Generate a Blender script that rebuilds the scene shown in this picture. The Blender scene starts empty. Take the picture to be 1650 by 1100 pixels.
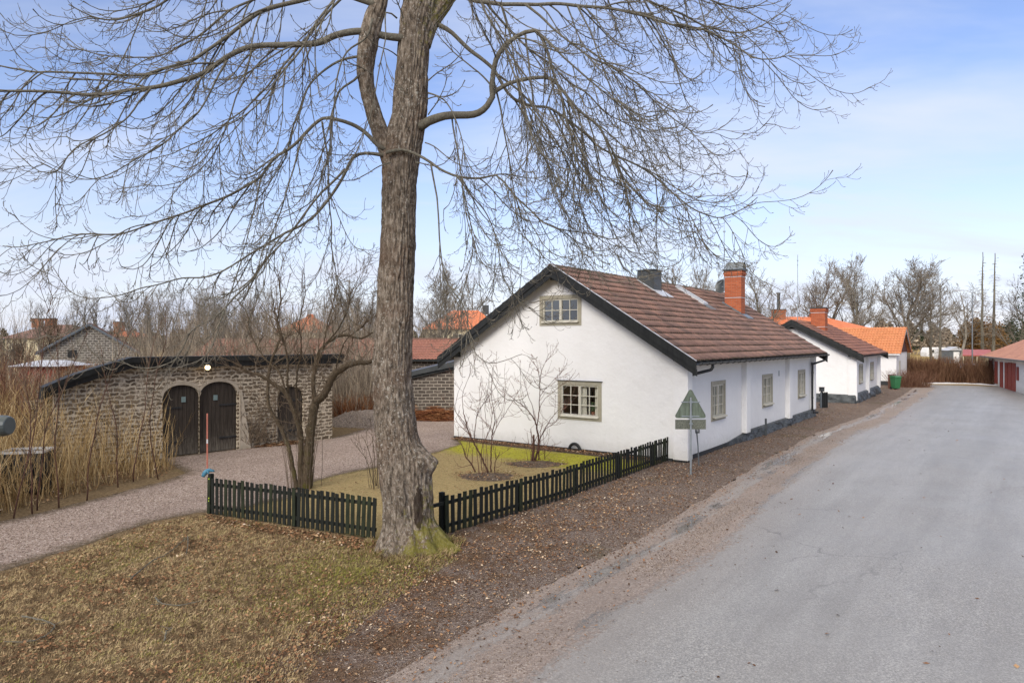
import bpy, math, random
import numpy as np
from mathutils import Vector, Matrix, noise as MN
random.seed(7); RNG = np.random.default_rng(7)
R = math.radians
sc = bpy.context.scene
COL = sc.collection
# ---------------------------------------------------------------- camera: focal length in photo pixels, eye height
F, EYE, CX, CY = 1125.0, 3.8, 825.0, 550.0
def G(px, py, z=0.0):
    """ground point seen at a photo pixel"""
    Y = F * (EYE - z) / (py - CY)
    return Vector(((px - CX) / F * Y, Y, z))
def P(px, py, Y):
    return Vector(((px - CX) / F * Y, Y, EYE - (py - CY) / F * Y))
cam = bpy.data.cameras.new('camera'); co = bpy.data.objects.new('camera', cam); COL.objects.link(co)
co.location = (0, 0, EYE); co.rotation_euler = (R(90), 0, 0)
cam.sensor_width = 36; cam.lens = F / 1650 * 36; cam.clip_start = .1; cam.clip_end = 6000
sc.camera = co
sc.view_settings.view_transform = 'Standard'; sc.view_settings.look = 'None'
sc.view_settings.gamma = 1; sc.view_settings.exposure = 1.07

# ---------------------------------------------------------------- mesh builder
class MB:
    def __init__(s): s.v = []; s.f = []; s.m = []; s.uv = None; s.t = []; s.has_t = False
    def add(s, vs, fs, mi=0):
        n = len(s.v); s.v.extend(vs)
        for f in fs: s.f.append(tuple(i + n for i in f)); s.m.append(mi)
    def box(s, x0, x1, y0, y1, z0, z1, mi=0, T=None):
        p = [(x0,y0,z0),(x1,y0,z0),(x1,y1,z0),(x0,y1,z0),(x0,y0,z1),(x1,y0,z1),(x1,y1,z1),(x0,y1,z1)]
        if T: p = [T(*q) for q in p]
        s.add(p, [(0,3,2,1),(4,5,6,7),(0,1,5,4),(1,2,6,5),(2,3,7,6),(3,0,4,7)], mi)
    def prism(s, poly, h0, h1, fn, mi=0):
        """poly of 2D pts extruded h0..h1, fn(a,b,h)->xyz"""
        n = len(poly)
        vs = [fn(a, b, h0) for a, b in poly] + [fn(a, b, h1) for a, b in poly]
        fs = [tuple(range(n))[::-1], tuple(range(n, 2*n))] + [(i, (i+1) % n, (i+1) % n + n, i + n) for i in range(n)]
        s.add(vs, fs, mi)
    def tube(s, pts, rad, sides=6, cap=True, mi=0):
        n = len(pts)
        if n < 2: return
        base = len(s.v); V = s.v; Fc = s.f; M = s.m
        cs = CS[sides]; up = None
        for i in range(n):
            a = pts[i-1] if i else pts[0]; b = pts[i+1] if i < n-1 else pts[-1]
            tx, ty, tz = b[0]-a[0], b[1]-a[1], b[2]-a[2]
            l = math.sqrt(tx*tx+ty*ty+tz*tz) or 1e-9; tx/=l; ty/=l; tz/=l
            if up is None:
                ux, uy, uz = (0,0,1) if abs(tz) < .85 else (1,0,0)
            else: ux, uy, uz = up
            d = ux*tx+uy*ty+uz*tz; ux-=d*tx; uy-=d*ty; uz-=d*tz
            l = math.sqrt(ux*ux+uy*uy+uz*uz)
            if l < 1e-5:
                ux, uy, uz = (1,0,0) if abs(tx) < .8 else (0,1,0)
                d = ux*tx+uy*ty+uz*tz; ux-=d*tx; uy-=d*ty; uz-=d*tz; l = math.sqrt(ux*ux+uy*uy+uz*uz)
            ux/=l; uy/=l; uz/=l; up = (ux,uy,uz)
            wx, wy, wz = ty*uz-tz*uy, tz*ux-tx*uz, tx*uy-ty*ux
            x, y, z = pts[i][0], pts[i][1], pts[i][2]; r = rad[i]
            for c, q in cs: V.append((x+r*(c*ux+q*wx), y+r*(c*uy+q*wy), z+r*(c*uz+q*wz)))
        for i in range(n-1):
            o = base + i*sides
            for j in range(sides):
                k = (j+1) % sides
                Fc.append((o+j, o+k, o+sides+k, o+sides+j)); M.append(mi)
        if cap:
            Fc.append(tuple(range(base+sides-1, base-1, -1))); M.append(mi)
            o = base+(n-1)*sides; Fc.append(tuple(range(o, o+sides))); M.append(mi)
    def cyl(s, a, b, r, sides=10, r2=None, mi=0): s.tube([a, b], [r, r if r2 is None else r2], sides, True, mi)
    def build(s, name, mats, parent=None, smooth=False, bevel=0, uvs=None, **tags):
        me = bpy.data.meshes.new(name); me.from_pydata([tuple(p) for p in s.v], [], s.f)
        if not isinstance(mats, (list, tuple)): mats = [mats]
        for m in mats: me.materials.append(m)
        if len(mats) > 1: me.polygons.foreach_set('material_index', s.m)
        if smooth: me.polygons.foreach_set('use_smooth', [True]*len(me.polygons))
        if s.has_t:
            at = me.attributes.new('tint', 'FLOAT', 'POINT'); at.data.foreach_set('value', s.t)
        me.update()
        o = bpy.data.objects.new(name, me); COL.objects.link(o)
        if parent is not None: o.parent = parent
        if bevel:
            b = o.modifiers.new('bevel', 'BEVEL'); b.width = bevel; b.segments = 2; b.limit_method = 'ANGLE'; b.angle_limit = R(40)
        for k, val in tags.items(): o[k] = val
        return o
CS = {n: [(math.cos(2*math.pi*i/n), math.sin(2*math.pi*i/n)) for i in range(n)] for n in range(3, 65)}
def npmesh(name, V, Fq, mats, nper, tint=None, parent=None, fmat=None, attrs=None, **tags):
    """fast mesh from numpy verts (n,3) and faces (m,nper)"""
    me = bpy.data.meshes.new(name); V = np.asarray(V, np.float32); Fq = np.asarray(Fq, np.int32)
    me.vertices.add(len(V)); me.vertices.foreach_set('co', V.ravel())
    m = len(Fq); me.loops.add(m*nper); me.loops.foreach_set('vertex_index', Fq.ravel())
    me.polygons.add(m); me.polygons.foreach_set('loop_start', np.arange(0, m*nper, nper, dtype=np.int32))
    me.polygons.foreach_set('loop_total', np.full(m, nper, np.int32))
    for q in (mats if isinstance(mats, (list, tuple)) else [mats]): me.materials.append(q)
    if fmat is not None: me.polygons.foreach_set('material_index', np.asarray(fmat, np.int32))
    if tint is not None:
        at = me.attributes.new('tint', 'FLOAT', 'POINT'); at.data.foreach_set('value', np.asarray(tint, np.float32))
    for k, a in (attrs or {}).items():
        at = me.attributes.new(k, 'FLOAT', 'POINT'); at.data.foreach_set('value', np.asarray(a, np.float32))
    me.update(calc_edges=True); me.validate()
    o = bpy.data.objects.new(name, me); COL.objects.link(o)
    if parent is not None: o.parent = parent
    for k, val in tags.items(): o[k] = val
    return o
def thing(name, label, cat, loc=(0,0,0), rz=0, group=None):
    o = bpy.data.objects.new(name, None); COL.objects.link(o); o.empty_display_size = .2
    o.location = loc; o.rotation_euler = (0, 0, rz); o['label'] = label; o['category'] = cat
    if group: o['group'] = group
    return o
def copy_tree(o, parent=None):
    c = o.copy(); COL.objects.link(c); c.parent = parent
    for ch in [q for q in bpy.data.objects if q.parent == o]: copy_tree(ch, c)
    return c
def spline(ctrl, step=.12):
    """Catmull-Rom through control points; last components carried along"""
    pts = [tuple(p) for p in ctrl]; n = len(pts); out = []
    for i in range(n-1):
        p0 = pts[max(i-1, 0)]; p1 = pts[i]; p2 = pts[i+1]; p3 = pts[min(i+2, n-1)]
        L = math.dist(p1[:3], p2[:3]); k = max(1, int(L/step))
        for j in range(k):
            t = j/k; t2 = t*t; t3 = t2*t
            out.append(tuple(.5*((2*b)+(-a+c)*t+(2*a-5*b+4*c-d)*t2+(-a+3*b-3*c+d)*t3) for a, b, c, d in zip(p0, p1, p2, p3)))
    out.append(pts[-1]); return out

# ---------------------------------------------------------------- materials
def newmat(name):
    m = bpy.data.materials.new(name); m.use_nodes = True
    nt = m.node_tree; return m, nt, nt.nodes['Principled BSDF']
def N(nt, t, **kw):
    n = nt.nodes.new(t)
    for k, v in kw.items():
        if hasattr(n, k): setattr(n, k, v)
        else: n.inputs[k].default_value = v
    return n
def ramp(nt, fac, stops, interp='LINEAR'):
    r = nt.nodes.new('ShaderNodeValToRGB'); r.color_ramp.interpolation = interp
    e = r.color_ramp.elements
    while len(e) < len(stops): e.new(.5)
    for k, (p, c) in enumerate(stops):
        e[k].position = p; e[k].color = (c, c, c, 1) if isinstance(c, (int, float)) else (*c, 1)
    nt.links.new(fac, r.inputs[0]); return r.outputs[0]
def mix(nt, fac, a, b, mode='MIX'):
    m = nt.nodes.new('ShaderNodeMix'); m.data_type = 'RGBA'; m.blend_type = mode
    for i, val in ((0, fac), (6, a), (7, b)):
        if hasattr(val, 'links') or isinstance(val, bpy.types.NodeSocket): nt.links.new(val, m.inputs[i])
        elif i == 0: m.inputs[0].default_value = val
        else: m.inputs[i].default_value = (*val, 1) if len(val) == 3 else val
    return m.outputs[2]
def math_(nt, op, a, b=None, clamp=False):
    m = nt.nodes.new('ShaderNodeMath'); m.operation = op; m.use_clamp = clamp
    for i, val in ((0, a), (1, b)):
        if val is None: continue
        if isinstance(val, bpy.types.NodeSocket): nt.links.new(val, m.inputs[i])
        else: m.inputs[i].default_value = val
    return m.outputs[0]
def coord(nt, scale=(1,1,1), kind='Object'):
    tc = nt.nodes.new('ShaderNodeTexCoord'); mp = nt.nodes.new('ShaderNodeMapping'); mp.inputs['Scale'].default_value = scale
    nt.links.new(tc.outputs[kind], mp.inputs[0]); return mp.outputs[0]
def nz(nt, vec, scale, detail=5, rough=.6, dist=0):
    n = nt.nodes.new('ShaderNodeTexNoise'); n.inputs['Scale'].default_value = scale; n.inputs['Detail'].default_value = detail
    n.inputs['Roughness'].default_value = rough; n.inputs['Distortion'].default_value = dist
    nt.links.new(vec, n.inputs['Vector']); return n.outputs['Fac']
def bump(nt, b, h, strength, dist=.02):
    n = nt.nodes.new('ShaderNodeBump'); n.inputs['Strength'].default_value = strength; n.inputs['Distance'].default_value = dist
    nt.links.new(h, n.inputs['Height']); nt.links.new(n.outputs[0], b.inputs['Normal'])
def simple(name, c1, c2=None, scale=6, rough=.7, bmp=.2, bscale=40, bd=.01, aniso=(1,1,1), metal=0, spec=.5):
    m, nt, b = newmat(name); c2 = c2 or tuple(min(1, x*1.3) for x in c1)
    v = coord(nt, aniso); f = nz(nt, v, scale, 7)
    nt.links.new(ramp(nt, f, [(.32, c1), (.68, c2)]), b.inputs['Base Color'])
    b.inputs['Roughness'].default_value = rough; b.inputs['Metallic'].default_value = metal
    b.inputs['Specular IOR Level'].default_value = spec
    if bmp: bump(nt, b, nz(nt, v, bscale, 6), bmp, bd)
    return m
def attr(nt, name):
    a = nt.nodes.new('ShaderNodeAttribute'); a.attribute_name = name; return a.outputs['Fac']
M = {}
M['black_wood'] = simple('black_wood', (.008,.009,.009), (.022,.023,.022), 9, .55, .5, 60, .004, (1,1,.2), spec=.3)
M['fence_wood'] = simple('fence_wood', (.006,.007,.006), (.018,.021,.015), 12, .7, .6, 90, .004, (1,1,.15), spec=.25)
M['fence_green'] = simple('fence_wood_algae', (.010,.012,.008), (.035,.042,.022), 14, .85, .6, 90, .004, (1,1,.25), spec=.2)
M['trim'] = simple('beige_trim', (.30,.275,.20), (.36,.33,.25), 7, .6, .15, 60, .003)
M['casement'] = simple('casement_paint', (.50,.475,.38), (.57,.54,.45), 7, .5, .1, 60, .002)
M['metal_grey'] = simple('galvanised', (.30,.33,.34), (.40,.43,.44), 9, .42, .1, 40, .002, metal=.7)
M['metal_pale'] = simple('pale_flashing', (.50,.51,.52), (.66,.67,.68), 5, .4, .1, 30, .002, metal=.4)
M['metal_dark'] = simple('dark_sheet_metal', (.035,.04,.04), (.07,.075,.075), 3, .42, .1, 30, .003, metal=.3)
M['metal_mid'] = simple('mid_sheet_metal', (.14,.16,.17), (.20,.22,.23), 3, .4, .1, 30, .003, metal=.5)
M['gutter'] = simple('gutter_metal', (.05,.055,.055), (.11,.12,.12), 6, .4, .1, 30, .002, metal=.4)
M['black_pipe'] = simple('black_pipe', (.006,.006,.006), (.012,.012,.012), 6, .35, 0)
M['plinth_paint'] = simple('black_plinth', (.014,.016,.017), (.035,.038,.04), 5, .6, .6, 30, .02)
M['plinth_stone'] = simple('painted_boulders', (.018,.022,.024), (.075,.085,.088), 4, .5, .9, 12, .05)
M['green_plastic'] = simple('green_plastic', (.025,.13,.05), (.035,.16,.065), 3, .4, 0)
M['red_paint'] = simple('falu_red', (.22,.035,.02), (.30,.055,.035), 8, .8, .3, 50, .004, (1,1,.2))
M['dark_red_paint'] = simple('dark_red_gable', (.07,.02,.015), (.10,.03,.02), 8, .8, .2)
M['ivory_wall'] = simple('cream_render', (.55,.48,.31), (.63,.56,.38), 4, .8, .2)
M['white_paint'] = simple('white_paint', (.66,.66,.64), (.78,.78,.76), 4, .6, .1)
M['curtain'] = simple('curtain', (.70,.66,.58), (.82,.78,.70), 4, .9, .3, 30, .01, (4,4,.2))
M['soil'] = simple('soil', (.045,.032,.022), (.17,.125,.085), 12, .95, .9, 40, .04)
M['snow'] = simple('old_snow', (.55,.55,.56), (.8,.8,.82), 9, .7, .6, 20, .03)
M['terracotta'] = simple('terracotta_pot', (.28,.10,.05), (.36,.14,.07), 5, .8, 0)
M['rubber'] = simple('rubber', (.008,.008,.008), (.02,.02,.02), 9, .7, .3)
M['blue_cloth'] = simple('blue_glove', (.03,.12,.19), (.08,.24,.33), 20, .8, .4)
M['reflector'] = simple('yellow_green_reflector', (.45,.62,.03), (.5,.7,.05), 5, .3, 0)
M['orange_plastic'] = simple('faded_orange_stake', (.42,.13,.09), (.52,.19,.13), 5, .5, 0)
M['white_band'] = simple('white_band', (.62,.60,.60), (.7,.7,.7), 5, .5, 0)
def plaster():
    m, nt, b = newmat('white_lime_plaster'); v = coord(nt)
    big = nz(nt, v, .5, 4); fine = nz(nt, coord(nt, (2.5,2.5,.5)), 1.6, 6, .65)
    c = ramp(nt, big, [(.3, (.72,.71,.69)), (.7, (.79,.785,.77))])
    stain = ramp(nt, fine, [(.56, 0.), (.80, 1.)])
    c = mix(nt, math_(nt, 'MULTIPLY', stain, .22), c, (.58,.57,.54))
    sx = nt.nodes.new('ShaderNodeSeparateXYZ'); nt.links.new(v, sx.inputs[0])
    low = ramp(nt, math_(nt, 'ADD', sx.outputs[2], math_(nt, 'MULTIPLY', math_(nt, 'SUBTRACT', nz(nt, v, 5, 6), .5), .6)), [(.12, 1.), (.5, 0.)])
    c = mix(nt, math_(nt, 'MULTIPLY', low, .4), c, (.45,.44,.38))
    nt.links.new(c, b.inputs['Base Color']); b.inputs['Roughness'].default_value = .88
    b.inputs['Specular IOR Level'].default_value = .2
    h = math_(nt, 'ADD', nz(nt, v, 2.2, 3), math_(nt, 'MULTIPLY', nz(nt, v, 45, 4), .16))
    bump(nt, b, h, .55, .05); return m
M['plaster'] = plaster()
def wallcoord(nt, distort=.0, dscale=3):
    v = coord(nt); s = nt.nodes.new('ShaderNodeSeparateXYZ'); nt.links.new(v, s.inputs[0])
    c = nt.nodes.new('ShaderNodeCombineXYZ'); nt.links.new(math_(nt, 'ADD', s.outputs[0], s.outputs[1]), c.inputs[0]); nt.links.new(s.outputs[2], c.inputs[1])
    if not distort: return c.outputs[0], v
    n = nt.nodes.new('ShaderNodeTexNoise'); n.inputs['Scale'].default_value = dscale; n.inputs['Detail'].default_value = 3; nt.links.new(v, n.inputs['Vector'])
    a = nt.nodes.new('ShaderNodeVectorMath'); a.operation = 'MULTIPLY_ADD'; a.inputs[1].default_value = (distort,)*3
    nt.links.new(n.outputs['Color'], a.inputs[0]); nt.links.new(c.outputs[0], a.inputs[2]); return a.outputs[0], v
def masonry(name, c1, c2, mortar, bw, bh, ms, distort, var=.5, dirt=None, msm=.12, big=False):
    m, nt, b = newmat(name); vec, v = wallcoord(nt, distort, 4.5 if big else 3)
    t = nt.nodes.new('ShaderNodeTexBrick'); t.inputs['Scale'].default_value = 1
    t.inputs['Brick Width'].default_value = bw; t.inputs['Row Height'].default_value = bh; t.inputs['Mortar Size'].default_value = ms
    t.inputs['Mortar Smooth'].default_value = msm; t.inputs['Bias'].default_value = 0
    t.inputs['Color1'].default_value = (*c1, 1); t.inputs['Color2'].default_value = (*c2, 1); t.inputs['Mortar'].default_value = (*mortar, 1)
    nt.links.new(vec, t.inputs['Vector'])
    n1 = nz(nt, v, 9, 6, .7)
    c = mix(nt, 1, t.outputs['Color'], ramp(nt, n1, [(.25, 1-var*.8), (.75, 1+0*var)]), 'MULTIPLY')
    if big: distort = distort
    patch = ramp(nt, nz(nt, v, 1.1 if not big else 2.3, 6, .75), [(.53, 0.), (.60, 1.)])
    if big: c = mix(nt, ramp(nt, nz(nt, v, .8, 4), [(.35, .3), (.55, 0.)]), c, (.20,.16,.12))
    if dirt: c = mix(nt, math_(nt, 'MULTIPLY', patch, .6), c, dirt)
    nt.links.new(c, b.inputs['Base Color']); b.inputs['Roughness'].default_value = .92; b.inputs['Specular IOR Level'].default_value = .2
    h = math_(nt, 'ADD', math_(nt, 'MULTIPLY', t.outputs['Fac'], -1.), math_(nt, 'MULTIPLY', n1, .5))
    bump(nt, b, h, .8, .03); return m
M['slag_garage'] = masonry('slag_stone_wide_mortar', (.095,.07,.047), (.26,.20,.135), (.62,.53,.40), .31, .13, .034, .21, .6, (.56,.48,.37), .45, big=True)
M['slag_lean'] = masonry('slag_stone_coursed', (.085,.07,.058), (.17,.14,.115), (.42,.37,.30), .40, .165, .022, .07, .5, None, .2)
M['slag_barn'] = masonry('slag_stone_grey', (.12,.11,.095), (.22,.20,.17), (.42,.385,.335), .4, .2, .04, .14, .5, (.27,.25,.2))
M['brick'] = masonry('red_brick', (.50,.14,.06), (.38,.10,.045), (.42,.26,.18), .24, .077, .006, .004, .25)
M['brick_orange'] = masonry('orange_brick', (.46,.15,.06), (.40,.12,.045), (.40,.25,.16), .24, .077, .008, .004, .25)
def tile(name, ca, cb, cc, tw, th, moss=.35):
    """tile colours per tile from slope coordinates stored in attributes"""
    m, nt, b = newmat(name)
    v = coord(nt); a = attr(nt, 'rx'); s = attr(nt, 'rs')
    fx = math_(nt, 'FLOOR', math_(nt, 'DIVIDE', a, tw)); fs = math_(nt, 'FLOOR', math_(nt, 'DIVIDE', s, th))
    cb_ = nt.nodes.new('ShaderNodeCombineXYZ'); nt.links.new(fx, cb_.inputs[0]); nt.links.new(fs, cb_.inputs[1])
    w = nt.nodes.new('ShaderNodeTexWhiteNoise'); w.noise_dimensions = '3D'; nt.links.new(cb_.outputs[0], w.inputs['Vector'])
    base = ramp(nt, w.outputs['Value'], [(0., ca), (.55, cb), (1., cc)])
    big = nz(nt, v, .7, 5, .7)
    c = mix(nt, ramp(nt, big, [(.42, 0.), (.66, .55)]), base, cc)
    grime = nz(nt, v, 8, 6, .75)
    c = mix(nt, ramp(nt, grime, [(.48, 0.), (.7, .55)]), c, tuple(x*.42 for x in ca))
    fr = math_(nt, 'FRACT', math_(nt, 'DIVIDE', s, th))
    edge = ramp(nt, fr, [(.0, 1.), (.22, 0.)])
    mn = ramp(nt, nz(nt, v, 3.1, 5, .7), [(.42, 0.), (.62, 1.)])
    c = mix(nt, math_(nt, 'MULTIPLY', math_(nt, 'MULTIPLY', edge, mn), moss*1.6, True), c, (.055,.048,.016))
    nt.links.new(c, b.inputs['Base Color']); b.inputs['Roughness'].default_value = .62; b.inputs['Specular IOR Level'].default_value = .35
    bump(nt, b, nz(nt, v, 60, 4), .3, .004); return m
M['tile_brown'] = tile('brown_concrete_tile', (.125,.078,.064), (.19,.118,.096), (.29,.16,.118), .32, .4, .7)
M['tile_brown2'] = tile('brown_tile_second_house', (.17,.08,.06), (.25,.115,.085), (.38,.165,.10), .3, .35, .3)
M['tile_orange'] = tile('orange_clay_tile', (.50,.19,.075), (.60,.24,.10), (.55,.21,.09), .3, .35, .3)
M['tile_orange_far'] = tile('orange_clay_tile_far', (.56,.16,.06), (.64,.19,.08), (.58,.18,.08), .3, .35, .12)
M['tile_pink'] = tile('old_red_clay_tile', (.30,.12,.085), (.38,.16,.11), (.28,.12,.09), .3, .3, .3)
M['tile_barn'] = tile('barn_clay_tile', (.36,.15,.09), (.46,.20,.12), (.52,.25,.15), .3, .3, .3)
M['tile_umber'] = tile('weathered_umber_tile', (.13,.07,.055), (.19,.10,.075), (.24,.13,.10), .3, .3, .3)
M['tile_butt'] = simple('shaded_mossy_butt', (.012,.008,.006), (.045,.030,.014), 14, .95, .5)  # moss on the butts, with the shade of the gaps darkened into the colour
M['sheet_red'] = simple('red_sheet_roof', (.33,.065,.05), (.42,.10,.075), 4, .45, .1)
def glass():
    m, nt, b = newmat('window_glass'); nt.nodes.remove(b); out = nt.nodes['Material Output']
    g = nt.nodes.new('ShaderNodeBsdfGlossy'); g.inputs['Roughness'].default_value = .03; g.inputs['Color'].default_value = (.9,.92,.95,1)
    t = nt.nodes.new('ShaderNodeBsdfTransparent'); t.inputs['Color'].default_value = (.86,.88,.86,1)
    fr = nt.nodes.new('ShaderNodeFresnel'); fr.inputs['IOR'].default_value = 1.6
    n = nz(nt, coord(nt), 2.5, 2); bp = nt.nodes.new('ShaderNodeBump'); bp.inputs['Strength'].default_value = .06; bp.inputs['Distance'].default_value = .05
    nt.links.new(n, bp.inputs['Height']); nt.links.new(bp.outputs[0], g.inputs['Normal'])
    mx = nt.nodes.new('ShaderNodeMixShader'); nt.links.new(math_(nt, 'MULTIPLY', fr.outputs[0], 1.7, True), mx.inputs[0])
    nt.links.new(t.outputs[0], mx.inputs[1]); nt.links.new(g.outputs[0], mx.inputs[2]); nt.links.new(mx.outputs[0], out.inputs[0]); return m
M['glass'] = glass()
def barkmat(name, c1, c2, lichen, lich_amt=.5, scale=1, moss=True, top=None):
    m, nt, b = newmat(name); v = coord(nt)
    f = nz(nt, coord(nt, (1,1,.3)), 22*scale, 6, .7)
    c = ramp(nt, f, [(.3, c1), (.7, c2)])
    big = nz(nt, v, 1.3, 4); c = mix(nt, ramp(nt, big, [(.4, 0.), (.7, .5)]), c, tuple(x*1.5 for x in c1))
    sp = ramp(nt, nz(nt, v, 17*scale, 4, .6), [(.60, 0.), (.66, 1.)])
    area = ramp(nt, nz(nt, v, 1.7, 4), [(.35, .25), (.62, 1.)])
    c = mix(nt, math_(nt, 'MULTIPLY', math_(nt, 'MULTIPLY', sp, area), lich_amt), c, lichen)
    if moss:
        s = nt.nodes.new('ShaderNodeSeparateXYZ'); nt.links.new(v, s.inputs[0])
        mz = ramp(nt, nz(nt, v, 3.5, 6, .7), [(.50, 0.), (.62, 1.)])
        lowz = ramp(nt, math_(nt, 'DIVIDE', s.outputs[2], 3), [(.02, 1.), (.30, .35), (.75, .0)])
        c = mix(nt, math_(nt, 'MULTIPLY', mz, lowz), c, (.085,.078,.018))
    nt.links.new(c, b.inputs['Base Color']); b.inputs['Roughness'].default_value = .95; b.inputs['Specular IOR Level'].default_value = .15
    bump(nt, b, f, .8, .03/scale); return m
M['bark'] = barkmat('ash_bark', (.085,.062,.045), (.205,.165,.125), (.42,.41,.37), .75)
M['bough'] = barkmat('lichened_bough', (.070,.062,.048), (.20,.185,.145), (.30,.33,.27), .7, 1.6, False)
M['twig'] = simple('grey_brown_twig', (.075,.065,.052), (.20,.18,.14), 7, .9, 0, spec=.15)
M['bark_grey'] = simple('grey_green_bark', (.09,.082,.065), (.23,.21,.165), 4, .95, .5, 20, .02, (1,1,.3), spec=.1)
M['bark_lilac'] = barkmat('mossy_stem_bark', (.035,.026,.017), (.135,.10,.064), (.30,.30,.22), .5, 1.6, True)
M['twig_far'] = simple('far_twigs', (.12,.105,.085), (.25,.22,.18), 2, .95, 0, spec=.1)
M['twig_pale'] = simple('pale_trunks', (.17,.15,.12), (.30,.27,.22), 2, .95, 0, spec=.1)
M['twig_lilac'] = simple('fruit_twigs', (.07,.05,.034), (.19,.145,.10), 5, .9, 0, spec=.1)
M['rose'] = simple('rose_cane', (.050,.024,.018), (.13,.065,.045), 6, .8, 0, spec=.2)
M['rose_thin'] = simple('rose_twig', (.12,.05,.035), (.20,.12,.085), 6, .8, 0, spec=.2)
def tintmat(name, stops, rough=.95, vscale=1.2):
    m, nt, b = newmat(name); t = attr(nt, 'tint')
    n = nz(nt, coord(nt), vscale, 4)
    f = math_(nt, 'ADD', t, math_(nt, 'MULTIPLY', math_(nt, 'SUBTRACT', n, .5), .5), True)
    nt.links.new(ramp(nt, f, stops), b.inputs['Base Color']); b.inputs['Roughness'].default_value = rough; b.inputs['Specular IOR Level'].default_value = .12; return m
M['straw'] = tintmat('dry_grass_blades', [(0, (.085,.055,.032)), (.25, (.20,.135,.072)), (.55, (.39,.285,.155)), (.8, (.55,.42,.24)), (1, (.23,.22,.05))])
M['litter'] = tintmat('dead_leaves', [(0, (.045,.026,.016)), (.4, (.15,.075,.038)), (.7, (.29,.155,.08)), (.92, (.44,.30,.17)), (1, (.6,.5,.38))])
M['reed'] = tintmat('tan_stems', [(0, (.14,.085,.035)), (.4, (.36,.245,.11)), (.75, (.55,.40,.20)), (1, (.68,.53,.30))])
M['redstem'] = tintmat('reddish_stems', [(0, (.10,.045,.030)), (.5, (.19,.095,.06)), (1, (.28,.17,.11))])
M['woods'] = tintmat('thicket_stems', [(0, (.13,.10,.075)), (.5, (.26,.21,.155)), (1, (.42,.35,.26))])
M['bracken'] = tintmat('dead_bracken', [(0, (.06,.022,.012)), (.35, (.17,.06,.028)), (.7, (.32,.13,.055)), (1, (.48,.26,.12))])
M['hedge'] = tintmat('bare_hedge', [(0, (.07,.035,.022)), (.5, (.165,.085,.05)), (1, (.26,.15,.09))])
M['beech'] = tintmat('brown_beech_leaves', [(0, (.10,.05,.015)), (.5, (.19,.105,.035)), (1, (.28,.16,.06))])
M['needles'] = tintmat('conifer_needles', [(0, (.018,.030,.016)), (.5, (.04,.055,.03)), (1, (.08,.085,.05))])
M['pebble'] = tintmat('red_granite_chips', [(0, (.09,.062,.042)), (.5, (.24,.178,.13)), (.85, (.40,.315,.245)), (1, (.60,.52,.43))])
M['heap'] = simple('grey_gravel_heap', (.13,.105,.088), (.44,.37,.315), 16, .98, 1, 40, .08, spec=.05)
# ---- ground stuff
def gmat(name, builder):
    m, nt, b = newmat(name); builder(nt, b); return m
def gravel_cols(nt, v, k=1.0, red=1.0):
    a = nz(nt, v, 55, 3, .7); big = nz(nt, v, .55, 4)
    vo = nt.nodes.new('ShaderNodeTexVoronoi'); vo.inputs['Scale'].default_value = 42; nt.links.new(v, vo.inputs['Vector'])
    sx = nt.nodes.new('ShaderNodeSeparateColor'); nt.links.new(vo.outputs['Color'], sx.inputs[0])
    c = ramp(nt, sx.outputs[0], [(0, (.11*k,.080*k,.065*k)), (.45, (.205*k,.158*k,.132*k)), (.8, (.29*k,.237*k,.205*k)), (1, (.42*k,.37*k,.33*k))])
    c = mix(nt, ramp(nt, a, [(.35, .5), (.62, 0.)]), c, (.07*k,.05*k,.042*k))
    c = mix(nt, ramp(nt, big, [(.4, 0.), (.65, .35)]), c, (.13*k,.098*k,.084*k))
    return c, vo.outputs['Distance'], a
def b_ground(nt, b):
    v = coord(nt); n1 = nz(nt, v, 1.3, 7, .68); n2 = nz(nt, v, 14, 6, .7); n3 = nz(nt, v, .12, 4)
    c = ramp(nt, n2, [(.28, (.065,.045,.028)), (.5, (.19,.135,.075)), (.72, (.36,.27,.16))])
    c = mix(nt, ramp(nt, n1, [(.5, 0.), (.68, .4)]), c, (.08,.058,.036))
    c = mix(nt, ramp(nt, nz(nt, v, .8, 5, .6), [(.60, 0.), (.72, .5)]), c, (.085,.09,.028))
    s = nt.nodes.new('ShaderNodeSeparateXYZ'); nt.links.new(v, s.inputs[0])
    far = ramp(nt, math_(nt, 'DIVIDE', s.outputs[1], 100), [(.5, 0.), (.75, 1.)])
    c = mix(nt, far, c, (.33,.24,.10))
    nt.links.new(c, b.inputs['Base Color']); b.inputs['Roughness'].default_value = 1; b.inputs['Specular IOR Level'].default_value = .1
    bump(nt, b, math_(nt, 'ADD', n2, nz(nt, v, 50, 4)), .9, .05)
M['ground'] = gmat('ground_turf', b_ground)
def b_drive(nt, b):
    v = coord(nt); c, d, a = gravel_cols(nt, v, 1.75)
    e = attr(nt, 'edge'); en = math_(nt, 'ADD', e, math_(nt, 'MULTIPLY', math_(nt, 'SUBTRACT', nz(nt, v, 2.5, 6, .7), .5), 1.1))
    w = nz(nt, v, 10, 5, .7)
    c = mix(nt, ramp(nt, en, [(.05, .9), (.42, 0.)]), c, ramp(nt, w, [(.35, (.06,.045,.026)), (.65, (.17,.125,.075))]))
    nt.links.new(c, b.inputs['Base Color']); b.inputs['Roughness'].default_value = .9; b.inputs['Specular IOR Level'].default_value = .25
    bump(nt, b, math_(nt, 'ADD', d, a), .8, .03)
M['driveway'] = gmat('reddish_gravel', b_drive)
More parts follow.
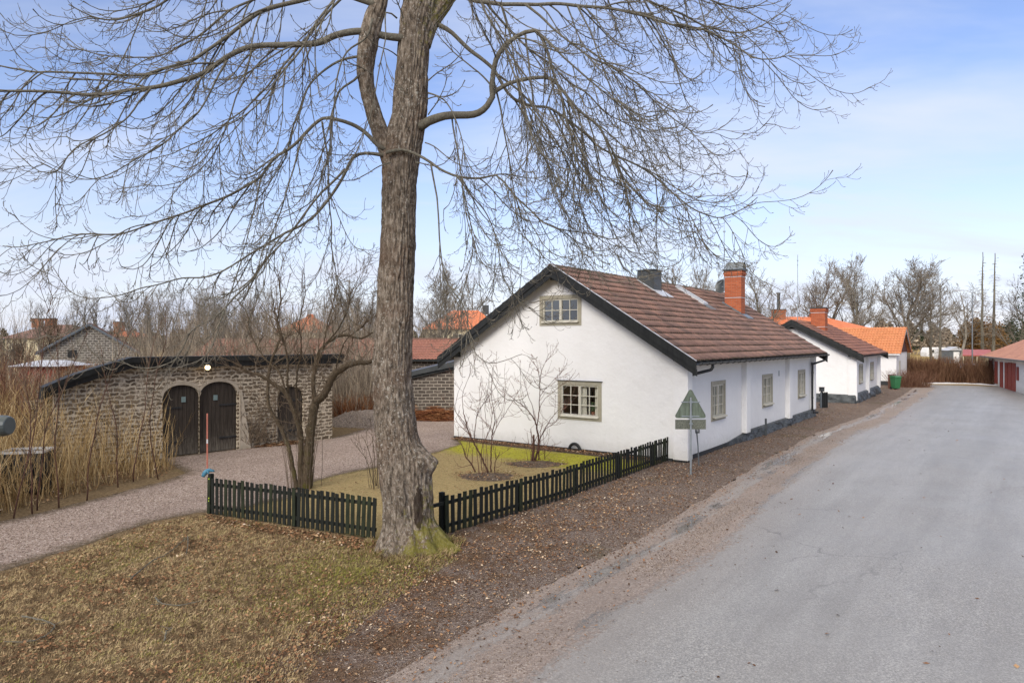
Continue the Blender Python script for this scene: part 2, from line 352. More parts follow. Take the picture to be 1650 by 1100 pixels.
def b_verge(nt, b):
    v = coord(nt); c, d, a = gravel_cols(nt, v, 1.1)
    lit = nz(nt, v, 1.1, 7, .72); l2 = nz(nt, v, 24, 5, .7)
    leaf = ramp(nt, l2, [(.3, (.045,.028,.017)), (.5, (.135,.082,.048)), (.7, (.27,.18,.11))])
    e = attr(nt, 'edge')
    dens = math_(nt, 'ADD', lit, math_(nt, 'MULTIPLY', math_(nt, 'SUBTRACT', .8, e), .06))
    c = mix(nt, ramp(nt, dens, [(.40, .15), (.54, .92)]), c, leaf)
    gr = nz(nt, v, .45, 5, .6); c = mix(nt, ramp(nt, gr, [(.58, 0.), (.68, .6)]), c, ramp(nt, l2, [(.3, (.05,.045,.02)), (.7, (.15,.13,.06))]))
    nt.links.new(c, b.inputs['Base Color']); b.inputs['Roughness'].default_value = .95; b.inputs['Specular IOR Level'].default_value = .15
    bump(nt, b, math_(nt, 'ADD', d, l2), .9, .04)
M['verge'] = gmat('littered_gravel_verge', b_verge)
def b_lawn(nt, b):
    v = coord(nt); n = nz(nt, v, 22, 6, .7)
    dry = ramp(nt, n, [(.3, (.18,.135,.06)), (.55, (.37,.29,.14)), (.75, (.48,.39,.21))])
    mossc = ramp(nt, n, [(.3, (.21,.21,.020)), (.7, (.56,.54,.05))])
    f = math_(nt, 'ADD', attr(nt, 'moss'), math_(nt, 'MULTIPLY', math_(nt, 'SUBTRACT', nz(nt, v, 1.5, 6, .65), .5), 1.4))
    c = mix(nt, ramp(nt, f, [(.30, 0.), (.80, .95)]), dry, mossc)
    e = attr(nt, 'edge'); en = math_(nt, 'ADD', e, math_(nt, 'MULTIPLY', math_(nt, 'SUBTRACT', nz(nt, v, 4, 6, .7), .5), .5))
    c = mix(nt, ramp(nt, en, [(.0, .8), (.16, 0.)]), c, (.075,.07,.025))
    br = ramp(nt, nz(nt, v, 3.2, 6, .7), [(.56, 0.), (.70, .7)])
    c = mix(nt, br, c, (.15,.10,.055)); c = mix(nt, ramp(nt, nz(nt, v, 11, 6, .8), [(.5, 0.), (.62, .6)]), c, (.12,.09,.045))
    nt.links.new(c, b.inputs['Base Color']); b.inputs['Roughness'].default_value = 1; b.inputs['Specular IOR Level'].default_value = .1
    bump(nt, b, math_(nt, 'ADD', n, nz(nt, v, 4, 4)), .9, .04)
M['lawn'] = gmat('mossy_lawn', b_lawn)
def b_road(nt, b):
    v = coord(nt); e = attr(nt, 'edge')
    rot = nt.nodes.new('ShaderNodeMapping'); rot.inputs['Rotation'].default_value = (0,0,R(-54)); nt.links.new(v, rot.inputs[0])
    st = nt.nodes.new('ShaderNodeMapping'); st.inputs['Scale'].default_value = (.22,1,1); nt.links.new(rot.outputs[0], st.inputs[0])
    along = nz(nt, st.outputs[0], 1.5, 7, .68)
    fine = nz(nt, v, 42, 4, .9); med = nz(nt, v, .35, 5, .6); sp_ = nz(nt, v, 32, 5, .8)
    asp = ramp(nt, fine, [(.36, (.09,.088,.084)), (.48, (.285,.279,.268)), (.58, (.44,.43,.41)), (.68, (.72,.70,.67))])
    asp = mix(nt, ramp(nt, sp_, [(.40, .55), (.56, 0.)]), asp, (.12,.118,.115))
    asp = mix(nt, ramp(nt, med, [(.35, 0.), (.7, .4)]), asp, (.32,.318,.31))
    asp = mix(nt, ramp(nt, along, [(.46, 0.), (.72, .45)]), asp, (.15,.147,.143))
    st2 = nt.nodes.new('ShaderNodeMapping'); st2.inputs['Scale'].default_value = (.05,1,1); nt.links.new(rot.outputs[0], st2.inputs[0])
    trk = nz(nt, st2.outputs[0], .9, 4, .6)
    asp = mix(nt, ramp(nt, trk, [(.42, .35), (.60, 0.)]), asp, (.18,.174,.166))
    crk = nt.nodes.new('ShaderNodeTexVoronoi'); crk.feature = 'DISTANCE_TO_EDGE'; crk.inputs['Scale'].default_value = .22
    wv_ = nt.nodes.new('ShaderNodeVectorMath'); wv_.operation = 'MULTIPLY_ADD'; wv_.inputs[1].default_value = (1.2,1.2,0)
    nn_ = nt.nodes.new('ShaderNodeTexNoise'); nn_.inputs['Scale'].default_value = 1.1; nn_.inputs['Detail'].default_value = 6; nt.links.new(v, nn_.inputs['Vector'])
    nt.links.new(nn_.outputs['Color'], wv_.inputs[0]); nt.links.new(v, wv_.inputs[2]); nt.links.new(wv_.outputs[0], crk.inputs['Vector'])
    ckm = math_(nt, 'MULTIPLY', ramp(nt, crk.outputs['Distance'], [(.0, 1.), (.0035, 0.)]), ramp(nt, nz(nt, v, .25, 3), [(.5, 0.), (.6, .55)]))
    asp = mix(nt, ckm, asp, (.05,.048,.045))
    grv, d, a = gravel_cols(nt, v, 1.4)
    en = math_(nt, 'ADD', e, math_(nt, 'MULTIPLY', math_(nt, 'SUBTRACT', along, .5), 1.6))
    band = math_(nt, 'MULTIPLY', ramp(nt, math_(nt, 'DIVIDE', en, 3.), [(.14, .15), (.27, 1.), (.38, .85), (.56, 0.)]), 1)
    edgeg = ramp(nt, math_(nt, 'DIVIDE', en, 3.), [(.03, 1.), (.16, 0.)])
    gm = math_(nt, 'MAXIMUM', band, edgeg)
    loose = ramp(nt, math_(nt, 'ADD', gm, math_(nt, 'MULTIPLY', math_(nt, 'SUBTRACT', nz(nt, v, 11, 6, .8), .5), 1.6)), [(.34, 0.), (.62, 1.)])
    c = mix(nt, math_(nt, 'MULTIPLY', loose, .85), asp, grv)
    c = mix(nt, math_(nt, 'MULTIPLY', ramp(nt, math_(nt, 'DIVIDE', e, 6.), [(.05, .55), (.42, .0)]), 1.), c, (.25,.20,.165))
    # puddles and damp asphalt beside the verge
    pz = ramp(nt, math_(nt, 'DIVIDE', e, 3.), [(.03, 0.), (.08, 1.), (.36, 1.), (.5, 0.)])
    pud = math_(nt, 'MULTIPLY', pz, ramp(nt, nz(nt, st.outputs[0], 1.1, 5, .6), [(.49, 0.), (.53, 1.)]))
    pud = math_(nt, 'MULTIPLY', pud, math_(nt, 'SUBTRACT', 1., math_(nt, 'MULTIPLY', loose, .8)))
    c = mix(nt, math_(nt, 'MULTIPLY', pud, .72), c, (.085,.082,.078))
    nt.links.new(c, b.inputs['Base Color'])
    rgh = math_(nt, 'SUBTRACT', ramp(nt, math_(nt, 'ADD', math_(nt, 'MULTIPLY', med, .6), math_(nt, 'MULTIPLY', trk, .4)), [(.35, .46), (.65, .34)]), math_(nt, 'MULTIPLY', pud, .33), True)
    rgh = math_(nt, 'ADD', rgh, math_(nt, 'MULTIPLY', loose, .35), True)
    nt.links.new(rgh, b.inputs['Roughness']); b.inputs['Specular IOR Level'].default_value = .4
    h = math_(nt, 'ADD', fine, math_(nt, 'MULTIPLY', math_(nt, 'MULTIPLY', d, loose), 2.))
    h = math_(nt, 'MULTIPLY', h, math_(nt, 'SUBTRACT', 1., pud))
    bump(nt, b, h, .6, .012)
M['road'] = gmat('worn_asphalt', b_road)
# ================================================================ GROUND SHEETS
def seg_dist(px, py, line):
    d = np.full(px.shape, 1e9)
    for (x0, y0), (x1, y1) in zip(line[:-1], line[1:]):
        dx, dy = x1-x0, y1-y0; L = dx*dx+dy*dy + 1e-12
        t = np.clip(((px-x0)*dx+(py-y0)*dy)/L, 0, 1)
        d = np.minimum(d, np.hypot(px-x0-t*dx, py-y0-t*dy))
    return d
def inside(px, py, poly):
    r = np.zeros(px.shape, bool); n = len(poly)
    for i in range(n):
        x0, y0 = poly[i]; x1, y1 = poly[(i+1) % n]
        c = ((y0 > py) != (y1 > py))
        with np.errstate(divide='ignore', invalid='ignore'):
            r ^= c & (px < (x1-x0)*(py-y0)/(y1-y0+1e-12)+x0)
    return r
def sheet(name, poly, cell, z, mat, line=None, extra=None, zf=None, wob=.10):
    a = np.array(poly); x0, y0 = a.min(0); x1, y1 = a.max(0)
    nx = int((x1-x0)/cell)+2; ny = int((y1-y0)/cell)+2
    gx, gy = np.meshgrid(x0+np.arange(nx)*cell, y0+np.arange(ny)*cell)
    gx = gx + RNG.uniform(-.4, .4, gx.shape)*cell; gy = gy + RNG.uniform(-.4, .4, gy.shape)*cell
    X = gx.ravel(); Y = gy.ravel(); ins = inside(X, Y, poly)
    idx = np.arange(nx*ny).reshape(ny, nx)
    q = np.stack([idx[:-1,:-1], idx[:-1,1:], idx[1:,1:], idx[1:,:-1]], -1).reshape(-1, 4)
    q = q[ins[q].sum(1) >= 1]
    used = np.unique(q); mp = np.full(nx*ny, -1); mp[used] = np.arange(len(used)); q = mp[q]
    X = X[used]; Y = Y[used]
    out_ = ~inside(X, Y, poly)
    if out_.any():
        ox, oy = X[out_], Y[out_]; best = np.full(ox.shape, 1e9); nxp = ox.copy(); nyp = oy.copy()
        pl = poly+[poly[0]]
        for (xa, ya), (xb, yb) in zip(pl[:-1], pl[1:]):
            dx, dy = xb-xa, yb-ya; L = dx*dx+dy*dy+1e-12; t = np.clip(((ox-xa)*dx+(oy-ya)*dy)/L, 0, 1)
            qx, qy = xa+t*dx, ya+t*dy; d = np.hypot(ox-qx, oy-qy); m_ = d < best; best[m_] = d[m_]; nxp[m_] = qx[m_]; nyp[m_] = qy[m_]
        X[out_] = nxp; Y[out_] = nyp
    wx = np.array([MN.noise(Vector((x*.9, y*.9, 3)))+.5*MN.noise(Vector((x*3, y*3, 7))) for x, y in zip(X[out_], Y[out_])]) if out_.any() else None
    if out_.any(): X[out_] += wx*wob; Y[out_] -= wx*wob*.6
    ln = line if line is not None else poly + [poly[0]]
    e = seg_dist(X, Y, ln)
    Z = np.full(X.shape, z) + (zf(X, Y, e) if zf else 0)
    at = {'edge': e}
    if extra: at.update(extra(X, Y))
    return npmesh(name, np.stack([X, Y, Z], 1), q, mat, 4, attrs=at, kind='structure')
def g2(*pp): return [tuple(G(x, y)[:2]) for x, y in pp]
# ground: concentric sheet to the horizon
def ground():
    mb = MB(); rings = [0,6,12,20,30,45,70,110,200,500,1500,4000]; S = 48
    mb.v = [(0, 20, 0)]
    for r in rings[1:]:
        for k in range(S): mb.v.append((r*math.cos(2*math.pi*k/S), 20+r*math.sin(2*math.pi*k/S), 0))
    for k in range(S): mb.f.append((0, 1+k, 1+(k+1) % S)); mb.m.append(0)
    for i in range(len(rings)-2):
        for k in range(S):
            a = 1+i*S; mb.f.append((a+k, a+S+k, a+S+(k+1) % S, a+(k+1) % S)); mb.m.append(0)
    mb.build('ground', M['ground'], kind='structure')
ground()
ROADL = [(738,1027),(876,944),(994,889),(1112,818),(1215,751),(1313,698),(1393,670),(1425,652),(1455,637),(1476,622)]
roadl = [(-8.2,-2.4)] + g2((650,1078)) + g2(*ROADL)
road_poly = roadl + g2((1480,619.5),(1560,621),(1640,624),(1760,629)) + [(60,48),(60,38),(34,24),(16,2),(10,-5)]
sheet('road', road_poly, .2, .008, M['road'], line=roadl)
# verge of gravel and litter between fence / houses and the road
wl = [(5.6,21.6),(16.1,35.7)]
verge_poly = [(-9.5,-1.5)] + g2((330,1140),(480,1010),(600,925),(668,880),(715,864)) + [(5.0,22.5)] + \
    [(15.2,35.8),(12.0,38.0),(9,41.0),(14,48),(20.6,43.6),(27,53),(24,56),(29,66),(36.5,65)] + g2((1478,620.5)) + [tuple(q) for q in roadl[::-1][1:]]
verge = sheet('verge', [(x+.0, y) for x, y in verge_poly], .14, .004, M['verge'], line=g2((330,1140),(480,1010),(600,925),(668,880),(715,864)))
drive_top = [(-22,14.2)] + g2((0,841),(116,813),(204,790),(262,775),(300,762),(262,741))
drive_poly = drive_top + [(-11.4,22.7),(-9.8,24.7)] + g2((440,712)) + [(-7.0,27.6),(-6.3,31)] + g2((600,675),(655,677),(735,671)) + [(3,36.5),(3.4,31.5),(-2.0,27.6)] + \
    g2((742,720),(703,729),(650,740),(606,754),(560,762),(504,777),(478,800),(420,812),(345,827),(335,823),(250,839),(130,879),(0,919)) + [(-22,11.2)]
sheet('driveway', drive_poly, .13, .005, M['driveway'])
moss_c = g2((850,735),(760,738),(940,748))
def moss(X, Y):
    # greener towards the house, in the plane of the lawn
    x = (X-5.49)*.588+(Y-21.8)*.809
    return {'moss': np.clip(1.15-np.abs(x+1.6)/1.9, 0, 1)}
lawn_poly = g2((742,716),(703,729),(650,740),(606,754),(560,762),(504,777),(478,800),(420,812),(345,827),(600,868),(715,861)) + [(5.0,22.4),(5.2,22.0),(-2.2,27.3)]
sheet('garden_lawn', lawn_poly, .12, .009, M['lawn'], extra=moss)
# flower bed along the gable
mb = MB()
def bed(name, cx, cy, rx, ry, rz, h, seed, mat, label, n=28, rings=7):
    mb = MB(); mb.v.append((0, 0, h))
    for i in range(1, rings+1):
        for k in range(n):
            a = 2*math.pi*k/n; q = 1+.30*MN.noise(Vector((math.cos(a)*1.5+seed, math.sin(a)*1.5, seed)))+.16*MN.noise(Vector((math.cos(a)*6+seed, math.sin(a)*6, seed)))
            r = i/rings; z = h*(1-r*r)+.05*MN.noise(Vector((r*math.cos(a)*5*rx, r*math.sin(a)*5*ry, seed)))*(1-r)-.01*(r > .99)
            mb.v.append((rx*r*q*math.cos(a), ry*r*q*math.sin(a), z))
    for k in range(n): mb.f.append((0, 1+k, 1+(k+1) % n)); mb.m.append(0)
    for i in range(rings-1):
        for k in range(n):
            a = 1+i*n; mb.f.append((a+k, a+n+k, a+n+(k+1) % n, a+(k+1) % n)); mb.m.append(0)
    o = mb.build(name, mat, smooth=True); o.location = (cx, cy, .012); o.rotation_euler = (0, 0, rz); return o
c = G(786, 768); o = bed('planting_hole', c.x, c.y, .85, .62, 0, .05, 3, M['soil'], ''); o['kind'] = 'structure'
c = G(862, 748); o = bed('planting_hole', c.x, c.y, .95, .55, 0, .05, 5, M['soil'], ''); o['kind'] = 'structure'
o = bed('flower_bed', 5.49-.809*4.9-.588*.28, 21.8+.588*4.9-.809*.28, 4.3, .34, R(144), .05, 8, M['soil'], '', 60); o['kind'] = 'structure'
c = G(588, 688); o = bed('gravel_heap', c.x, c.y+1.2, 2.1, 1.4, .1, .62, 4, M['heap'], '', 90, 40)
for v_ in o.data.vertices: v_.co.z += .09*MN.noise(Vector((v_.co.x*2.3, v_.co.y*2.3, 1)))*min(1, v_.co.z*4)+.05*MN.noise(Vector((v_.co.x*9, v_.co.y*9, 1)))*min(1, v_.co.z*6)
o['label'] = 'low pale heap of gravel beside the driveway behind the big tree'; o['category'] = 'gravel heap'
c = G(1335, 640)
# old snow along the far kerb of the road
mb = MB(); pts = [G(x, y, 0) for x, y in ((1482,617.5),(1508,617.6),(1535,617.8),(1560,618.2),(1590,620),(1612,622))]
pp = spline([tuple(p) for p in pts], .25)
for i, p in enumerate(pp):
    w = .25+.25*MN.noise(Vector((i*.13, 3, 0))) ; h = .05+.05*MN.noise(Vector((i*.3, 9, 0)))
    mb.v += [(p[0]-w*.3, p[1]-w-.2, 0), (p[0], p[1], max(.02, h)+.03), (p[0]+w*.3, p[1]+w*.8, 0)]
    if i: a = 3*i; mb.f += [(a-3, a-2, a+1, a), (a-2, a-1, a+2, a+1)]; mb.m += [0, 0]
o = mb.build('snow_bank', M['snow'], smooth=True); o['kind'] = 'structure'

# ================================================================ BUILDINGS
class Plane:
    """wall plane: a along the wall, d outwards, z up -> house-local xyz"""
    def __init__(s, o, da, dn): s.o = o; s.da = da; s.dn = dn
    def __call__(s, a, d, z): return (s.o[0]+s.da[0]*a+s.dn[0]*d, s.o[1]+s.da[1]*a+s.dn[1]*d, z)
def wall_holes(mb, T, breaks, z0, top, holes, depth=.14, sub=1.2):
    xs = sorted(set([b for b in breaks]+[h[0] for h in holes]+[h[1] for h in holes]))
    for a, b in zip(xs[:-1], xs[1:]):
        if b-a < 1e-4: continue
        segs = [z0]; m = (a+b)/2
        hs = sorted([h for h in holes if h[0]-1e-6 <= a and h[1]+1e-6 >= b], key=lambda h: h[2])
        cur = z0
        for h in hs:
            mb.add([T(a,0,cur), T(b,0,cur), T(b,0,h[2]), T(a,0,h[2])], [(0,1,2,3)]); cur = h[3]
        mb.add([T(a,0,cur), T(b,0,cur), T(b,0,top(b)), T(a,0,top(a))], [(0,1,2,3)])
    for a, b, c, d in holes:
        D = -depth
        mb.add([T(a,0,c),T(b,0,c),T(b,D,c),T(a,D,c)], [(0,1,2,3)]); mb.add([T(a,0,d),T(b,0,d),T(b,D,d),T(a,D,d)], [(0,1,2,3)])
        mb.add([T(a,0,c),T(a,0,d),T(a,D,d),T(a,D,c)], [(0,1,2,3)]); mb.add([T(b,0,c),T(b,0,d),T(b,D,d),T(b,D,c)], [(0,1,2,3)])
def window(root, T, a0, a1, z0, z1, cols=2, rows=3, tw=.13, curtain=None, drip=False, label=None, sill=True, detail=True, sillw=.0):
    """window part: surround + casements, with glass, sill and curtain as sub-parts. The hole is a0+tw..a1-tw"""
    f = MB()
    for q in ((a0,a0+tw,z0,z1), (a1-tw,a1,z0,z1), (a0+tw,a1-tw,z1-tw,z1), (a0+tw,a1-tw,z0,z0+tw)):
        f.box(q[0], q[1], -.03, .025, q[2], q[3], 0, T)
    ia, ib, ic, id_ = a0+tw, a1-tw, z0+tw, z1-tw
    f.box(ia, ia+.045, -.09, -.015, ic, id_, 1, T); f.box(ib-.045, ib, -.09, -.015, ic, id_, 1, T)
    f.box(ia+.045, ib-.045, -.09, -.015, id_-.05, id_, 1, T); f.box(ia+.045, ib-.045, -.09, -.015, ic, ic+.06, 1, T)
    mid = (ia+ib)/2; f.box(mid-.045, mid+.045, -.088, -.005, ic+.06, id_-.05, 1, T)
    if detail:
        for l, r in ((ia+.045, mid-.045), (mid+.045, ib-.045)):
            for k in range(1, cols): x = l+(r-l)*k/cols; f.box(x-.013, x+.013, -.075, -.03, ic+.06, id_-.05, 1, T)
            for k in range(1, rows): z = ic+.06+(id_-.05-ic-.06)*k/rows; f.box(l, r, -.073, -.032, z-.013, z+.013, 1, T)
    if drip: f.box(a0-.04, a1+.04, -.02, .07, z1+.002, z1+.022, 2, T)
    w = f.build('window', [M['trim'], M['casement'], M['metal_dark']], root)
    if label: w['label'] = label
    g = MB(); g.add([T(ia+.02,-.055,ic+.02), T(ib-.02,-.055,ic+.02), T(ib-.02,-.055,id_-.02), T(ia+.02,-.055,id_-.02)], [(0,1,2,3)])
    g.build('glass', M['glass'], w)
    if sill:
        s = MB(); s.add([T(ia-.03,.026,ic+.035), T(ib+.03,.026,ic+.035), T(ib+.03,.10+sillw,ic-.005), T(ia-.03,.10+sillw,ic-.005),
                         T(ia-.03,.026,ic+.0), T(ib+.03,.026,ic+.0), T(ib+.03,.10+sillw,ic-.035), T(ia-.03,.10+sillw,ic-.035)],
                        [(0,1,2,3),(7,6,5,4),(3,2,6,7),(0,3,7,4),(1,5,6,2)])
        s.build('sill', M['casement'], w)
    if curtain:
        for (ca, cb, cz0, cz1) in curtain:
            c_ = MB(); n = 40; A = ia+(ib-ia)*ca; B = ia+(ib-ia)*cb; Z0 = ic+(id_-ic)*cz0; Z1 = ic+(id_-ic)*cz1
            for k in range(n+1):
                x = A+(B-A)*k/n; dd = -.16+.018*math.sin(k*1.9)+.008*math.sin(k*.7)
                c_.v += [T(x, dd, Z0), T(x, dd, Z1)]
                if k: i = 2*k; c_.f.append((i-2, i, i+1, i-1)); c_.m.append(0)
            c_.build('curtain', M['curtain'], w, smooth=True)
    return w
def roof_slope(root, name, mats, o, du, ds, W, S, rows, period=.16, amp=.022, segs=6, lift=.04, jit=.01):
    """tiled slope. o=(x,y,z) eave corner, du unit along eave, ds unit up slope"""
    du = np.array(du); ds = np.array(ds); n = np.cross(du, ds); n = n/np.linalg.norm(n); n = n if n[2] > 0 else -n
    nx = int(W/period*segs)+1; a = np.linspace(0, W, nx); wave = amp*np.cos(a/period*2*np.pi)
    V = []; Fq = []; MI = []; rx = []; rs = []; o = np.array(o, float)
    ex = S/rows
    for k in range(rows):
        for s_, h, off in ((k*ex, -.012, .001), (k*ex-.012, lift, .0), ((k+1)*ex, .0, -.001)):
            wob = np.array([jit*MN.noise(Vector((x*.35, k*3.7, 1.3))) for x in a]) + np.repeat(RNG.uniform(-.004, .004, int(W/.32)+2), int(segs*.32/period)+1)[:nx] if segs > 3 else np.zeros(nx)
            if len(wob) < nx: wob = np.pad(wob, (0, nx-len(wob)))
            pts = o + a[:, None]*du + s_*ds + (h+wave*(0.0 if h < -.01 else 1)+wob)[:, None]*n
            V.append(pts); rx.append(a); rs.append(np.full(nx, (k+ (.02 if h > .02 else .0 if h < -.01 else .98))*ex))
        b = 3*k*nx; i = np.arange(nx-1)
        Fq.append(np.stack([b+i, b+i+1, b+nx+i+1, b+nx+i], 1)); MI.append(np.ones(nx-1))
        Fq.append(np.stack([b+nx+i, b+nx+i+1, b+2*nx+i+1, b+2*nx+i], 1)); MI.append(np.zeros(nx-1))
    return npmesh(name, np.concatenate(V), np.concatenate(Fq), mats, 4, parent=root, fmat=np.concatenate(MI), attrs={'rx': np.concatenate(rx), 'rs': np.concatenate(rs)})
def gable_house(name, label, cat, A, deg, L, W, ze, zr, roofm, wallm, rows=15, period=.16, segs=6, amp=.022, ov=.4, og=.45, zb=0., side_holes=(), gable_holes=(), side_d=.2, pil=(), pilw=.47, barge=M['black_wood'], bh=.42, ridge=True, corner=True, farpil=True, z_wall=None):
    """local x along the ridge, local y across; road side is y=0, near gable is x=0"""
    root = thing(name, label, cat, (A[0], A[1], 0), R(deg))
    tan = (zr-ze)/(W/2+ov); wt = lambda y: (ze+(min(y, W-y)+ov)*tan)-.10
    g = Plane((0,0), (0,1), (-1,0)); s = Plane((0,side_d), (1,0), (0,-1)); gb = Plane((L,0), (0,1), (1,0)); sb = Plane((0,W), (1,0), (0,1))
    mb = MB()
    wall_holes(mb, g, [side_d, W/2, W], zb, lambda y: wt(y), [h for h in gable_holes])
    wall_holes(mb, s, [0.02, L-.02], zb, lambda x: wt(side_d), [h for h in side_holes])
    wall_holes(mb, gb, [side_d, W/2, W], zb, lambda y: wt(y), [])
    wall_holes(mb, sb, [0, L], zb, lambda x: wt(W), [])
    wall = mb.build('wall', wallm, root)
    if corner:
        p = MB()
        p.box(-.05, .35, -.02, .48, zb-.02, wt(0)-.02); p.build('pilaster', wallm, root, bevel=.02)
    for x in pil:
        p = MB(); p.box(x, x+pilw, 0, side_d+.05, zb+.22, wt(0)-.02); p.build('pilaster', wallm, root, bevel=.02)
    if farpil and side_d:
        p = MB(); p.box(L-.32, L+.04, 0, .4, zb+.28, wt(0)-.02); p.build('pilaster', wallm, root, bevel=.02)
    S = math.hypot(W/2+ov, zr-ze); cs = (W/2+ov)/S; sn = (zr-ze)/S
    X0, X1 = -og, L+og
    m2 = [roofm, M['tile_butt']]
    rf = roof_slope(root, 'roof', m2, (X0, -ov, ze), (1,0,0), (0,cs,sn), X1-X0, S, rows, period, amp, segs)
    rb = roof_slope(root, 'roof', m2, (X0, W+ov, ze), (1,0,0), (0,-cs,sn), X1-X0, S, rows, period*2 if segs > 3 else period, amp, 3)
    # boarded underside
    u = MB()
    for sgn, y0 in ((1, -ov), (-1, W+ov)):
        a = (X0+.04, y0, ze-.045); e = (W/2-y0)
        u.add([(X0+.04,y0,ze-.05),(X1-.04,y0,ze-.05),(X1-.04,W/2,zr-.05),(X0+.04,W/2,zr-.05),(X0+.04,y0,ze-.11),(X1-.04,y0,ze-.11),(X1-.04,W/2,zr-.11),(X0+.04,W/2,zr-.11)],
              [(0,1,2,3),(4,7,6,5),(0,4,5,1),(0,3,7,4),(1,5,6,2)])
    u.build('eaves_boards', M['black_wood'], root)
    # bargeboards, two stepped boards a side
    for xe, o_ in ((X0, -1), (X1, 1)):
        for sgn in (1, -1):
            b = MB()
            yy = lambda q: (-ov+q) if sgn > 0 else (W+ov-q)
            for (lo, hi, d0, d1) in ((-bh*.55, .035, .0, .035), (-bh, -bh*.5, -.05, .0)):
                q0 = -.06; q1 = W/2+ov
                zz = lambda q: ze+q*tan
                v = []
                for d in (d0, d1):
                    x = xe+o_*d
                    v += [(x, yy(q0), zz(q0)+lo), (x, yy(q1), zz(q1)+lo), (x, yy(q1), zz(q1)+hi), (x, yy(q0), zz(q0)+hi)]
                b.add(v, [(0,1,2,3),(4,7,6,5),(0,4,5,1),(1,5,6,2),(2,6,7,3),(3,7,4,0)])
            b.build('bargeboard', barge, root)
    if ridge:
        r = MB(); n = int((X1-X0)/.36); st = (X1-X0)/n
        for k in range(n):
            x = X0+k*st; dz = .012*MN.noise(Vector((x*.5, 0, 5)))+random.uniform(-.004, .004)
            ring = []
            for xx, rr in ((x-.02, .125), (x+st, .105)):
                for j in range(7):
                    an = math.pi*(j/6); ring.append((xx, W/2+rr*math.cos(an), zr-.045+dz+rr*.85*math.sin(an)))
            r.add(ring, [(j, j+1, j+8, j+7) for j in range(6)]+[tuple(range(7))[::-1], tuple(range(7, 14))])
        o = r.build('ridge_tiles', roofm, root)
    return root, g, s, wt, tan
def chimney(root, x0, x1, y0, y1, zb, zt, mat, cap=True, bands=True, name='chimney', corbel=True, cowl=False):
    c = MB(); c.box(x0, x1, y0, y1, zb, zt-.26 if corbel else zt)
    if corbel:
        c.box(x0-.03, x1+.03, y0-.03, y1+.03, zt-.26, zt-.17); c.box(x0-.06, x1+.06, y0-.06, y1+.06, zt-.17, zt-.09); c.box(x0-.035, x1+.035, y0-.035, y1+.035, zt-.09, zt)
    ch = c.build(name, mat, root)
    if bands:
        for z in ((zt-.31), zb+(zt-zb)*.50):
            b = MB(); b.box(x0-.008, x1+.008, y0-.008, y1+.008, z, z+.025); b.build('band', M['metal_pale'], ch)
    if cap:
        b = MB(); b.box(x0-.09, x1+.09, y0-.09, y1+.09, zt+.003, zt+.07); b.build('cap', M['metal_dark'], ch)
    return ch

# ---- main house -------------------------------------------------
HA = (5.49, 21.8); HL, HW = 17.0, 9.6
tw = .13
side_w = [(2.57,4.0,1.04,2.42), (8.46,9.94,1.05,2.43), (14.2,15.56,1.05,2.43)]
gab_w = [(3.04,4.78,1.09,2.43), (3.83,5.55,4.36,5.43)]
hole = lambda w: (w[0]+tw, w[1]-tw, w[2]+tw, w[3]-tw)
h1, Tg, Ts, wt1, tan1 = gable_house('white_cottage', 'long white rendered cottage with brown tiled roof and black bargeboards behind the picket fence', 'house', HA, 54, HL, HW, 3.2, 6.45,
    M['tile_brown'], M['plaster'], 15, .16, 6, .026, .4, .45, .09, [hole(w) for w in side_w], [hole(w) for w in gab_w], .2, (5.85, 12.0))
window(h1, Tg, *gab_w[0], 2, 3, drip=True, curtain=[(0,.14,0,1),(.36,.50,0,1),(.5,.56,.1,1)], label='lower gable window with drip board and plants behind the panes')
window(h1, Tg, *gab_w[1], 2, 2, label='small window high in the gable', curtain=[(.0,.06,0,1)])
cur = [[(0,.47,0,1),(.53,1,0,1)], [(0,.3,0,1),(.5,.95,.0,1)], [(0,.3,0,1),(.6,1,0,1)]]
for w, cu in zip(side_w, cur): window(h1, Ts, *w, 2, 3, tw, cu, sillw=.03)
# plants on the sill behind the lower gable window
pl = thing('potted_plant', 'green potted plant behind the lower gable window', 'plant', (0,0,0), 0); pl.matrix_world = Matrix.Translation((HA[0],HA[1],0)) @ Matrix.Rotation(R(54), 4, 'Z')
pb = MB(); pb.tube([Tg(3.5,-.26,1.22),Tg(3.5,-.26,1.38)], [.06,.085], 12); pb.build('pot', M['terracotta'], pl)
lf = MB()
for k in range(90):
    a = random.uniform(0, 6.28); e = random.uniform(.1, 1.4); r = random.uniform(.05, .24); q = .03
    c_ = Tg(3.5+r*math.cos(a)*math.cos(e), -.28+r*.5*math.sin(a)*math.cos(e), 1.40+r*math.sin(e)*1.3)
    lf.add([(c_[0], c_[1]-q, c_[2]), (c_[0]+q*.4, c_[1], c_[2]+q), (c_[0], c_[1]+q, c_[2]+q*.3), (c_[0]-q*.4, c_[1], c_[2]-q)], [(0,1,2,3)])
lf.build('leaves', simple('plant_leaf', (.03,.07,.02), (.07,.13,.04), 9, .6, 0), pl)
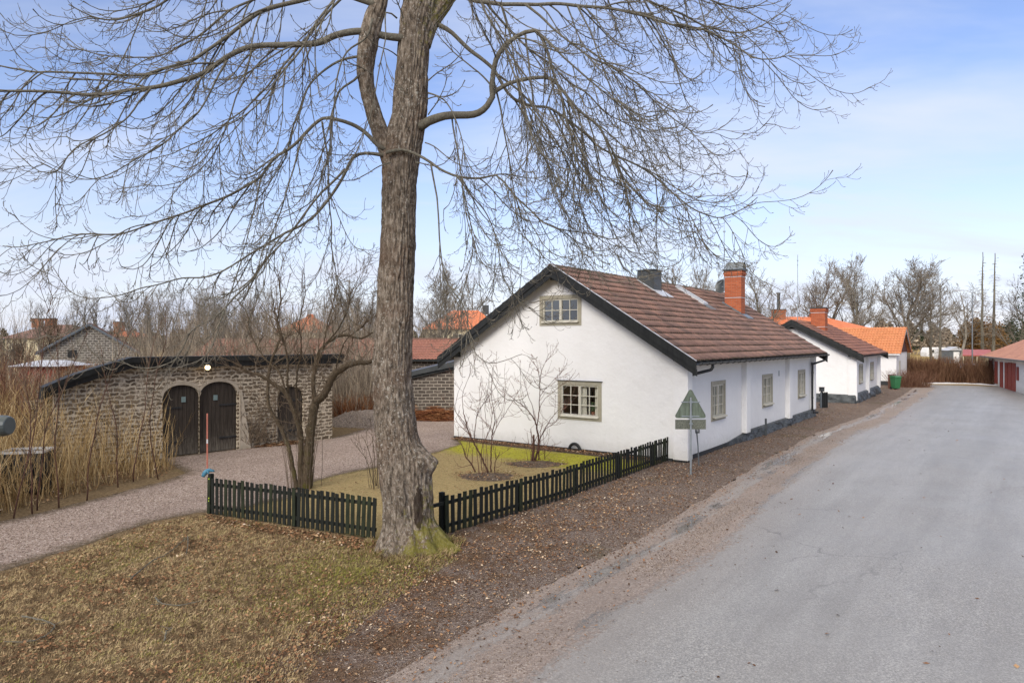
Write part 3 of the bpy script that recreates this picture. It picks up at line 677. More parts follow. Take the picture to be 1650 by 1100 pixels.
# plinth: flat painted strip along the gable, boulders along the road side
p = MB(); p.box(-.03, 0.02, .5, HW, -.05, .10); p.box(.02, 5.9, .17, .2, -.05, .14); p.box(.02, .3, .03, .45, -.05, .075)
p.build('plinth', M['plinth_paint'], h1)
p = MB(); nx, nz_ = 260, 14; x0, x1 = 1.2, 17.12
for i in range(nx+1):
    x = x0+(x1-x0)*i/nx; ramp_ = min(1, max(0, (x-4.2)/2.5)); top = .11+.05*min(1, x/4)+.2*ramp_
    for j in range(nz_+1):
        f_ = j/nz_; z = -.06+(top+.06)*f_
        q = Vector((x*1.35, z*2.2, 4)); cell = MN.cell(Vector((x*1.1+.4*MN.noise(Vector((x*2, z*3, 0))), z*2.4, 0)))
        vd = MN.voronoi(Vector((x*1.2, z*1.5, 2)))[0]
        out = (.02+.16*ramp_)*(1-f_*.55) + ramp_*(.10*(vd[1]-vd[0])+.05*MN.noise(q*2.1)+.03*MN.noise(q*6))
        if f_ > .96: out = -.02
        p.v.append((x, .19-max(out, -.03), z))
for i in range(nx):
    for j in range(nz_): a = i*(nz_+1)+j; p.f.append((a, a+nz_+1, a+nz_+2, a+1)); p.m.append(0)
p.build('stone_plinth', M['plinth_stone'], h1)
# white edge flashing on the near verge
p = MB(); S1 = 5.2
for sgn in (1,):
    yy = lambda q: -.4+q
    v = []
    for xx in (-.50, -.42):
        v += [(xx, yy(-.06), 3.2-.06*tan1+.045), (xx, yy(S1), 3.2+S1*tan1+.045), (xx, yy(S1), 3.2+S1*tan1+.06), (xx, yy(-.06), 3.2-.06*tan1+.06)]
    p.add(v, [(0,1,2,3),(4,7,6,5),(0,4,5,1),(1,5,6,2),(2,6,7,3),(3,7,4,0)])
p.build('verge_flashing', M['metal_pale'], h1)
# purlin ends under the gable verge
for y, z in ((4.8, 6.08), (.25, 3.33), (9.35, 3.33)):
    p = MB(); p.box(-.36, .02, y-.09, y+.09, z-.14, z+.06); p.build('purlin_end', M['black_wood'], h1, bevel=.015)
# gutter with brackets
gx0, gx1 = -.40, 17.55
p = MB(); n = 9; V = []
for xx in (gx0, gx1):
    for r_ in (.075, .066):
        for j in range(n): an = math.pi*(1+j/(n-1)); V.append((xx, -.47+r_*math.cos(an), 3.145+r_*math.sin(an)))
f = []
for j in range(n-1): f += [(j, j+1, 2*n+j+1, 2*n+j), (n+j, 3*n+j, 3*n+j+1, n+j+1), (j, n+j, n+j+1, j+1), (2*n+j, 2*n+j+1, 3*n+j+1, 3*n+j)]
f += [(0, 2*n, 3*n, n), (n-1, 2*n-1, 4*n-1, 3*n-1)]
p.add(V, f)
gt = p.build('gutter', M['gutter'], h1)
p = MB()
for k in range(30):
    x = gx0+.2+k*.605
    p = MB(); p.tube([(x, -.40, 3.185), (x, -.47, 3.20), (x, -.556, 3.155), (x, -.54, 3.09), (x, -.47, 3.062), (x, -.40, 3.09)], [.010]*6, 4)
    p.build('bracket', M['black_pipe'], gt)
p = MB(); p.box(gx0, gx1, -.415, -.39, 3.08, 3.16); p.build('fascia', M['black_wood'], h1)
for pts in ([(.9,-.47,3.09),(.9,-.47,2.98),(.88,-.42,2.90),(.42,.10,2.72),(.42,.12,2.6),(.42,.12,.15)],
            [(17.2,-.47,3.10),(17.2,-.47,2.98),(17.1,-.40,2.86),(16.55,.04,2.66),(16.50,.06,2.55),(16.50,.06,.34),(16.56,.0,.25),(16.75,-.15,.22)]):
    p = MB(); sp = spline(pts, .06); p.tube(sp, [.05]*len(sp), 12)
    d = p.build('downpipe', M['black_pipe'], h1, smooth=True)
    if pts[0][0] > 5:
        for z in (2.2, .95): p = MB(); p.cyl((16.5,.06,z), (16.5,.06,z+.05), .062, 12); p.build('clamp', M['black_pipe'], d)
# black metal flue box
zt = 6.78; p = MB(); p.box(5.97, 6.72, 3.86, 4.62, 5.2, zt-.05); p.box(5.99, 6.70, 3.88, 4.60, zt-.05, zt-.02); p.box(5.93, 6.76, 3.82, 4.66, zt-.02, zt+.02)
fb = p.build('metal_chimney', M['metal_dark'], h1)
rz = lambda y: 3.2+(min(y, 9.6-y)+.4)*tan1
def on_slope(x0, x1, y0, y1, h0, h1_, mb, mi=0):
    v = [(x, y, rz(y)+h) for h in (h0, h1_) for x, y in ((x0,y0),(x1,y0),(x1,y1),(x0,y1))]
    mb.add(v, [(0,3,2,1),(4,5,6,7),(0,1,5,4),(1,2,6,5),(2,3,7,6),(3,0,4,7)], mi)
p = MB(); on_slope(5.86, 6.98, 3.42, 3.86, .05, .085, p); on_slope(5.86, 5.97, 3.86, 4.6, .05, .085, p); on_slope(6.72, 6.98, 3.86, 4.5, .05, .085, p)
p.build('flashing', M['metal_pale'], fb)
# low roof window seen edge-on
p = MB(); x0, x1, y0, y1 = 9.72, 10.28, 3.15, 4.5
for q in ((x0,x0+.09,y0,y1), (x1-.09,x1,y0,y1), (x0+.09,x1-.09,y0,y0+.09), (x0+.09,x1-.09,y1-.09,y1)): on_slope(*q, .03, .14, p)
sk = p.build('skylight', M['metal_pale'], h1); p = MB(); on_slope(x0+.09, x1-.09, y0+.09, y1-.09, .04, .11, p); p.build('pane', simple('dark_pane', (.02,.025,.03), (.03,.035,.04), 2, .08, 0), sk)
p = MB(); on_slope(x0-.05, x1+.05, y0-.35, y0, .03, .075, p); p.build('apron', M['metal_mid'], sk)
# brick chimney
bc = chimney(h1, 13.25+.0, 13.85, 2.6, 3.41, 4.6, 7.27, M['brick'], name='brick_chimney'); bc['label'] = 'red brick chimney with half-round metal cowl'
p = MB(); R_ = .215; n = 12; V = []
for yy in (2.53, 3.42):
    for j in range(n+1):
        an = math.pi*j/n; V.append((13.55+R_*1.15*math.cos(an), yy, 7.34+.02+R_*1.55*math.sin(an)))
p.add(V, [(j, j+1, n+2+j, n+1+j) for j in range(n)]); p.build('cowl', M['metal_mid'], bc, smooth=True)
p = MB(); p.add([(13.55+R_*1.08*math.cos(math.pi*j/n), y_, 7.36+R_*1.48*math.sin(math.pi*j/n)) for y_ in (2.56,) for j in range(n+1)], [tuple(range(n+1))]); p.build('cowl_opening', M['rubber'], bc)
p = MB(); p.box(13.15, 13.95, 2.48, 3.52, 7.343, 7.365); p.build('slab', M['metal_grey'], bc)
p = MB(); on_slope(13.2, 14.1, 2.25, 2.6, .05, .085, p); on_slope(13.15, 13.25, 2.6, 3.5, .05, .13, p); p.build('flashing', M['metal_mid'], bc)
# satellite dish behind the chimney
p = MB(); cd = Vector((13.72, 3.72, 6.55)); nrm = Vector((.1, -.05, .12)).normalized(); nrm = Vector((-.92, .15, .25)).normalized()
uu = nrm.cross(Vector((0,0,1))).normalized(); vv = nrm.cross(uu)
V = [tuple(cd)]; n = 24
for i in range(1, 5):
    for k in range(n):
        a = 2*math.pi*k/n; r_ = .33*i/4; V.append(tuple(cd+uu*r_*math.cos(a)+vv*r_*1.1*math.sin(a)+nrm*(.07*(i/4)**2)))
p.add(V, [(0,1+k,1+(k+1) % n) for k in range(n)]+[(1+(i-1)*n+k, 1+i*n+k, 1+i*n+(k+1) % n, 1+(i-1)*n+(k+1) % n) for i in range(1, 4) for k in range(n)])
ds_ = p.build('satellite_dish', M['metal_dark'], h1, smooth=True)
p = MB(); p.cyl(tuple(cd), (13.7, 3.4, 6.5), .02, 8); p.cyl(tuple(cd-vv*.3), tuple(cd+nrm*.35), .012, 6); p.build('dish_arm', M['metal_grey'], ds_)
# mast
am = MB(); am.tube([(13.35,3.47,6.3),(13.35,3.47,7.5),(13.35,3.47,9.25)], [.022,.020,.016], 6); am.box(13.30,13.40,3.42,3.52,9.22,9.28)
mast = am.build('antenna_mast', M['metal_grey'], h1)
p = MB(); p.tube([(13.35,3.47,9.25),(13.36,3.47,12.2)], [.009,.006], 4)
for k in range(14): a = random.uniform(0, 6.3); z = 12.0+random.uniform(-.25, .3); p.tube([(13.36,3.47,z), (13.36+.1*math.cos(a), 3.47+.1*math.sin(a), z+random.uniform(-.06, .12))], [.010,.02], 4)
p.build('aerial_rod', M['metal_grey'], mast)
# small fixing on the road wall
p = MB(); q = Ts; p.box(10.9, 10.96, .0, .03, 2.28, 2.52, 0, Ts); p.build('wall_bracket', M['metal_grey'], h1)
# half round vent hood (black arch) at the foot of the gable
hd = MB(); pts = []
for k in range(13):
    a = math.pi*k/12; pts.append(Tg(4.02+.22*math.cos(a), .14, .02+.26*math.sin(a)))
hd.tube(pts, [.052]*13, 10)
o = hd.build('tyre', M['rubber'], smooth=True); o.matrix_world = Matrix.Translation((HA[0],HA[1],0)) @ Matrix.Rotation(R(54), 4, 'Z')
o['label'] = 'half-buried black tyre standing against the foot of the gable wall'; o['category'] = 'tyre'

# ---- second white house -----------------------------------------
A2 = (21.1, 42.75); D2 = 55.5; u2 = (math.cos(R(D2)), math.sin(R(D2)))
def along(A, deg, px, off=0):
    """distance along a wall at which a photo column crosses it"""
    u = (math.cos(R(deg)), math.sin(R(deg))); v = (-u[1], u[0]); ax, ay = A[0]+v[0]*off, A[1]+v[1]*off; r = (px-CX)/F
    return (ax-ay*r)/(u[1]*r-u[0])
sw2 = [(along(A2,D2,1384,.2), along(A2,D2,1390,.2), 1.05, 2.35), (along(A2,D2,1402,.2), along(A2,D2,1407.5,.2), 1.05, 2.35)]
h2, Tg2, Ts2, wt2, tan2 = gable_house('white_cottage', 'second white cottage along the road, smaller, on black painted boulders with a brown tiled roof', 'house', A2, D2, 11.2, 7.4, 2.95, 5.15,
    M['tile_brown2'], M['plaster'], 12, .3, 4, .03, .4, .4, .1, [(a+.12,b-.12,c+.12,d-.12) for a,b,c,d in sw2], [(3.9,4.7,3.75,4.15)], .2, (along(A2,D2,1395,.2),), farpil=True)
for w in sw2: window(h2, Ts2, *w, 2, 3, .12)
p = MB(); p.box(3.9, 4.7, -.02, -.05, 3.75, 4.15, 0, Tg2); p.build('window', M['metal_dark'], h2)
p = MB(); p.box(3.45, 3.95, .0, .05, 4.62, 4.85, 0, Tg2); p.build('vent_hatch', M['black_wood'], h2)
p = MB(); p.box(-.36, .02, .2, .42, 2.86, 3.06); p.build('purlin_end', M['black_wood'], h2)
p = MB(); nx, nz_ = 200, 10; per = []
for i in range(nx+1):
    t = i/nx*17.5
    if t < 6.2: base = (0, 6.2-t); nrm_ = (-1, 0); s_ = .25+.75*min(1, max(0, (t-2.2)/1))
    else: base = (t-6.2, .15); nrm_ = (0, -1); s_ = 1
    for j in range(nz_+1):
        f_ = j/nz_; z = -.05+.60*f_; q = Vector((t*.9, z*1.6, 11)); vd = MN.voronoi(Vector((t*.8, z*1.2, 7)))[0]
        out = s_*(.05+.26*(1-f_)**.7*(.5+.5*(vd[1]-vd[0])*1.6)+.08*MN.noise(q*2))+.01
        if f_ > .97: out = -.03
        p.v.append((base[0]+nrm_[0]*out, base[1]+nrm_[1]*out, z))
for i in range(nx):
    for j in range(nz_): a = i*(nz_+1)+j; p.f.append((a, a+nz_+1, a+nz_+2, a+1)); p.m.append(0)
p.build('stone_plinth', M['plinth_stone'], h2)
c2 = chimney(h2, 3.6, 4.5, 2.45, 3.35, 3.5, 6.05, M['brick'], name='brick_chimney')
p = MB(); p.tube([(2.2,3.9,4.6),(2.2,3.9,9.6)], [.03,.02], 5); p.box(2.05,2.35,3.88,3.92,9.2,9.24); p.box(2.1,2.3,3.88,3.92,8.9,8.93); p.build('antenna_mast', M['metal_grey'], h2)

# ---- orange roofed house behind, gable toward the road -----------
def hip_roof_building(name, label, x, y, deg, L, W, ze, zr, roofm, wallm, hipd, cat='house', wins=(), chims=(), ov=.45):
    root = thing(name, label, cat, (x, y, 0), R(deg))
    w = MB(); w.box(0, L, 0, W, 0, ze+.05); w.build('wall', wallm, root)
    r = MB(); a, b, c, d = (-ov,-ov,ze), (L+ov,-ov,ze), (L+ov,W+ov,ze), (-ov,W+ov,ze); e, f = (hipd,W/2,zr), (L-hipd,W/2,zr)
    rr = np.array([a,b,c,d,e,f], float)
    r.add([tuple(q) for q in rr], [(0,1,5,4),(1,2,5),(2,3,4,5),(3,0,4),(0,3,2,1)])
    o = r.build('roof', roofm, root)
    n = len(o.data.vertices)
    for nm, k in (('rx', 0), ('rs', 1)):
        at = o.data.attributes.new(nm, 'FLOAT', 'POINT'); at.data.foreach_set('value', [float(q) for q in (rr[:, 0] if k == 0 else np.abs(rr[:, 2]-ze)*1.6)])
    for a0, a1, z0, z1 in wins:
        q = MB(); q.box(a0, a1, -.05, -.01, z0, z1); fr = q.build('window', M['casement'], root)
        q = MB()
        m = (a0+a1)/2
        for l, h in ((a0+.1, m-.05), (m+.05, a1-.1)): q.box(l, h, -.07, -.051, z0+.1, z1-.1)
        q.build('pane', M['dark_glass'], fr)
    for (cx, cy, zb, zt, s_) in chims: chimney(root, cx, cx+s_, cy, cy+s_, zb, zt, M['brick_orange'], bands=False)
    return root
M['dark_glass'] = simple('dark_pane_glass', (.015,.018,.02), (.03,.035,.035), 1, .1, 0)
C3 = (33.2, 60.3)
# local x along the ridge (towards the road = x=0 gable)
h3 = thing('orange_roofed_house', 'white house with bright orange roof and dark red gable at the road end', 'house', (C3[0], C3[1], 0), R(144))
L3, W3, ze3, zr3 = 9.0, 7.0, 2.75, 5.1
# front faces -(-y): with rz 144, local x -> (-.81,.59); local y -> (-.59,-.81); so the body lies at y in -7..0
mb = MB(); zw = lambda y: ze3+.1+(min(-y, W3+y)+0.)*((zr3-ze3)/(W3/2+.3))
Tf = Plane((0,0), (1,0), (0,1)); Tgg = Plane((0,0), (0,-1), (-1,0))
wall_holes(mb, Tf, [0, L3], .35, lambda a: ze3+.1, []); wall_holes(mb, Tgg, [0, W3/2, W3], .35, lambda a: ze3+.1+min(a, W3-a)*.62, [])
wall_holes(mb, Plane((0,-W3),(1,0),(0,-1)), [0, L3], .35, lambda a: ze3+.1, [])
mb.build('wall', M['plaster'], h3)
q = MB(); q.box(.02, L3, -W3+.02, -.02+.05, 0, .36); q.build('plinth', M['plinth_paint'], h3)
S3 = math.hypot(W3/2+.35, zr3-ze3); c3, s3 = (W3/2+.35)/S3, (zr3-ze3)/S3
roof_slope(h3, 'roof', [M['tile_orange'], M['tile_orange']], (-.4, .35, ze3), (1,0,0), (0,-c3,s3), L3+.4, S3, 11, .24, .035, 4, .05)
roof_slope(h3, 'roof', [M['tile_orange'], M['tile_orange']], (-.4, -W3-.35, ze3), (1,0,0), (0,c3,s3), L3+.4, S3, 11, .24, .035, 3, .05)
q = MB(); q.prism([(.35, ze3-.05), (-W3/2, zr3-.05), (-W3-.35, ze3-.05), (-W3/2, zr3-.4)], -.36, -.30, lambda a, b, h: (h, a, b)); q.build('bargeboard', M['metal_grey'], h3)
q = MB(); q.prism([(-.2, ze3+.1), (-W3/2, zr3-.3), (-W3+.2, ze3+.1)], -.05, .0, lambda a, b, h: (h-.01, a, b)); q.build('gable_cladding', M['dark_red_paint'], h3)
q = MB(); q.box(-.3, L3, .36, .46, ze3-.12, ze3-.03); q.build('gutter', M['white_paint'], h3)
q = MB(); sp = spline([(1.9,.41,ze3-.1),(1.9,.38,ze3-.25),(1.9,.08,ze3-.45),(1.9,.08,.1)], .2); q.tube(sp, [.045]*len(sp), 8); q.build('downpipe', M['metal_mid'], h3)
q = MB(); q.box(-.03, -.01, -2.4, -1.6, .9, 2.1); q.build('window', M['casement'], h3)
hr = hip_roof_building('long_orange_roofed_house', 'two storey house with hipped orange roof behind the second cottage', 25.5, 74, 8, 15.5, 9, 4.7, 6.6, M['tile_orange_far'], M['plaster'], 4.5,
                       chims=())
chimney(hr, 4.6, 5.8, 3.6, 4.6, 5.9, 7.35, M['brick_orange'], bands=False)
chimney(hr, 9.2, 9.95, 3.8, 4.5, 5.8, 6.95, M['brick_orange'], bands=False)
q = MB(); q.cyl((5.2,4.1,7.3), (5.2,4.1,9.2), .17, 10); q.cyl((5.2,4.1,9.15), (5.2,4.1,9.3), .22, 10); q.build('flue_pipe', M['metal_dark'], hr)

# ---- garage of slag stone ----------------------------------------
# facade from right corner G0 running to the left; local x to the left along the facade, local y outward (towards the camera side)
GR = Vector((-7.03, 27.3, 0)); GD = Vector((-11.4, 22.7, 0)); dv = (GR-GD).normalized(); Lg = 9.35
g0 = GR - dv*Lg
ga = math.atan2(dv.y, dv.x)
gar = thing('stone_garage', 'low garage of dark slag stone in wide pale mortar with black board eaves', 'garage', (g0.x, g0.y, 0), ga)
Tq = Plane((0,0), (1,0), (0,-1)); rd_ = Vector((g0.x-.2, g0.y, 0)).normalized(); SK = rd_.dot(dv)/rd_.dot(Vector((-dv.y, dv.x, 0)))
def gtop(a): return 2.30+(2.97-2.30)*min(1, a/2.0)**.85 if a < 2.0 else 2.97+.0*a
def gx(px):
    r = (px-CX)/F; return (g0.x-g0.y*r)/(dv.y*r-dv.x)
dl0, dl1, dr1 = gx(262), gx(321.5), gx(382.5); sm0, sm1 = gx(447), gx(489)
def arch_top(a, a0, a1, zs, zt, fl=.0):
    t = (a-a0)/(a1-a0)*2-1; return zs+(zt-zs)*math.sqrt(max(0, 1-abs(t)**2.2))
doors = [(dl0, dl1, 1.95, 2.36), (dl1, dr1, 1.95, 2.42), (sm0, sm1, 1.75, 2.12)]
mb = MB(); NX = 400
xs = sorted(set([Lg*i/NX for i in range(NX+1)]+[d[0] for d in doors]+[d[1] for d in doors]))
for a, b in zip(xs[:-1], xs[1:]):
    if b-a < 1e-5: continue
    lo = [0, 0]; m = (a+b)/2
    for d in doors:
        if d[0] <= m <= d[1]: lo = [arch_top(a, *d), arch_top(b, *d)]
    K = 6
    for k in range(K):
        v = []
        for aa, l in ((a, lo[0]), (b, lo[1])):
            t = gtop(aa); v.append((aa, l+(t-l)*k/K, l+(t-l)*(k+1)/K))
        mb.add([Tq(v[0][0],0,v[0][1]), Tq(v[1][0],0,v[1][1]), Tq(v[1][0],0,v[1][2]), Tq(v[0][0],0,v[0][2])], [(0,1,2,3)])
    if lo[0] or lo[1]: mb.add([Tq(a,0,lo[0]),Tq(b,0,lo[1]),Tq(b,-.16,lo[1]),Tq(a,-.16,lo[0])], [(0,1,2,3)])
for d in doors:
    for a in d[:2]: mb.add([Tq(a,0,0),Tq(a,0,d[2]),Tq(a,-.16,d[2]),Tq(a,-.16,0)], [(0,1,2,3)])
mb.prism([(0.001,0),(7,0),(7,1.6),(0.001,2.30)], 0, .3, lambda a, z, x: (x+a*SK, a, z)); mb.prism([(0.001,0),(7,0),(7,2.2),(0.001,2.97)], Lg-.3, Lg, lambda a, z, x: (x, a, z)); mb.box(.3, Lg-.3, 6.7, 7, 0, 1.6)
# splayed buttresses beside and between the doors
bt = [(dr1+.05, 1.0), (sm1+.05, .9)]
mb.build('wall', M['slag_garage'], gar)
for a, w in ((dr1+.06, .55),):
    q = MB(); q.prism([(a, 0), (a+w*.75, 0), (a+w*.15, 2.1), (a, 2.1)], .012, .05, lambda p_, z, h: Tq(p_, h, z)); q.build('render_strip', simple('lime_mortar', (.30,.255,.19), (.42,.36,.28), 5, .9, .4), gar)
# mortar band around arches
q = MB()
for d in doors[:2]:
    n = 30
    for k in range(n+1):
        a = d[0]+(d[1]-d[0])*k/n; t = arch_top(a, *d); e_ = (a-(d[0]+d[1])/2)*.09
        q.v += [Tq(a, .012, t), Tq(a+e_, .012, t+.11+.05*MN.noise(Vector((a*3, 0, 0))))]
        if k: i = len(q.v)-4; q.f.append((i, i+2, i+3, i+1)); q.m.append(0)
q.build('arch_render', simple('arch_mortar', (.30,.255,.19), (.42,.36,.28), 5, .9, .4), gar)
def doormat():
    m, nt, b_ = newmat('tarred_door'); v = coord(nt, (6,6,.35)); f = nz(nt, v, 4, 7, .7)
    c = ramp(nt, f, [(.3, (.018,.014,.011)), (.7, (.06,.048,.038))])
    s = nt.nodes.new('ShaderNodeSeparateXYZ'); nt.links.new(coord(nt), s.inputs[0])
    w_ = math_(nt, 'ADD', math_(nt, 'MULTIPLY', s.outputs[2], -.22), nz(nt, v, 7, 6, .8))
    c = mix(nt, ramp(nt, w_, [(.36, 0.), (.62, .8)]), c, (.20,.175,.14)); nt.links.new(c, b_.inputs['Base Color']); b_.inputs['Roughness'].default_value = .85; b_.inputs['Specular IOR Level'].default_value = .2
    bump(nt, b_, f, .7, .006); return m
M['door_wood'] = doormat()
for di, d in enumerate(doors):
    q = MB(); n = 9 if di < 2 else 7; w = (d[1]-d[0])/n
    for k in range(n):
        a, b = d[0]+k*w+.004, d[0]+(k+1)*w-.004; de = -.09+random.uniform(-.006, .006)
        za, zb_ = arch_top(a+.001, *d)-.01, arch_top(b-.001, *d)-.01
        v = [Tq(a,de,.03),Tq(b,de,.03),Tq(b,de,zb_),Tq((a+b)/2,de,arch_top((a+b)/2,*d)-.008),Tq(a,de,za)]; v2 = [Tq(a,de-.04,.03),Tq(b,de-.04,.03),Tq(b,de-.04,zb_),Tq((a+b)/2,de-.04,arch_top((a+b)/2,*d)-.008),Tq(a,de-.04,za)]
        q.add(v+v2, [(0,1,2,3,4),(9,8,7,6,5)]+[(i,(i+1) % 5+0 if False else i+5, (i+1) % 5+5, (i+1) % 5) for i in range(5)])
    dr = q.build('arched_door', M['door_wood'], gar)
    hs = [(d[0]+.02, d[0]+.62)] if di == 0 else [(d[1]-.62, d[1]-.0)]
    for (a, b) in hs:
        for z in (.45, 1.58):
            q = MB(); q.box(a, b, -.085, -.06, z, z+.055, 0, Tq); q.build('strap_hinge', M['rubber'], dr)
    if di < 2:
        a = d[0]+(d[1]-d[0])*(.52 if di == 0 else .38); q = MB(); q.box(a, a+.14, -.075, -.062, 1.78, 1.96, 0, Tq); q.build('notice', simple('grey_notice', (.10,.15,.15), (.17,.23,.22), 30, .6, 0), dr)
# black layered eaves
for nm, lo, hi, d0, d1 in (('eaves_board', -.02, .17, -.1, .26), ('eaves_board', .17, .34, -.1, .38)):
    q = MB(); ps = [-.35, 0, .35, .75, 1.2, 1.6, 2.0, 3, 5, 7, 8.5, Lg+.3]
    for i, a in enumerate(ps):
        t = gtop(max(a, 0)) if a >= 0 else gtop(0)+a*.45
        q.v += [Tq(a, d0, t+lo), Tq(a, d1, t+lo), Tq(a, d1+.02, t+hi), Tq(a, d0, t+hi)]
        if i:
            b0 = 4*(i-1); b1 = 4*i
            for j in range(4): q.f.append((b0+j, b1+j, b1+(j+1) % 4, b0+(j+1) % 4)); q.m.append(0)
    q.f += [(0,1,2,3), tuple(len(q.v)-k for k in (1,2,3,4))]; q.m += [0,0]
    q.build(nm, M['black_wood'], gar)
q = MB(); ps = [-.35, 0, .75, 1.4, 2.0, Lg+.3]
for i, a in enumerate(ps):
    t = (gtop(a) if a >= 0 else gtop(0)+a*.45)+.335
    q.v += [Tq(a, .36, t), Tq(a+7.3*SK*(1-max(0,a)/Lg), -7.3, t-.9)]
    if i: q.f.append((2*i-2, 2*i, 2*i+1, 2*i-1)); q.m.append(0)
q.build('roof', M['metal_dark'], gar)
la = gx(326.5); lp = MB(); n = 14
for i in range(9):
    for k in range(n):
        th = math.pi*i/8; ph = 2*math.pi*k/n; c_ = Tq(la, .40, 2.93); lp.v.append((c_[0]+.085*math.sin(th)*math.cos(ph), c_[1]+.085*math.sin(th)*math.sin(ph), c_[2]+.085*math.cos(th)))
for i in range(8):
    for k in range(n): lp.f.append((i*n+k, i*n+(k+1) % n, (i+1)*n+(k+1) % n, (i+1)*n+k)); lp.m.append(0)
lm, nt, b_ = newmat('warm_lamp_globe'); b_.inputs['Base Color'].default_value = (1,.8,.5,1); b_.inputs['Emission Color'].default_value = (1,.70,.36,1); b_.inputs['Emission Strength'].default_value = 2.6
lw = thing('wall_lamp', 'lit round globe lamp under the garage eaves above the arched doors', 'lamp', (g0.x, g0.y, 0), ga)
lp.build('globe', lm, lw, smooth=True)
q = MB(); c_ = Tq(la, .40, 2.93); q.cyl((c_[0],c_[1],3.0), (c_[0],c_[1],3.07), .07, 12); q.box(la-.05, la+.05, .2, .38, 3.02, 3.08, 0, Tq); q.build('lamp_base', M['metal_dark'], lw)

# ---- stone lean-to beside the cottage -----------------------------
lt = thing('stone_outbuilding', 'low stone outbuilding with black sloping roof edge joining the left side of the white cottage', 'outbuilding', (-5.6, 35.9, 0), R(3))
q = MB(); q.prism([(0,0),(7.0,0),(7.0,3.35),(3.2,2.55),(1.0,2.1),(0,1.85)], 0, 3.4, lambda a, z, h: (a, h, z)); q.build('wall', M['slag_lean'], lt)
q = MB(); q.prism([(-.4,1.82),(1.0,2.16),(3.2,2.62),(7.0,3.42),(7.0,3.70),(3.2,2.92),(1.0,2.40),(-.4,2.06)], -.25, 3.6, lambda a, z, h: (a, h, z)); q.build('roof', M['metal_dark'], lt)
q = MB(); q.prism([(-.4,1.70),(3.2,2.50),(7.0,3.30),(7.0,3.41),(3.2,2.61),(-.4,1.81)], -.16, .02, lambda a, z, h: (a, h, z)); q.build('bargeboard', M['black_wood'], lt)
# ---- long old barn with clay tiles behind garage ------------------
ob = thing('long_tiled_barn', 'long low stone barn with faded reddish tiled roof behind the garage', 'barn', (-21.5, 47.6, 0), R(-2))
q = MB(); q.box(0, 18.2, 0, 6.5, 0, 2.75); q.build('wall', M['slag_lean'], ob)
S_ = math.hypot(3.6, 1.35)
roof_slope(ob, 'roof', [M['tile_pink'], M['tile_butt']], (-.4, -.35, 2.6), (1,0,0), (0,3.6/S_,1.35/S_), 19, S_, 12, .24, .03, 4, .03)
q = MB(); q.box(-.4, 18.6, 3.1, 3.4, 3.9, 4.05); q.build('ridge_tiles', M['tile_umber'], ob)
q = MB(); q.box(-.4, 18.6, -.42, -.36, 2.45, 2.6); q.build('gutter', M['black_wood'], ob)
ob.rotation_euler[2] = R(-1)
# ---- stone barn far left -----------------------------------------
sb, a_, b_2, c_, d_ = gable_house('stone_barn', 'grey rubble stone barn with brown roof and one small dark opening in its gable', 'barn', (-33.0, 61.5), 0, 9, 6.8, 2.9, 5.3, M['tile_umber'], M['slag_barn'], 8, .3, 3, .03, .3, .3, 0., side_d=0, corner=False, farpil=False, bh=.2, barge=M['metal_mid'])
sb.rotation_euler[2] = R(90+28); sb.location = (-32.6, 60.4, 0)
q = MB(); q.box(-.03, .0, 4.3, 4.95, 2.5, 3.1); q.build('opening', M['rubber'], sb)
# more roofs far away
def far_house(name, label, px0, px1, Y, ytop, yeave, roofm, wallm, W=9, hip=2.5, wins=True, chim=()):
    x0 = (px0-CX)/F*Y; x1 = (px1-CX)/F*Y; zr = EYE-(ytop-CY)/F*(Y+W/2); ze = EYE-(yeave-CY)/F*Y
    L = x1-x0; n = max(2, int(L/3)); ws = [(.8+i*(L-1.2)/n, .8+i*(L-1.2)/n+1.2, ze-2.0, ze-.6) for i in range(n)] if wins and ze > 2.4 else []
    r = hip_roof_building(name, label, x0, Y, 0, L, W, ze, zr, roofm, wallm, hip, wins=ws)
    for cpx, h_ in chim:
        cx = (cpx-CX)/F*(Y+W/2)-x0; chimney(r, cx, cx+.9, W/2-.4, W/2+.5, zr-.4, zr+h_, M['brick_orange'], bands=False)
    return r
far_house('orange_roofed_house', 'distant house with orange hipped roof left of the big trunk', 446, 520, 95, 506, 535, M['tile_orange_far'], M['ivory_wall'], 10, 3.5)
yh = far_house('yellow_house', 'cream yellow house with orange roof behind the left eave of the near cottage', 686, 806, 88, 500, 530, M['tile_orange_far'], M['ivory_wall'], 10, 3)
q = MB(); cx = (778-CX)/F*93-(686-CX)/F*88; q.box(cx, cx+.8, 4.4, 5.4, 7.4, 8.6); q.build('chimney', M['metal_dark'], yh)
far_house('brown_roofed_house', 'low house with weathered brown roof and two brick chimneys at the far left', 8, 108, 80, 523, 545, M['tile_umber'], M['ivory_wall'], 9, 2, chim=((54, .7), (76, .7)))
far_house('orange_roofed_cottage', 'small orange roof beyond the right slope of the stone barn', 178, 200, 82, 531, 542, M['tile_orange_far'], M['ivory_wall'], 6, 1, chim=((186, .9),))
sh = far_house('red_shed', 'low red shed with pale roof left of the stone barn', 30, 90, 44, 580, 590, M['metal_pale'], M['red_paint'], 3, .3, False)
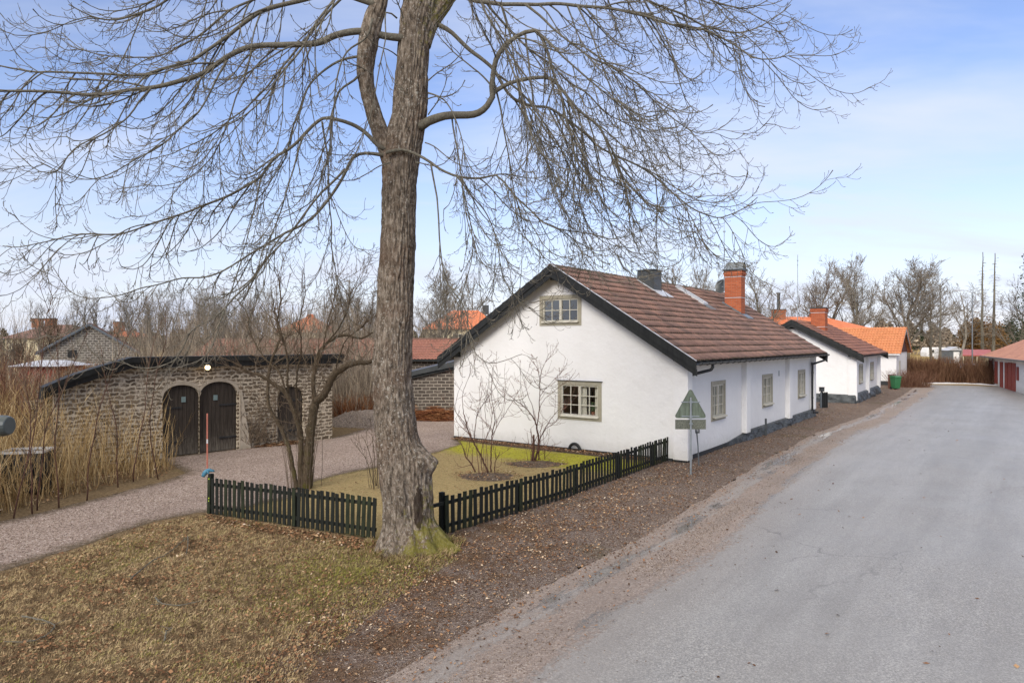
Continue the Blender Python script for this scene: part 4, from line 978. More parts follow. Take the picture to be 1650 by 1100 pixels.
# ---- red and white barn on the right -----------------------------
rb = thing('red_and_white_barn', 'low white building with red plank doors and orange-red hipped roof at the right edge', 'barn', (43.4, 63.6, 0), R(244))
q = MB(); q.box(0, 24, 0, 9, 0, 2.5); q.build('wall', M['plaster'], rb)
rr = [(-.5,-.5,2.5),(24.5,-.5,2.5),(24.5,9.5,2.5),(-.5,9.5,2.5),(4.6,4.5,5.2),(20,4.5,5.2)]
q = MB(); q.add(rr, [(0,1,5,4),(1,2,5),(2,3,4,5),(3,0,4)]); o = q.build('roof', M['tile_barn'], rb)
for nm, k in (('rx', 0), ('rs', 1)):
    at = o.data.attributes.new(nm, 'FLOAT', 'POINT'); at.data.foreach_set('value', [v[k] for v in rr])
for pa, pb_, z0, z1 in ((1595,1599.6,.7,2.1),(1603.6,1607.8,.2,2.1),(1612,1616.5,0,2.1),(1620,1624,0,2.1),(1625.5,1630.5,0,2.15),(1631.5,1637,0,2.15),(1639,1642,.9,1.9)):
    x0_, x1_ = along((43.4,63.6), 244, pa), along((43.4,63.6), 244, pb_)
    q = MB(); q.box(x0_, x1_, -.06, -.005, z0, z1); q.build('red_door', M['red_paint'], rb)
q = MB(); q.box(-.5, 24.5, -.62, -.51, 2.38, 2.5); q.build('gutter', M['metal_mid'], rb)
# open carport with red metal roof
cp = thing('carport', 'open carport with red sheet roof beyond the hedge', 'carport', (48.4, 75, 0), R(-33)); cp.scale = (.52, 1, 1)
q = MB(); q.add([(0,0,2.35),(5,0,2.35),(5,5,2.9),(0,5,2.9),(0,0,2.25),(5,0,2.25),(5,5,2.8),(0,5,2.8)], [(0,1,2,3),(4,7,6,5),(0,4,5,1),(1,5,6,2),(2,6,7,3),(3,7,4,0)]); q.build('roof', M['sheet_red'], cp)
for x in (.15, 2.5, 4.85):
    for y in (.2, 4.8): q = MB(); q.box(x-.07, x+.07, y-.07, y+.07, 0, 2.35 if y < 1 else 2.8); q.build('post', M['ivory_wall'], cp)
q = MB(); q.box(.1, 4.9, 4.85, 4.93, 0, 2.75); q.build('back_wall', M['ivory_wall'], cp)
# ================================================================ SMALL THINGS
def fence(name, label, pts, spacing, h, hb=.07, n_lean=0, post_every=2.4, label_parts=True):
    """pts: ground polyline, pickets on the outer side"""
    root = thing(name, label, 'picket fence', (pts[0][0], pts[0][1], 0))
    o = Vector((pts[0][0], pts[0][1], 0)); poly = [Vector((p[0], p[1], 0))-o for p in pts]
    segl = [(b-a).length for a, b in zip(poly[:-1], poly[1:])]; tot = sum(segl)
    def at(d):
        for a, b, l in zip(poly[:-1], poly[1:], segl):
            if d <= l+1e-6: return a+(b-a)*(d/l), (b-a).normalized()
            d -= l
        return poly[-1], (poly[-1]-poly[-2]).normalized()
    # two picket meshes shared by all
    prot = []; WP = .078 if spacing < .15 else .094
    for m_, w in ((M['fence_wood'], WP), (M['fence_green'], WP+.003)):
        q = MB(); q.prism([(-w/2,0),(w/2,0),(w/2,h),(-w/2,h+.006)], -.011, .011, lambda a, z, d: (a, d, z)); p = q.build('picket', m_, root, bevel=.003); prot.append(p)
    n = int(tot/spacing); used = [False, False]
    for k in range(n+1):
        p, d = at(min(tot, k*spacing+.04)); out = Vector((d.y, -d.x, 0)); t = 1 if random.random() < .28 else 0
        if used[t]: c = prot[t].copy(); COL.objects.link(c); c.parent = root
        else: c = prot[t]; used[t] = True
        c.location = p+out*.036+Vector((0, 0, hb-.03+random.uniform(-.012, .012))); ln = random.uniform(-.018, .018)+(n_lean*max(0, (k-n*.65)/n)*.5)
        c.rotation_euler = (random.uniform(-.02, .02), ln, math.atan2(d.y, d.x)); c.scale = (1, 1, random.uniform(.975, 1.02))
    for zz in (hb+.12, hb+h-.17):
        q = MB(); acc = 0; V = []
        m = max(2, int(tot/.6))
        for i in range(m+1):
            p, d = at(tot*i/m); out = Vector((d.y, -d.x, 0))
            for off, z in ((.024, -.032), (.024, .032), (-.02, .032), (-.02, -.032)): V.append(tuple(p+out*off+Vector((0, 0, zz+z))))
        q.add(V, [(4*i+j, 4*i+(j+1) % 4, 4*i+4+(j+1) % 4, 4*i+4+j) for i in range(m) for j in range(4)]+[(3,2,1,0), (4*m, 4*m+1, 4*m+2, 4*m+3)])
        q.build('rail', M['fence_wood'], root)
    k = 0; dd = 0
    while dd <= tot+.01:
        p, d = at(dd); inn = Vector((-d.y, d.x, 0)); q = MB(); q.box(-.045, .045, -.045, .045, 0, hb+h+(-.16 if 0 < dd < tot-.1 else .04))
        c = q.build('post', M['fence_wood'], root, bevel=.006); c.location = p+inn*.068; c.rotation_euler = (0, 0, math.atan2(d.y, d.x)); dd += post_every
    return root
fl0 = G(336, 829); fl1 = G(470, 848); fl2 = G(606, 869)
fence('picket_fence', 'short black picket fence running left from the big trunk to the driveway', [fl0, fl1, fl2], .126, .78, n_lean=.25)
fr0 = G(716, 862); fr1 = G(900, 806.5); fr2 = G(1079, 741)
fence('picket_fence', 'long black picket fence running from the big trunk to the corner of the white cottage', [fr0, fr1, fr2], .166, .74, hb=.06)
# stub of rail on the trunk side
q = MB(); q.box(-.36, .0, -.02, .022, .60, .665); s = q.build('fence_rail_stub', M['fence_wood']); s.location = fr0; s.rotation_euler = (0, 0, math.atan2((fr1-fr0).y, (fr1-fr0).x))
s['label'] = 'short end of black rail sticking out between the trunk and the right fence'; s['category'] = 'rail'
# reflectors on the end post
e = bpy.data.objects.new('x', None); bpy.data.objects.remove(e)
q = MB()
for z in (.80, .38, .32): q.cyl((fl0.x+.035, fl0.y-.052, z), (fl0.x+.035, fl0.y-.064, z), .014, 8)
o = q.build('reflector_dots', M['reflector']); fen = [x for x in bpy.data.objects if x.name.startswith('picket_fence') and 'left' in x.get('label', '')][0]
o.parent = fen; o.matrix_parent_inverse = Matrix.Translation(-fl0)
# gloves on the post
gl = MB(); c0 = Vector((fl0.x-.03, fl0.y+.05, .93))
bpts = [(-.10,-.03,-.10),(-.07,-.02,-.03),(-.02,0,.02),(.03,.01,.035),(.08,.02,.02)]
gl.tube([tuple(c0+Vector(p)) for p in spline(bpts, .02)], [.032+.022*math.sin(math.pi*min(1, i/9)) for i in range(len(spline(bpts, .02)))], 10)
for a in (-.05, -.02, .012, .04): gl.tube([tuple(c0+Vector((.06,a*.6,.03))), tuple(c0+Vector((.10,a*.8,.035))), tuple(c0+Vector((.13,a,.01)))], [.012,.012,.008], 6)
gl.tube([tuple(c0+Vector((.0,-.04,.02))), tuple(c0+Vector((.04,-.085,.0))), tuple(c0+Vector((.06,-.09,-.03)))], [.015,.014,.009], 6)
o = gl.build('glove', M['blue_cloth'], smooth=True); o['label'] = 'blue work glove hung over the end post of the left picket fence'; o['category'] = 'glove'
# snow stake
st = thing('snow_stake', 'faded orange snow stake with a white band standing in the gravel beside the fence post', 'stake', tuple(G(334, 762)+Vector((0,0,0))))
q = MB(); q.cyl((0,0,0), (0,0,.86), .022, 8); q.cyl((0,0,.98), (0,0,1.72), .022, 8); q.build('pole', M['orange_plastic'], st)
q = MB(); q.cyl((0,0,.86), (0,0,.98), .0225, 8); q.build('band', M['white_band'], st)
# traffic sign seen from behind
sg = thing('traffic_sign', 'back of a triangular road sign above a rectangular plate, green with algae', 'road sign', tuple(G(1113, 765)), R(0))
Ys = G(1113, 765).y; zf = lambda py: EYE-(py-CY)/F*Ys; sw = lambda d: d/F*Ys
M['sign_back'] = simple('algae_sign_back', (.10,.125,.085), (.21,.25,.19), 6, .5, .1, 30, .002, (2,2,.4), metal=.2)
M['sign_back2'] = simple('algae_plate_back', (.055,.06,.045), (.20,.21,.16), 34, .6, .2, 60, .002)
q = MB(); q.tube([(0,0,0),(0,0,2.2),(0,0,zf(640))], [.03]*3, 12); q.build('post', M['metal_grey'], sg, smooth=False)
zb, zt_, hw = zf(673.5), zf(626.5), sw(25.2)
tri = []
rad = .06
cs_ = [(-hw+.03, zb), (hw-.03, zb), (0, zt_-.0)]
C_ = [Vector((-hw+rad*1.2, zb+rad)), Vector((hw-rad*1.2, zb+rad)), Vector((0, zt_-rad*1.35))]
for c, (a0, a1) in zip(C_, ((150, 270), (270, 390), (30, 150))):
    for k in range(7): a = R(a0+(a1-a0)*k/6); tri.append((c.x+rad*math.cos(a), c.y+rad*math.sin(a)))
q = MB(); q.prism(tri, -.048, -.036, lambda a, z, h: (a, -h, z))
n = len(tri)
for i in range(n):
    a, b = tri[i], tri[(i+1) % n]; cx_, cz_ = 0, (zb*2+zt_)/3
    ins = lambda p, k: (cx_+(p[0]-cx_)*k, cz_+(p[1]-cz_)*k)
    a2, b2 = ins(a, .965), ins(b, .965)
    q.add([(a[0], .036, a[1]), (b[0], .036, b[1]), (b[0], .018, b[1]), (a[0], .018, a[1]), (a2[0], .036, a2[1]), (b2[0], .036, b2[1]), (b2[0], .018, b2[1]), (a2[0], .018, a2[1])], [(0,1,2,3),(3,2,6,7),(7,6,5,4)])
q.build('triangle_plate', M['sign_back'], sg)
q = MB(); z0, z1 = zf(691.5), zf(676); q.box(-sw(24.5), sw(25), .036, .046, z0, z1); q.build('rectangular_plate', M['sign_back2'], sg)
for z, w_ in ((zf(647.5), .27), (zf(670.5), .25)):
    q = MB(); q.box(-w_, w_, .016, .036, z-.014, z+.014); q.box(-.045, .045, -.04, .03, z-.025, z+.025); q.build('bracket', M['metal_grey'], sg)
q = MB(); q.box(-.045, .045, -.04, .03, zf(684), zf(681)); q.build('bracket', M['metal_grey'], sg)
# utility marker
um = thing('marker_post', 'thin leaning utility marker post with a small dark number plate behind the road sign', 'marker post', tuple(G(1126, 750)), R(20))
Yu = G(1126, 750).y; zt_ = EYE-(692-CY)/F*Yu
q = MB(); q.tube([(0,0,0),(-.03,0,zt_*.55),(-.07,0,zt_-.1)], [.018,.018,.024], 8); q.build('post', M['metal_mid'], um)
q = MB(); q.box(-.145, .01, -.03, -.022, zt_-.10, zt_+.05); pl_ = q.build('number_plate', M['metal_dark'], um)
cu = bpy.data.curves.new('plate_text', 'FONT'); cu.body = 'AV\n132'; cu.size = .055; cu.align_x = 'CENTER'; cu.extrude = .001; cu.space_line = .8
tmp = bpy.data.objects.new('tmp', cu); cu.materials.append(M['white_paint']); COL.objects.link(tmp); bpy.context.view_layer.update()
tm = bpy.data.meshes.new_from_object(tmp.evaluated_get(bpy.context.evaluated_depsgraph_get())); bpy.data.objects.remove(tmp)
to = bpy.data.objects.new('lettering', tm); COL.objects.link(to); to.parent = pl_; to.location = (-.067, -.0325, zt_-.012); to.rotation_euler = (R(90), 0, 0)
# dark little post by wall
mp_ = thing('boundary_post', 'short dark marker post against the road wall below the middle window', 'post', tuple(G(1234, 702)))
q = MB(); q.box(-.035, .035, -.02, .02, 0, .70); q.build('post', M['gutter'], mp_); q = MB(); q.box(-.03, .03, -.023, -.0205, .55, .66); q.build('tag', M['metal_dark'], mp_)
# wooden garden gate panel between the cottages
c = G(1321.5, 657); gp = thing('plank_fence', 'short dark upright plank fence at the far corner of the near cottage', 'fence', tuple(c), R(12))
for k in range(4): q = MB(); q.box(k*.13, k*.13+.09, -.03, .03, 0, .84); q.cyl((k*.13+.045,0,.84), (k*.13+.045,0,.90), .05, 8); o = q.build('plank', M['black_wood'] if k else M['metal_mid'], gp)
q = MB(); q.box(-.03, .5, .035, .08, .66, .74); q.box(-.03, .5, .035, .08, .15, .23); q.build('rail', M['black_wood'], gp)
c = c+Vector((.25, .35, 0)); mbx = thing('mailbox', 'small black mailbox on a post behind the short plank fence', 'mailbox', tuple(c), R(12))
q = MB(); q.box(-.12, .12, -.09, .09, .92, 1.14); q.build('box', M['metal_dark'], mbx, bevel=.015); q = MB(); q.box(-.04, .04, -.04, .04, 0, .92); q.build('post', M['black_wood'], mbx); q = MB(); q.box(-.13, .13, -.11, .1, 1.141, 1.17); q.build('lid', M['rubber'], mbx)
# electric cabinet / fuse plate at second cottage's hidden corner
# green wheelie bin
def wheelie(name, label, loc, rz, mat, h=1.05, w=.55, grp=None):
    r = thing(name, label, 'wheelie bin', loc, rz)
    q = MB(); q.add([(-w*.4,-w*.4,.08),(w*.4,-w*.4,.08),(w*.4,w*.4,.08),(-w*.4,w*.4,.08),(-w*.5,-w*.55,h-.1),(w*.5,-w*.55,h-.1),(w*.5,w*.5,h-.1),(-w*.5,w*.5,h-.1)], [(0,3,2,1),(4,5,6,7),(0,1,5,4),(1,2,6,5),(2,3,7,6),(3,0,4,7)])
    q.box(-w*.54, w*.54, -w*.6, w*.54, h-.13, h-.08); q.build('body', mat, r, bevel=.02)
    q = MB(); q.prism([(-w*.62,h-.075),(w*.56,h-.075),(w*.56,h-.01),(w*.2,h+.03),(-w*.5,h+.0)], -w*.53, w*.53, lambda a, z, x: (x, a, z)); q.build('lid', mat, r, bevel=.015)
    q = MB(); q.cyl((-w*.4,w*.52,h-.06), (w*.4,w*.52,h-.06), .018, 8); q.build('handle', M['rubber'], r)
    for s_ in (-1, 1): q = MB(); q.cyl((s_*w*.46-.03,w*.36,.1), (s_*w*.46+.03,w*.36,.1), .1, 16); q.build('wheel', M['rubber'], r)
    return r
wheelie('wheelie_bin', 'green wheelie bin beside the orange roofed house at the far end of the road', tuple(G(1443, 627)), R(12), M['green_plastic'], 1.05, .56)
q_ = thing('wooden_crate', 'narrow reddish brown wooden board box directly left of the green wheelie bin', 'box', tuple(G(1437.2, 626.4)), R(10))
q = MB(); q.box(-.12, .12, -.3, .3, 0, 1.1); q.build('body', simple('brown_board', (.12,.05,.03), (.18,.08,.05), 8, .8, .3), q_, bevel=.01); q = MB(); q.box(-.14, .14, -.33, .33, 1.101, 1.14); q.build('lid', M['dark_red_paint'], q_)
# ---- dark covered skip at left edge
c = G(40, 800); sk_ = thing('waste_container', 'black container with a speckled cover half hidden behind dry stems at the left edge', 'container', (c.x-.15, c.y+.3, 0), R(14)); sk_.scale = (.34, .5, .92)
q = MB(); q.add([(-1.25,-.6,.1),(1.25,-.6,.1),(1.25,.6,.1),(-1.25,.6,.1),(-1.4,-.72,1.15),(1.4,-.72,1.15),(1.4,.72,1.15),(-1.4,.72,1.15)], [(0,3,2,1),(0,1,5,4),(1,2,6,5),(2,3,7,6),(3,0,4,7)])
for k in range(6): x = -1.15+k*.46; q.box(x-.04, x+.04, -.76, -.70, .2, 1.1)
q.build('body', M['rubber'], sk_)
q = MB(); q.box(-1.45, 1.45, -.78, -.70, 1.15, 1.21); q.box(-1.45, 1.45, .70, .78, 1.15, 1.21); q.box(-1.45, -1.37, -.7, .7, 1.15, 1.21); q.box(1.37, 1.45, -.7, .7, 1.15, 1.21); q.build('rim', M['metal_pale'], sk_)
q = MB(); nx = 24
for i in range(nx+1):
    for j in range(9): q.v.append((-1.36+2.72*i/nx, -.69+1.38*j/8, 1.13+.06*MN.noise(Vector((i*.4, j*.5, 2)))))
q.f = [(i*9+j, i*9+9+j, i*9+10+j, i*9+j+1) for i in range(nx) for j in range(8)]; q.m = [0]*len(q.f)
q.build('cover', simple('wet_tarp', (.02,.02,.022), (.22,.22,.24), 5, .35, .4), sk_, smooth=True)
# ---- street lamp whose head reaches into the frame at the left edge
lx = thing('street_lamp', 'dark rounded street lamp head cut off by the left edge of the photo', 'street lamp', (0, 0, 0))
Yl = 7.0; tip = P(17, 690, Yl); a = Vector((tip.x-.55, tip.y+.02, tip.z+.02))
prof = [(0,.06),(.12,.095),(.3,.112),(.48,.105),(.53,.09)]
q = MB(); pts = [(a.x+s_, a.y, a.z+.01*s_) for s_, r_ in prof]; q.tube(pts, [r_ for s_, r_ in prof], 18); hd_ = q.build('lamp_head', M['metal_mid2'] if 'metal_mid2' in M else simple('olive_grey_enamel', (.045,.055,.055), (.075,.09,.088), 3, .3, 0), lx, smooth=False, bevel=.01)
q = MB(); q.tube([(a.x+.1, a.y, a.z+.09), (a.x+.28, a.y, a.z+.135), (a.x+.40, a.y, a.z+.12)], [.03,.035,.03], 10); q.build('bracket_cap', M['metal_pale'], hd_)
q = MB(); sp = spline([(a.x+.02, a.y, a.z), (a.x-.5, a.y, a.z-.02), (a.x-.8, a.y, a.z-.2), (a.x-.85, a.y, a.z-.8), (a.x-.85, a.y, 0)], .15); q.tube(sp, [.045]*len(sp), 12); q.build('pole', M['metal_mid'], lx, smooth=True)
# ---- lamp pole by the hedge
c = G(1601, 616); lp_ = thing('lamp_post', 'tall thin grey lamp post rising behind the hedge left of the red and white barn', 'lamp post', (c.x, c.y+3, 0))
q = MB(); q.tube([(0,0,0),(0,0,4.4),(0,0,8.6)], [.07,.055,.04], 8); q.build('pole', M['metal_mid'], lp_)
q = MB(); q.tube([(0,0,8.5),(-.5,0,8.75),(-1.1,0,8.75)], [.035,.03,.03], 6); q.box(-1.7, -1.0, -.12, .12, 8.70, 8.80); q.build('lamp_head', M['metal_pale'], lp_)
# ---- vehicles ----------------------------------------------------
def car(label, x, y, rz, col):
    r = thing('parked_car', label, 'car', (x, y, 0), rz)
    prof = [(-2.2,.35),(-2.25,.75),(-2.1,.98),(-1.55,1.05),(-1.05,1.46),(-.6,1.53),(.45,1.52),(1.15,1.02),(1.95,.88),(2.2,.68),(2.2,.35)]
    q = MB(); n = len(prof)
    for y_, k, dz in ((-.86,1,0),(-.80,1.0,.0),(.80,1.0,0),(.86,1,0)):
        for a, z in prof: nar = .14 if z > 1.1 else 0; q.v.append((a, y_*(1-nar) , z))
    for i in range(3):
        for j in range(n): q.f.append((i*n+j, i*n+(j+1) % n, (i+1)*n+(j+1) % n, (i+1)*n+j)); q.m.append(0)
    q.f += [tuple(range(n))[::-1], tuple(range(3*n, 4*n))]; q.m += [0, 0]
    q.build('body', col, r, bevel=.03)
    q = MB(); q.add([(-1.50,-.72,1.08),(-1.50,.72,1.08),(-1.10,.66,1.44),(-1.10,-.66,1.44)], [(0,1,2,3)]); q.v = [(a-.03, b, c) for a, b, c in q.v]; q.build('rear_window', M['dark_glass'], r)
    for s_ in (-1, 1):
        q = MB(); q.add([(-1.2,s_*.765,1.08),(1.0,s_*.765,1.08),(.45,s_*.752,1.45),(-.85,s_*.752,1.45)], [(0,1,2,3)]); q.build('side_window', M['dark_glass'], r)
        for x_ in (-1.35, 1.35):
            q = MB(); q.cyl((x_, s_*.70, .32), (x_, s_*.88, .32), .32, 20); t_ = q.build('wheel', M['rubber'], r); q = MB(); q.cyl((x_, s_*.882, .32), (x_, s_*.89, .32), .2, 14); q.build('rim', M['metal_grey'], t_)
        q = MB(); q.box(-2.28, -2.2, s_*.82-.16 if s_ > 0 else -.82, .82 if s_ > 0 else -.66, .74, .92); q.build('tail_light', M['sheet_red'], r)
    return r
silver = simple('silver_paint', (.30,.32,.36), (.36,.38,.42), 2, .3, 0, metal=.6)
car('silver car parked in front of the red roofed carport beyond the hedge', 47.0, 72.0, R(70), silver)
def caravan(label, px, py_, Y, rz, L=5.2):
    x = (px-CX)/F*Y; r = thing('caravan', label, 'caravan', (x, Y, 0), rz)
    prof = [(-L/2,.55),(-L/2-.05,1.5),(-L/2+.35,2.5),(L/2-.4,2.55),(L/2,1.6),(L/2-.15,.55)]
    q = MB(); q.prism(prof, -1.05, 1.05, lambda a, z, h: (a, h, z)); q.build('body', M['white_paint'], r, bevel=.08)
    for a, b in ((-L/2+.5, -L/2+1.6), (.4, 1.5)): q = MB(); q.box(a, b, -1.07, -1.055, 1.35, 2.0); q.build('window', M['dark_glass'], r)
    q = MB(); q.box(-.5, .1, -1.07, -1.055, .7, 2.2); q.build('door', M['metal_pale'], r)
    for s_ in (-1, 1): q = MB(); q.cyl((0,s_*.95,.33), (0,s_*1.06,.33), .33, 16); q.build('wheel', M['rubber'], r)
    q = MB(); q.tube([(L/2-.2,0,.5),(L/2+.9,0,.5)], [.05,.05], 6); q.build('tow_bar', M['metal_dark'], r)
    return r
caravan('white caravan left of the pale trunk beyond the field', 1532, 0, 128, R(3), 5)
caravan('white caravan right of the pale trunk beyond the field', 1551, 0, 126, R(-4), 3.4)
caravan('small white caravan partly hidden at the left end of the field', 1506, 0, 150, R(5), 5)
sh2 = thing('grey_hut', 'small grey hut with a white door standing between the caravans', 'hut', ((1541-CX)/F*120, 120, 0))
q = MB(); q.box(-1.3, 1.3, 0, 2, 0, 2.3); q.build('wall', M['metal_mid'], sh2); q = MB(); q.prism([(-1.5,2.25),(1.5,2.25),(0,2.9)], -.2, 2.2, lambda a, z, h: (a, h, z)); q.build('roof', M['metal_pale'], sh2); q = MB(); q.box(-.5, .5, -.03, -.005, 0, 2); q.build('door', M['white_paint'], sh2)

# ================================================================ LIGHT AND SKY
SUN_EL, SUN_AZ = 30, 205      # azimuth measured clockwise from +Y
w = bpy.data.worlds.new('World'); sc.world = w; w.use_nodes = True; nt = w.node_tree; bg = nt.nodes['Background']
sky = nt.nodes.new('ShaderNodeTexSky'); sky.sky_type = 'NISHITA'; sky.sun_disc = False; sky.sun_elevation = R(SUN_EL); sky.sun_rotation = R(SUN_AZ)
sky.air_density = 1.15; sky.dust_density = .4; sky.ozone_density = 3.0; sky.altitude = 50
tc = nt.nodes.new('ShaderNodeTexCoord'); sx = nt.nodes.new('ShaderNodeSeparateXYZ'); nt.links.new(tc.outputs['Generated'], sx.inputs[0])
zz = math_(nt, 'ADD', math_(nt, 'MAXIMUM', sx.outputs[2], 0.0), .16)
cb = nt.nodes.new('ShaderNodeCombineXYZ'); nt.links.new(math_(nt, 'DIVIDE', sx.outputs[0], zz), cb.inputs[0]); nt.links.new(math_(nt, 'DIVIDE', sx.outputs[1], zz), cb.inputs[1])
mp = nt.nodes.new('ShaderNodeMapping'); mp.inputs['Rotation'].default_value = (0,0,R(20)); mp.inputs['Scale'].default_value = (.42,1.0,1); mp.inputs['Location'].default_value = (SKYX, SKYY, 0) if 'SKYX' in globals() else (1.7,.6,0)
nt.links.new(cb.outputs[0], mp.inputs[0])
cl = nz(nt, mp.outputs[0], 1.15, 6, .55, .5)
veil = ramp(nt, cl, [(.47, 0.), (.70, .72)])
hor = ramp(nt, sx.outputs[2], [(.0, .85), (.10, .55), (.24, .14), (.42, .0)])
fac = math_(nt, 'ADD', veil, hor, True)
cc = mix(nt, fac, mix(nt, 1, sky.outputs[0], (1.0, .92, 1.07), 'MULTIPLY'), (4.55, 4.9, 5.8))
over = ramp(nt, sx.outputs[2], [(.46, 0.), (.80, .85)])      # thin overcast out of view, added bright and warm to neutralise the light
cc = mix(nt, over, cc, (9.6, 8.85, 8.0)); nt.links.new(cc, bg.inputs['Color']); bg.inputs['Strength'].default_value = .085
sun = bpy.data.lights.new('sun', 'SUN'); so = bpy.data.objects.new('sun', sun); COL.objects.link(so)
sun.energy = 1.5; sun.angle = R(26); sun.color = (1, .93, .82)
az = R(SUN_AZ); el = R(SUN_EL); sd = Vector((math.sin(az)*math.cos(el), math.cos(az)*math.cos(el), math.sin(el)))
so.rotation_euler = (-sd).to_track_quat('-Z', 'Y').to_euler()
# ================================================================ THE BIG TREE
def lerp_tab(tab, x):
    for (a, va), (b, vb) in zip(tab[:-1], tab[1:]):
        if x >= b: 
            t = (x-a)/(b-a) if b != a else 0; return [p+(q-p)*t for p, q in zip(va, vb)]
    return list(tab[-1][1])
TY = 12.95
def swept(mb, rows, NS, disp):
    """rows: (center xyz, radius_x, radius_y, kind) -> displaced trunk surface"""
    base = len(mb.v)
    for c, rx, ry, zc in rows:
        for j in range(NS):
            a = 2*math.pi*j/NS; ca, sa = math.cos(a), math.sin(a); d = disp(ca, sa, c, zc)
            mb.v.append((c[0]+(rx+d)*ca, c[1]+(ry+d)*sa, c[2]))
    for i in range(len(rows)-1):
        o = base+i*NS
        for j in range(NS): k = (j+1) % NS; mb.f.append((o+j, o+k, o+NS+k, o+NS+j)); mb.m.append(0)
def bark_d(amp, f=1.0):
    def d(ca, sa, c, z):
        q = Vector((ca*5.2*f, sa*5.2*f, z*2.6)); w = MN.noise(q*.5)*.7
        n = abs(MN.noise(Vector((ca*7.5*f+w, sa*7.5*f, z*2.1+w))))
        n2 = abs(MN.noise(Vector((ca*15*f, sa*15*f+w, z*5))))
        return amp*(1.6*min(n*2.2, .9)+.7*n2*1.5-.8)+.02*MN.noise(Vector((ca*1.3, sa*1.3, z*1.1)))
    return d
tree = thing('big_ash_tree', 'huge bare ash tree with rough lichened trunk and drooping branches in front of the fences', 'tree', (0, 0, 0))
TB = P(664, 0, TY).x; tree.location = (TB, TY, 0); TO = Vector((TB, TY, 0))
tab = [(892, (611, 722)), (880, (614, 716)), (862, (618, 708)), (840, (619, 701)), (808, (616, 697)), (780, (612, 693)), (756, (609, 690)), (730, (607, 686)), (704, (605.5, 675)), (660, (602.5, 669)),
       (604, (599.6, 664)), (545, (602.3, 664.5)), (487, (606.4, 666)), (440, (609.5, 669)), (400, (612, 671)), (350, (614, 670.5)), (300, (615, 671)), (273, (615, 675)), (233, (617, 681)), (182, (631, 688)),
       (109, (638, 691)), (54, (642, 695)), (22, (645, 702)), (0, (650, 706)), (-60, (660, 706)), (-140, (668, 704)), (-240, (678, 706)), (-340, (690, 708))]
rows = []; py = 893.0
root_dirs = [(-2.7, .16), (-2.1, .20), (-1.45, .16), (-.9, .20), (-.28, .34), (.5, .2), (1.5, .2), (2.6, .16), (3.1, .10)]
while py > -340:
    l, r = lerp_tab(tab, py); cx = (l+r)/2; rad = (r-l)/2/F*TY-.022; z = EYE-(py-CY)/F*TY
    rows.append(((P(cx, py, TY).x-TB, 0, z), rad, rad, z)); py -= 2.1
bd = bark_d(.020)
def trunk_disp(ca, sa, c, z):
    d = bd(ca, sa, c, z); an = math.atan2(sa, ca)
    if z < .9:
        k = max(0, (.85-max(z, -.05))/.85)
        for ra, am in root_dirs:
            dd = (an-ra+math.pi) % (2*math.pi)-math.pi
            d += am*k**2.6*math.exp(-(dd/.24)**2)*1.2
        d += .015*k*k+.03*MN.noise(Vector((ca*3, sa*3, z*4)))*k
    # burl on the right and a hollow scar beneath
    dd = (an+.38+math.pi) % (2*math.pi)-math.pi
    d += .235*math.exp(-(dd/.50)**2-((z-1.60)/.19)**2)*(1+.25*MN.noise(Vector((ca*6, sa*6, z*6))))
    d += .10*math.exp(-(dd/.45)**2-((z-1.15)/.4)**2)
    dd = (an+1.28+math.pi) % (2*math.pi)-math.pi
    d -= .085*math.exp(-(dd/.15)**2-((z-.85)/.55)**4)*(.8+.5*MN.noise(Vector((z*5, dd*8, 2))))
    return d
tm_ = MB(); swept(tm_, rows, 190, trunk_disp)
M['trunk'] = None
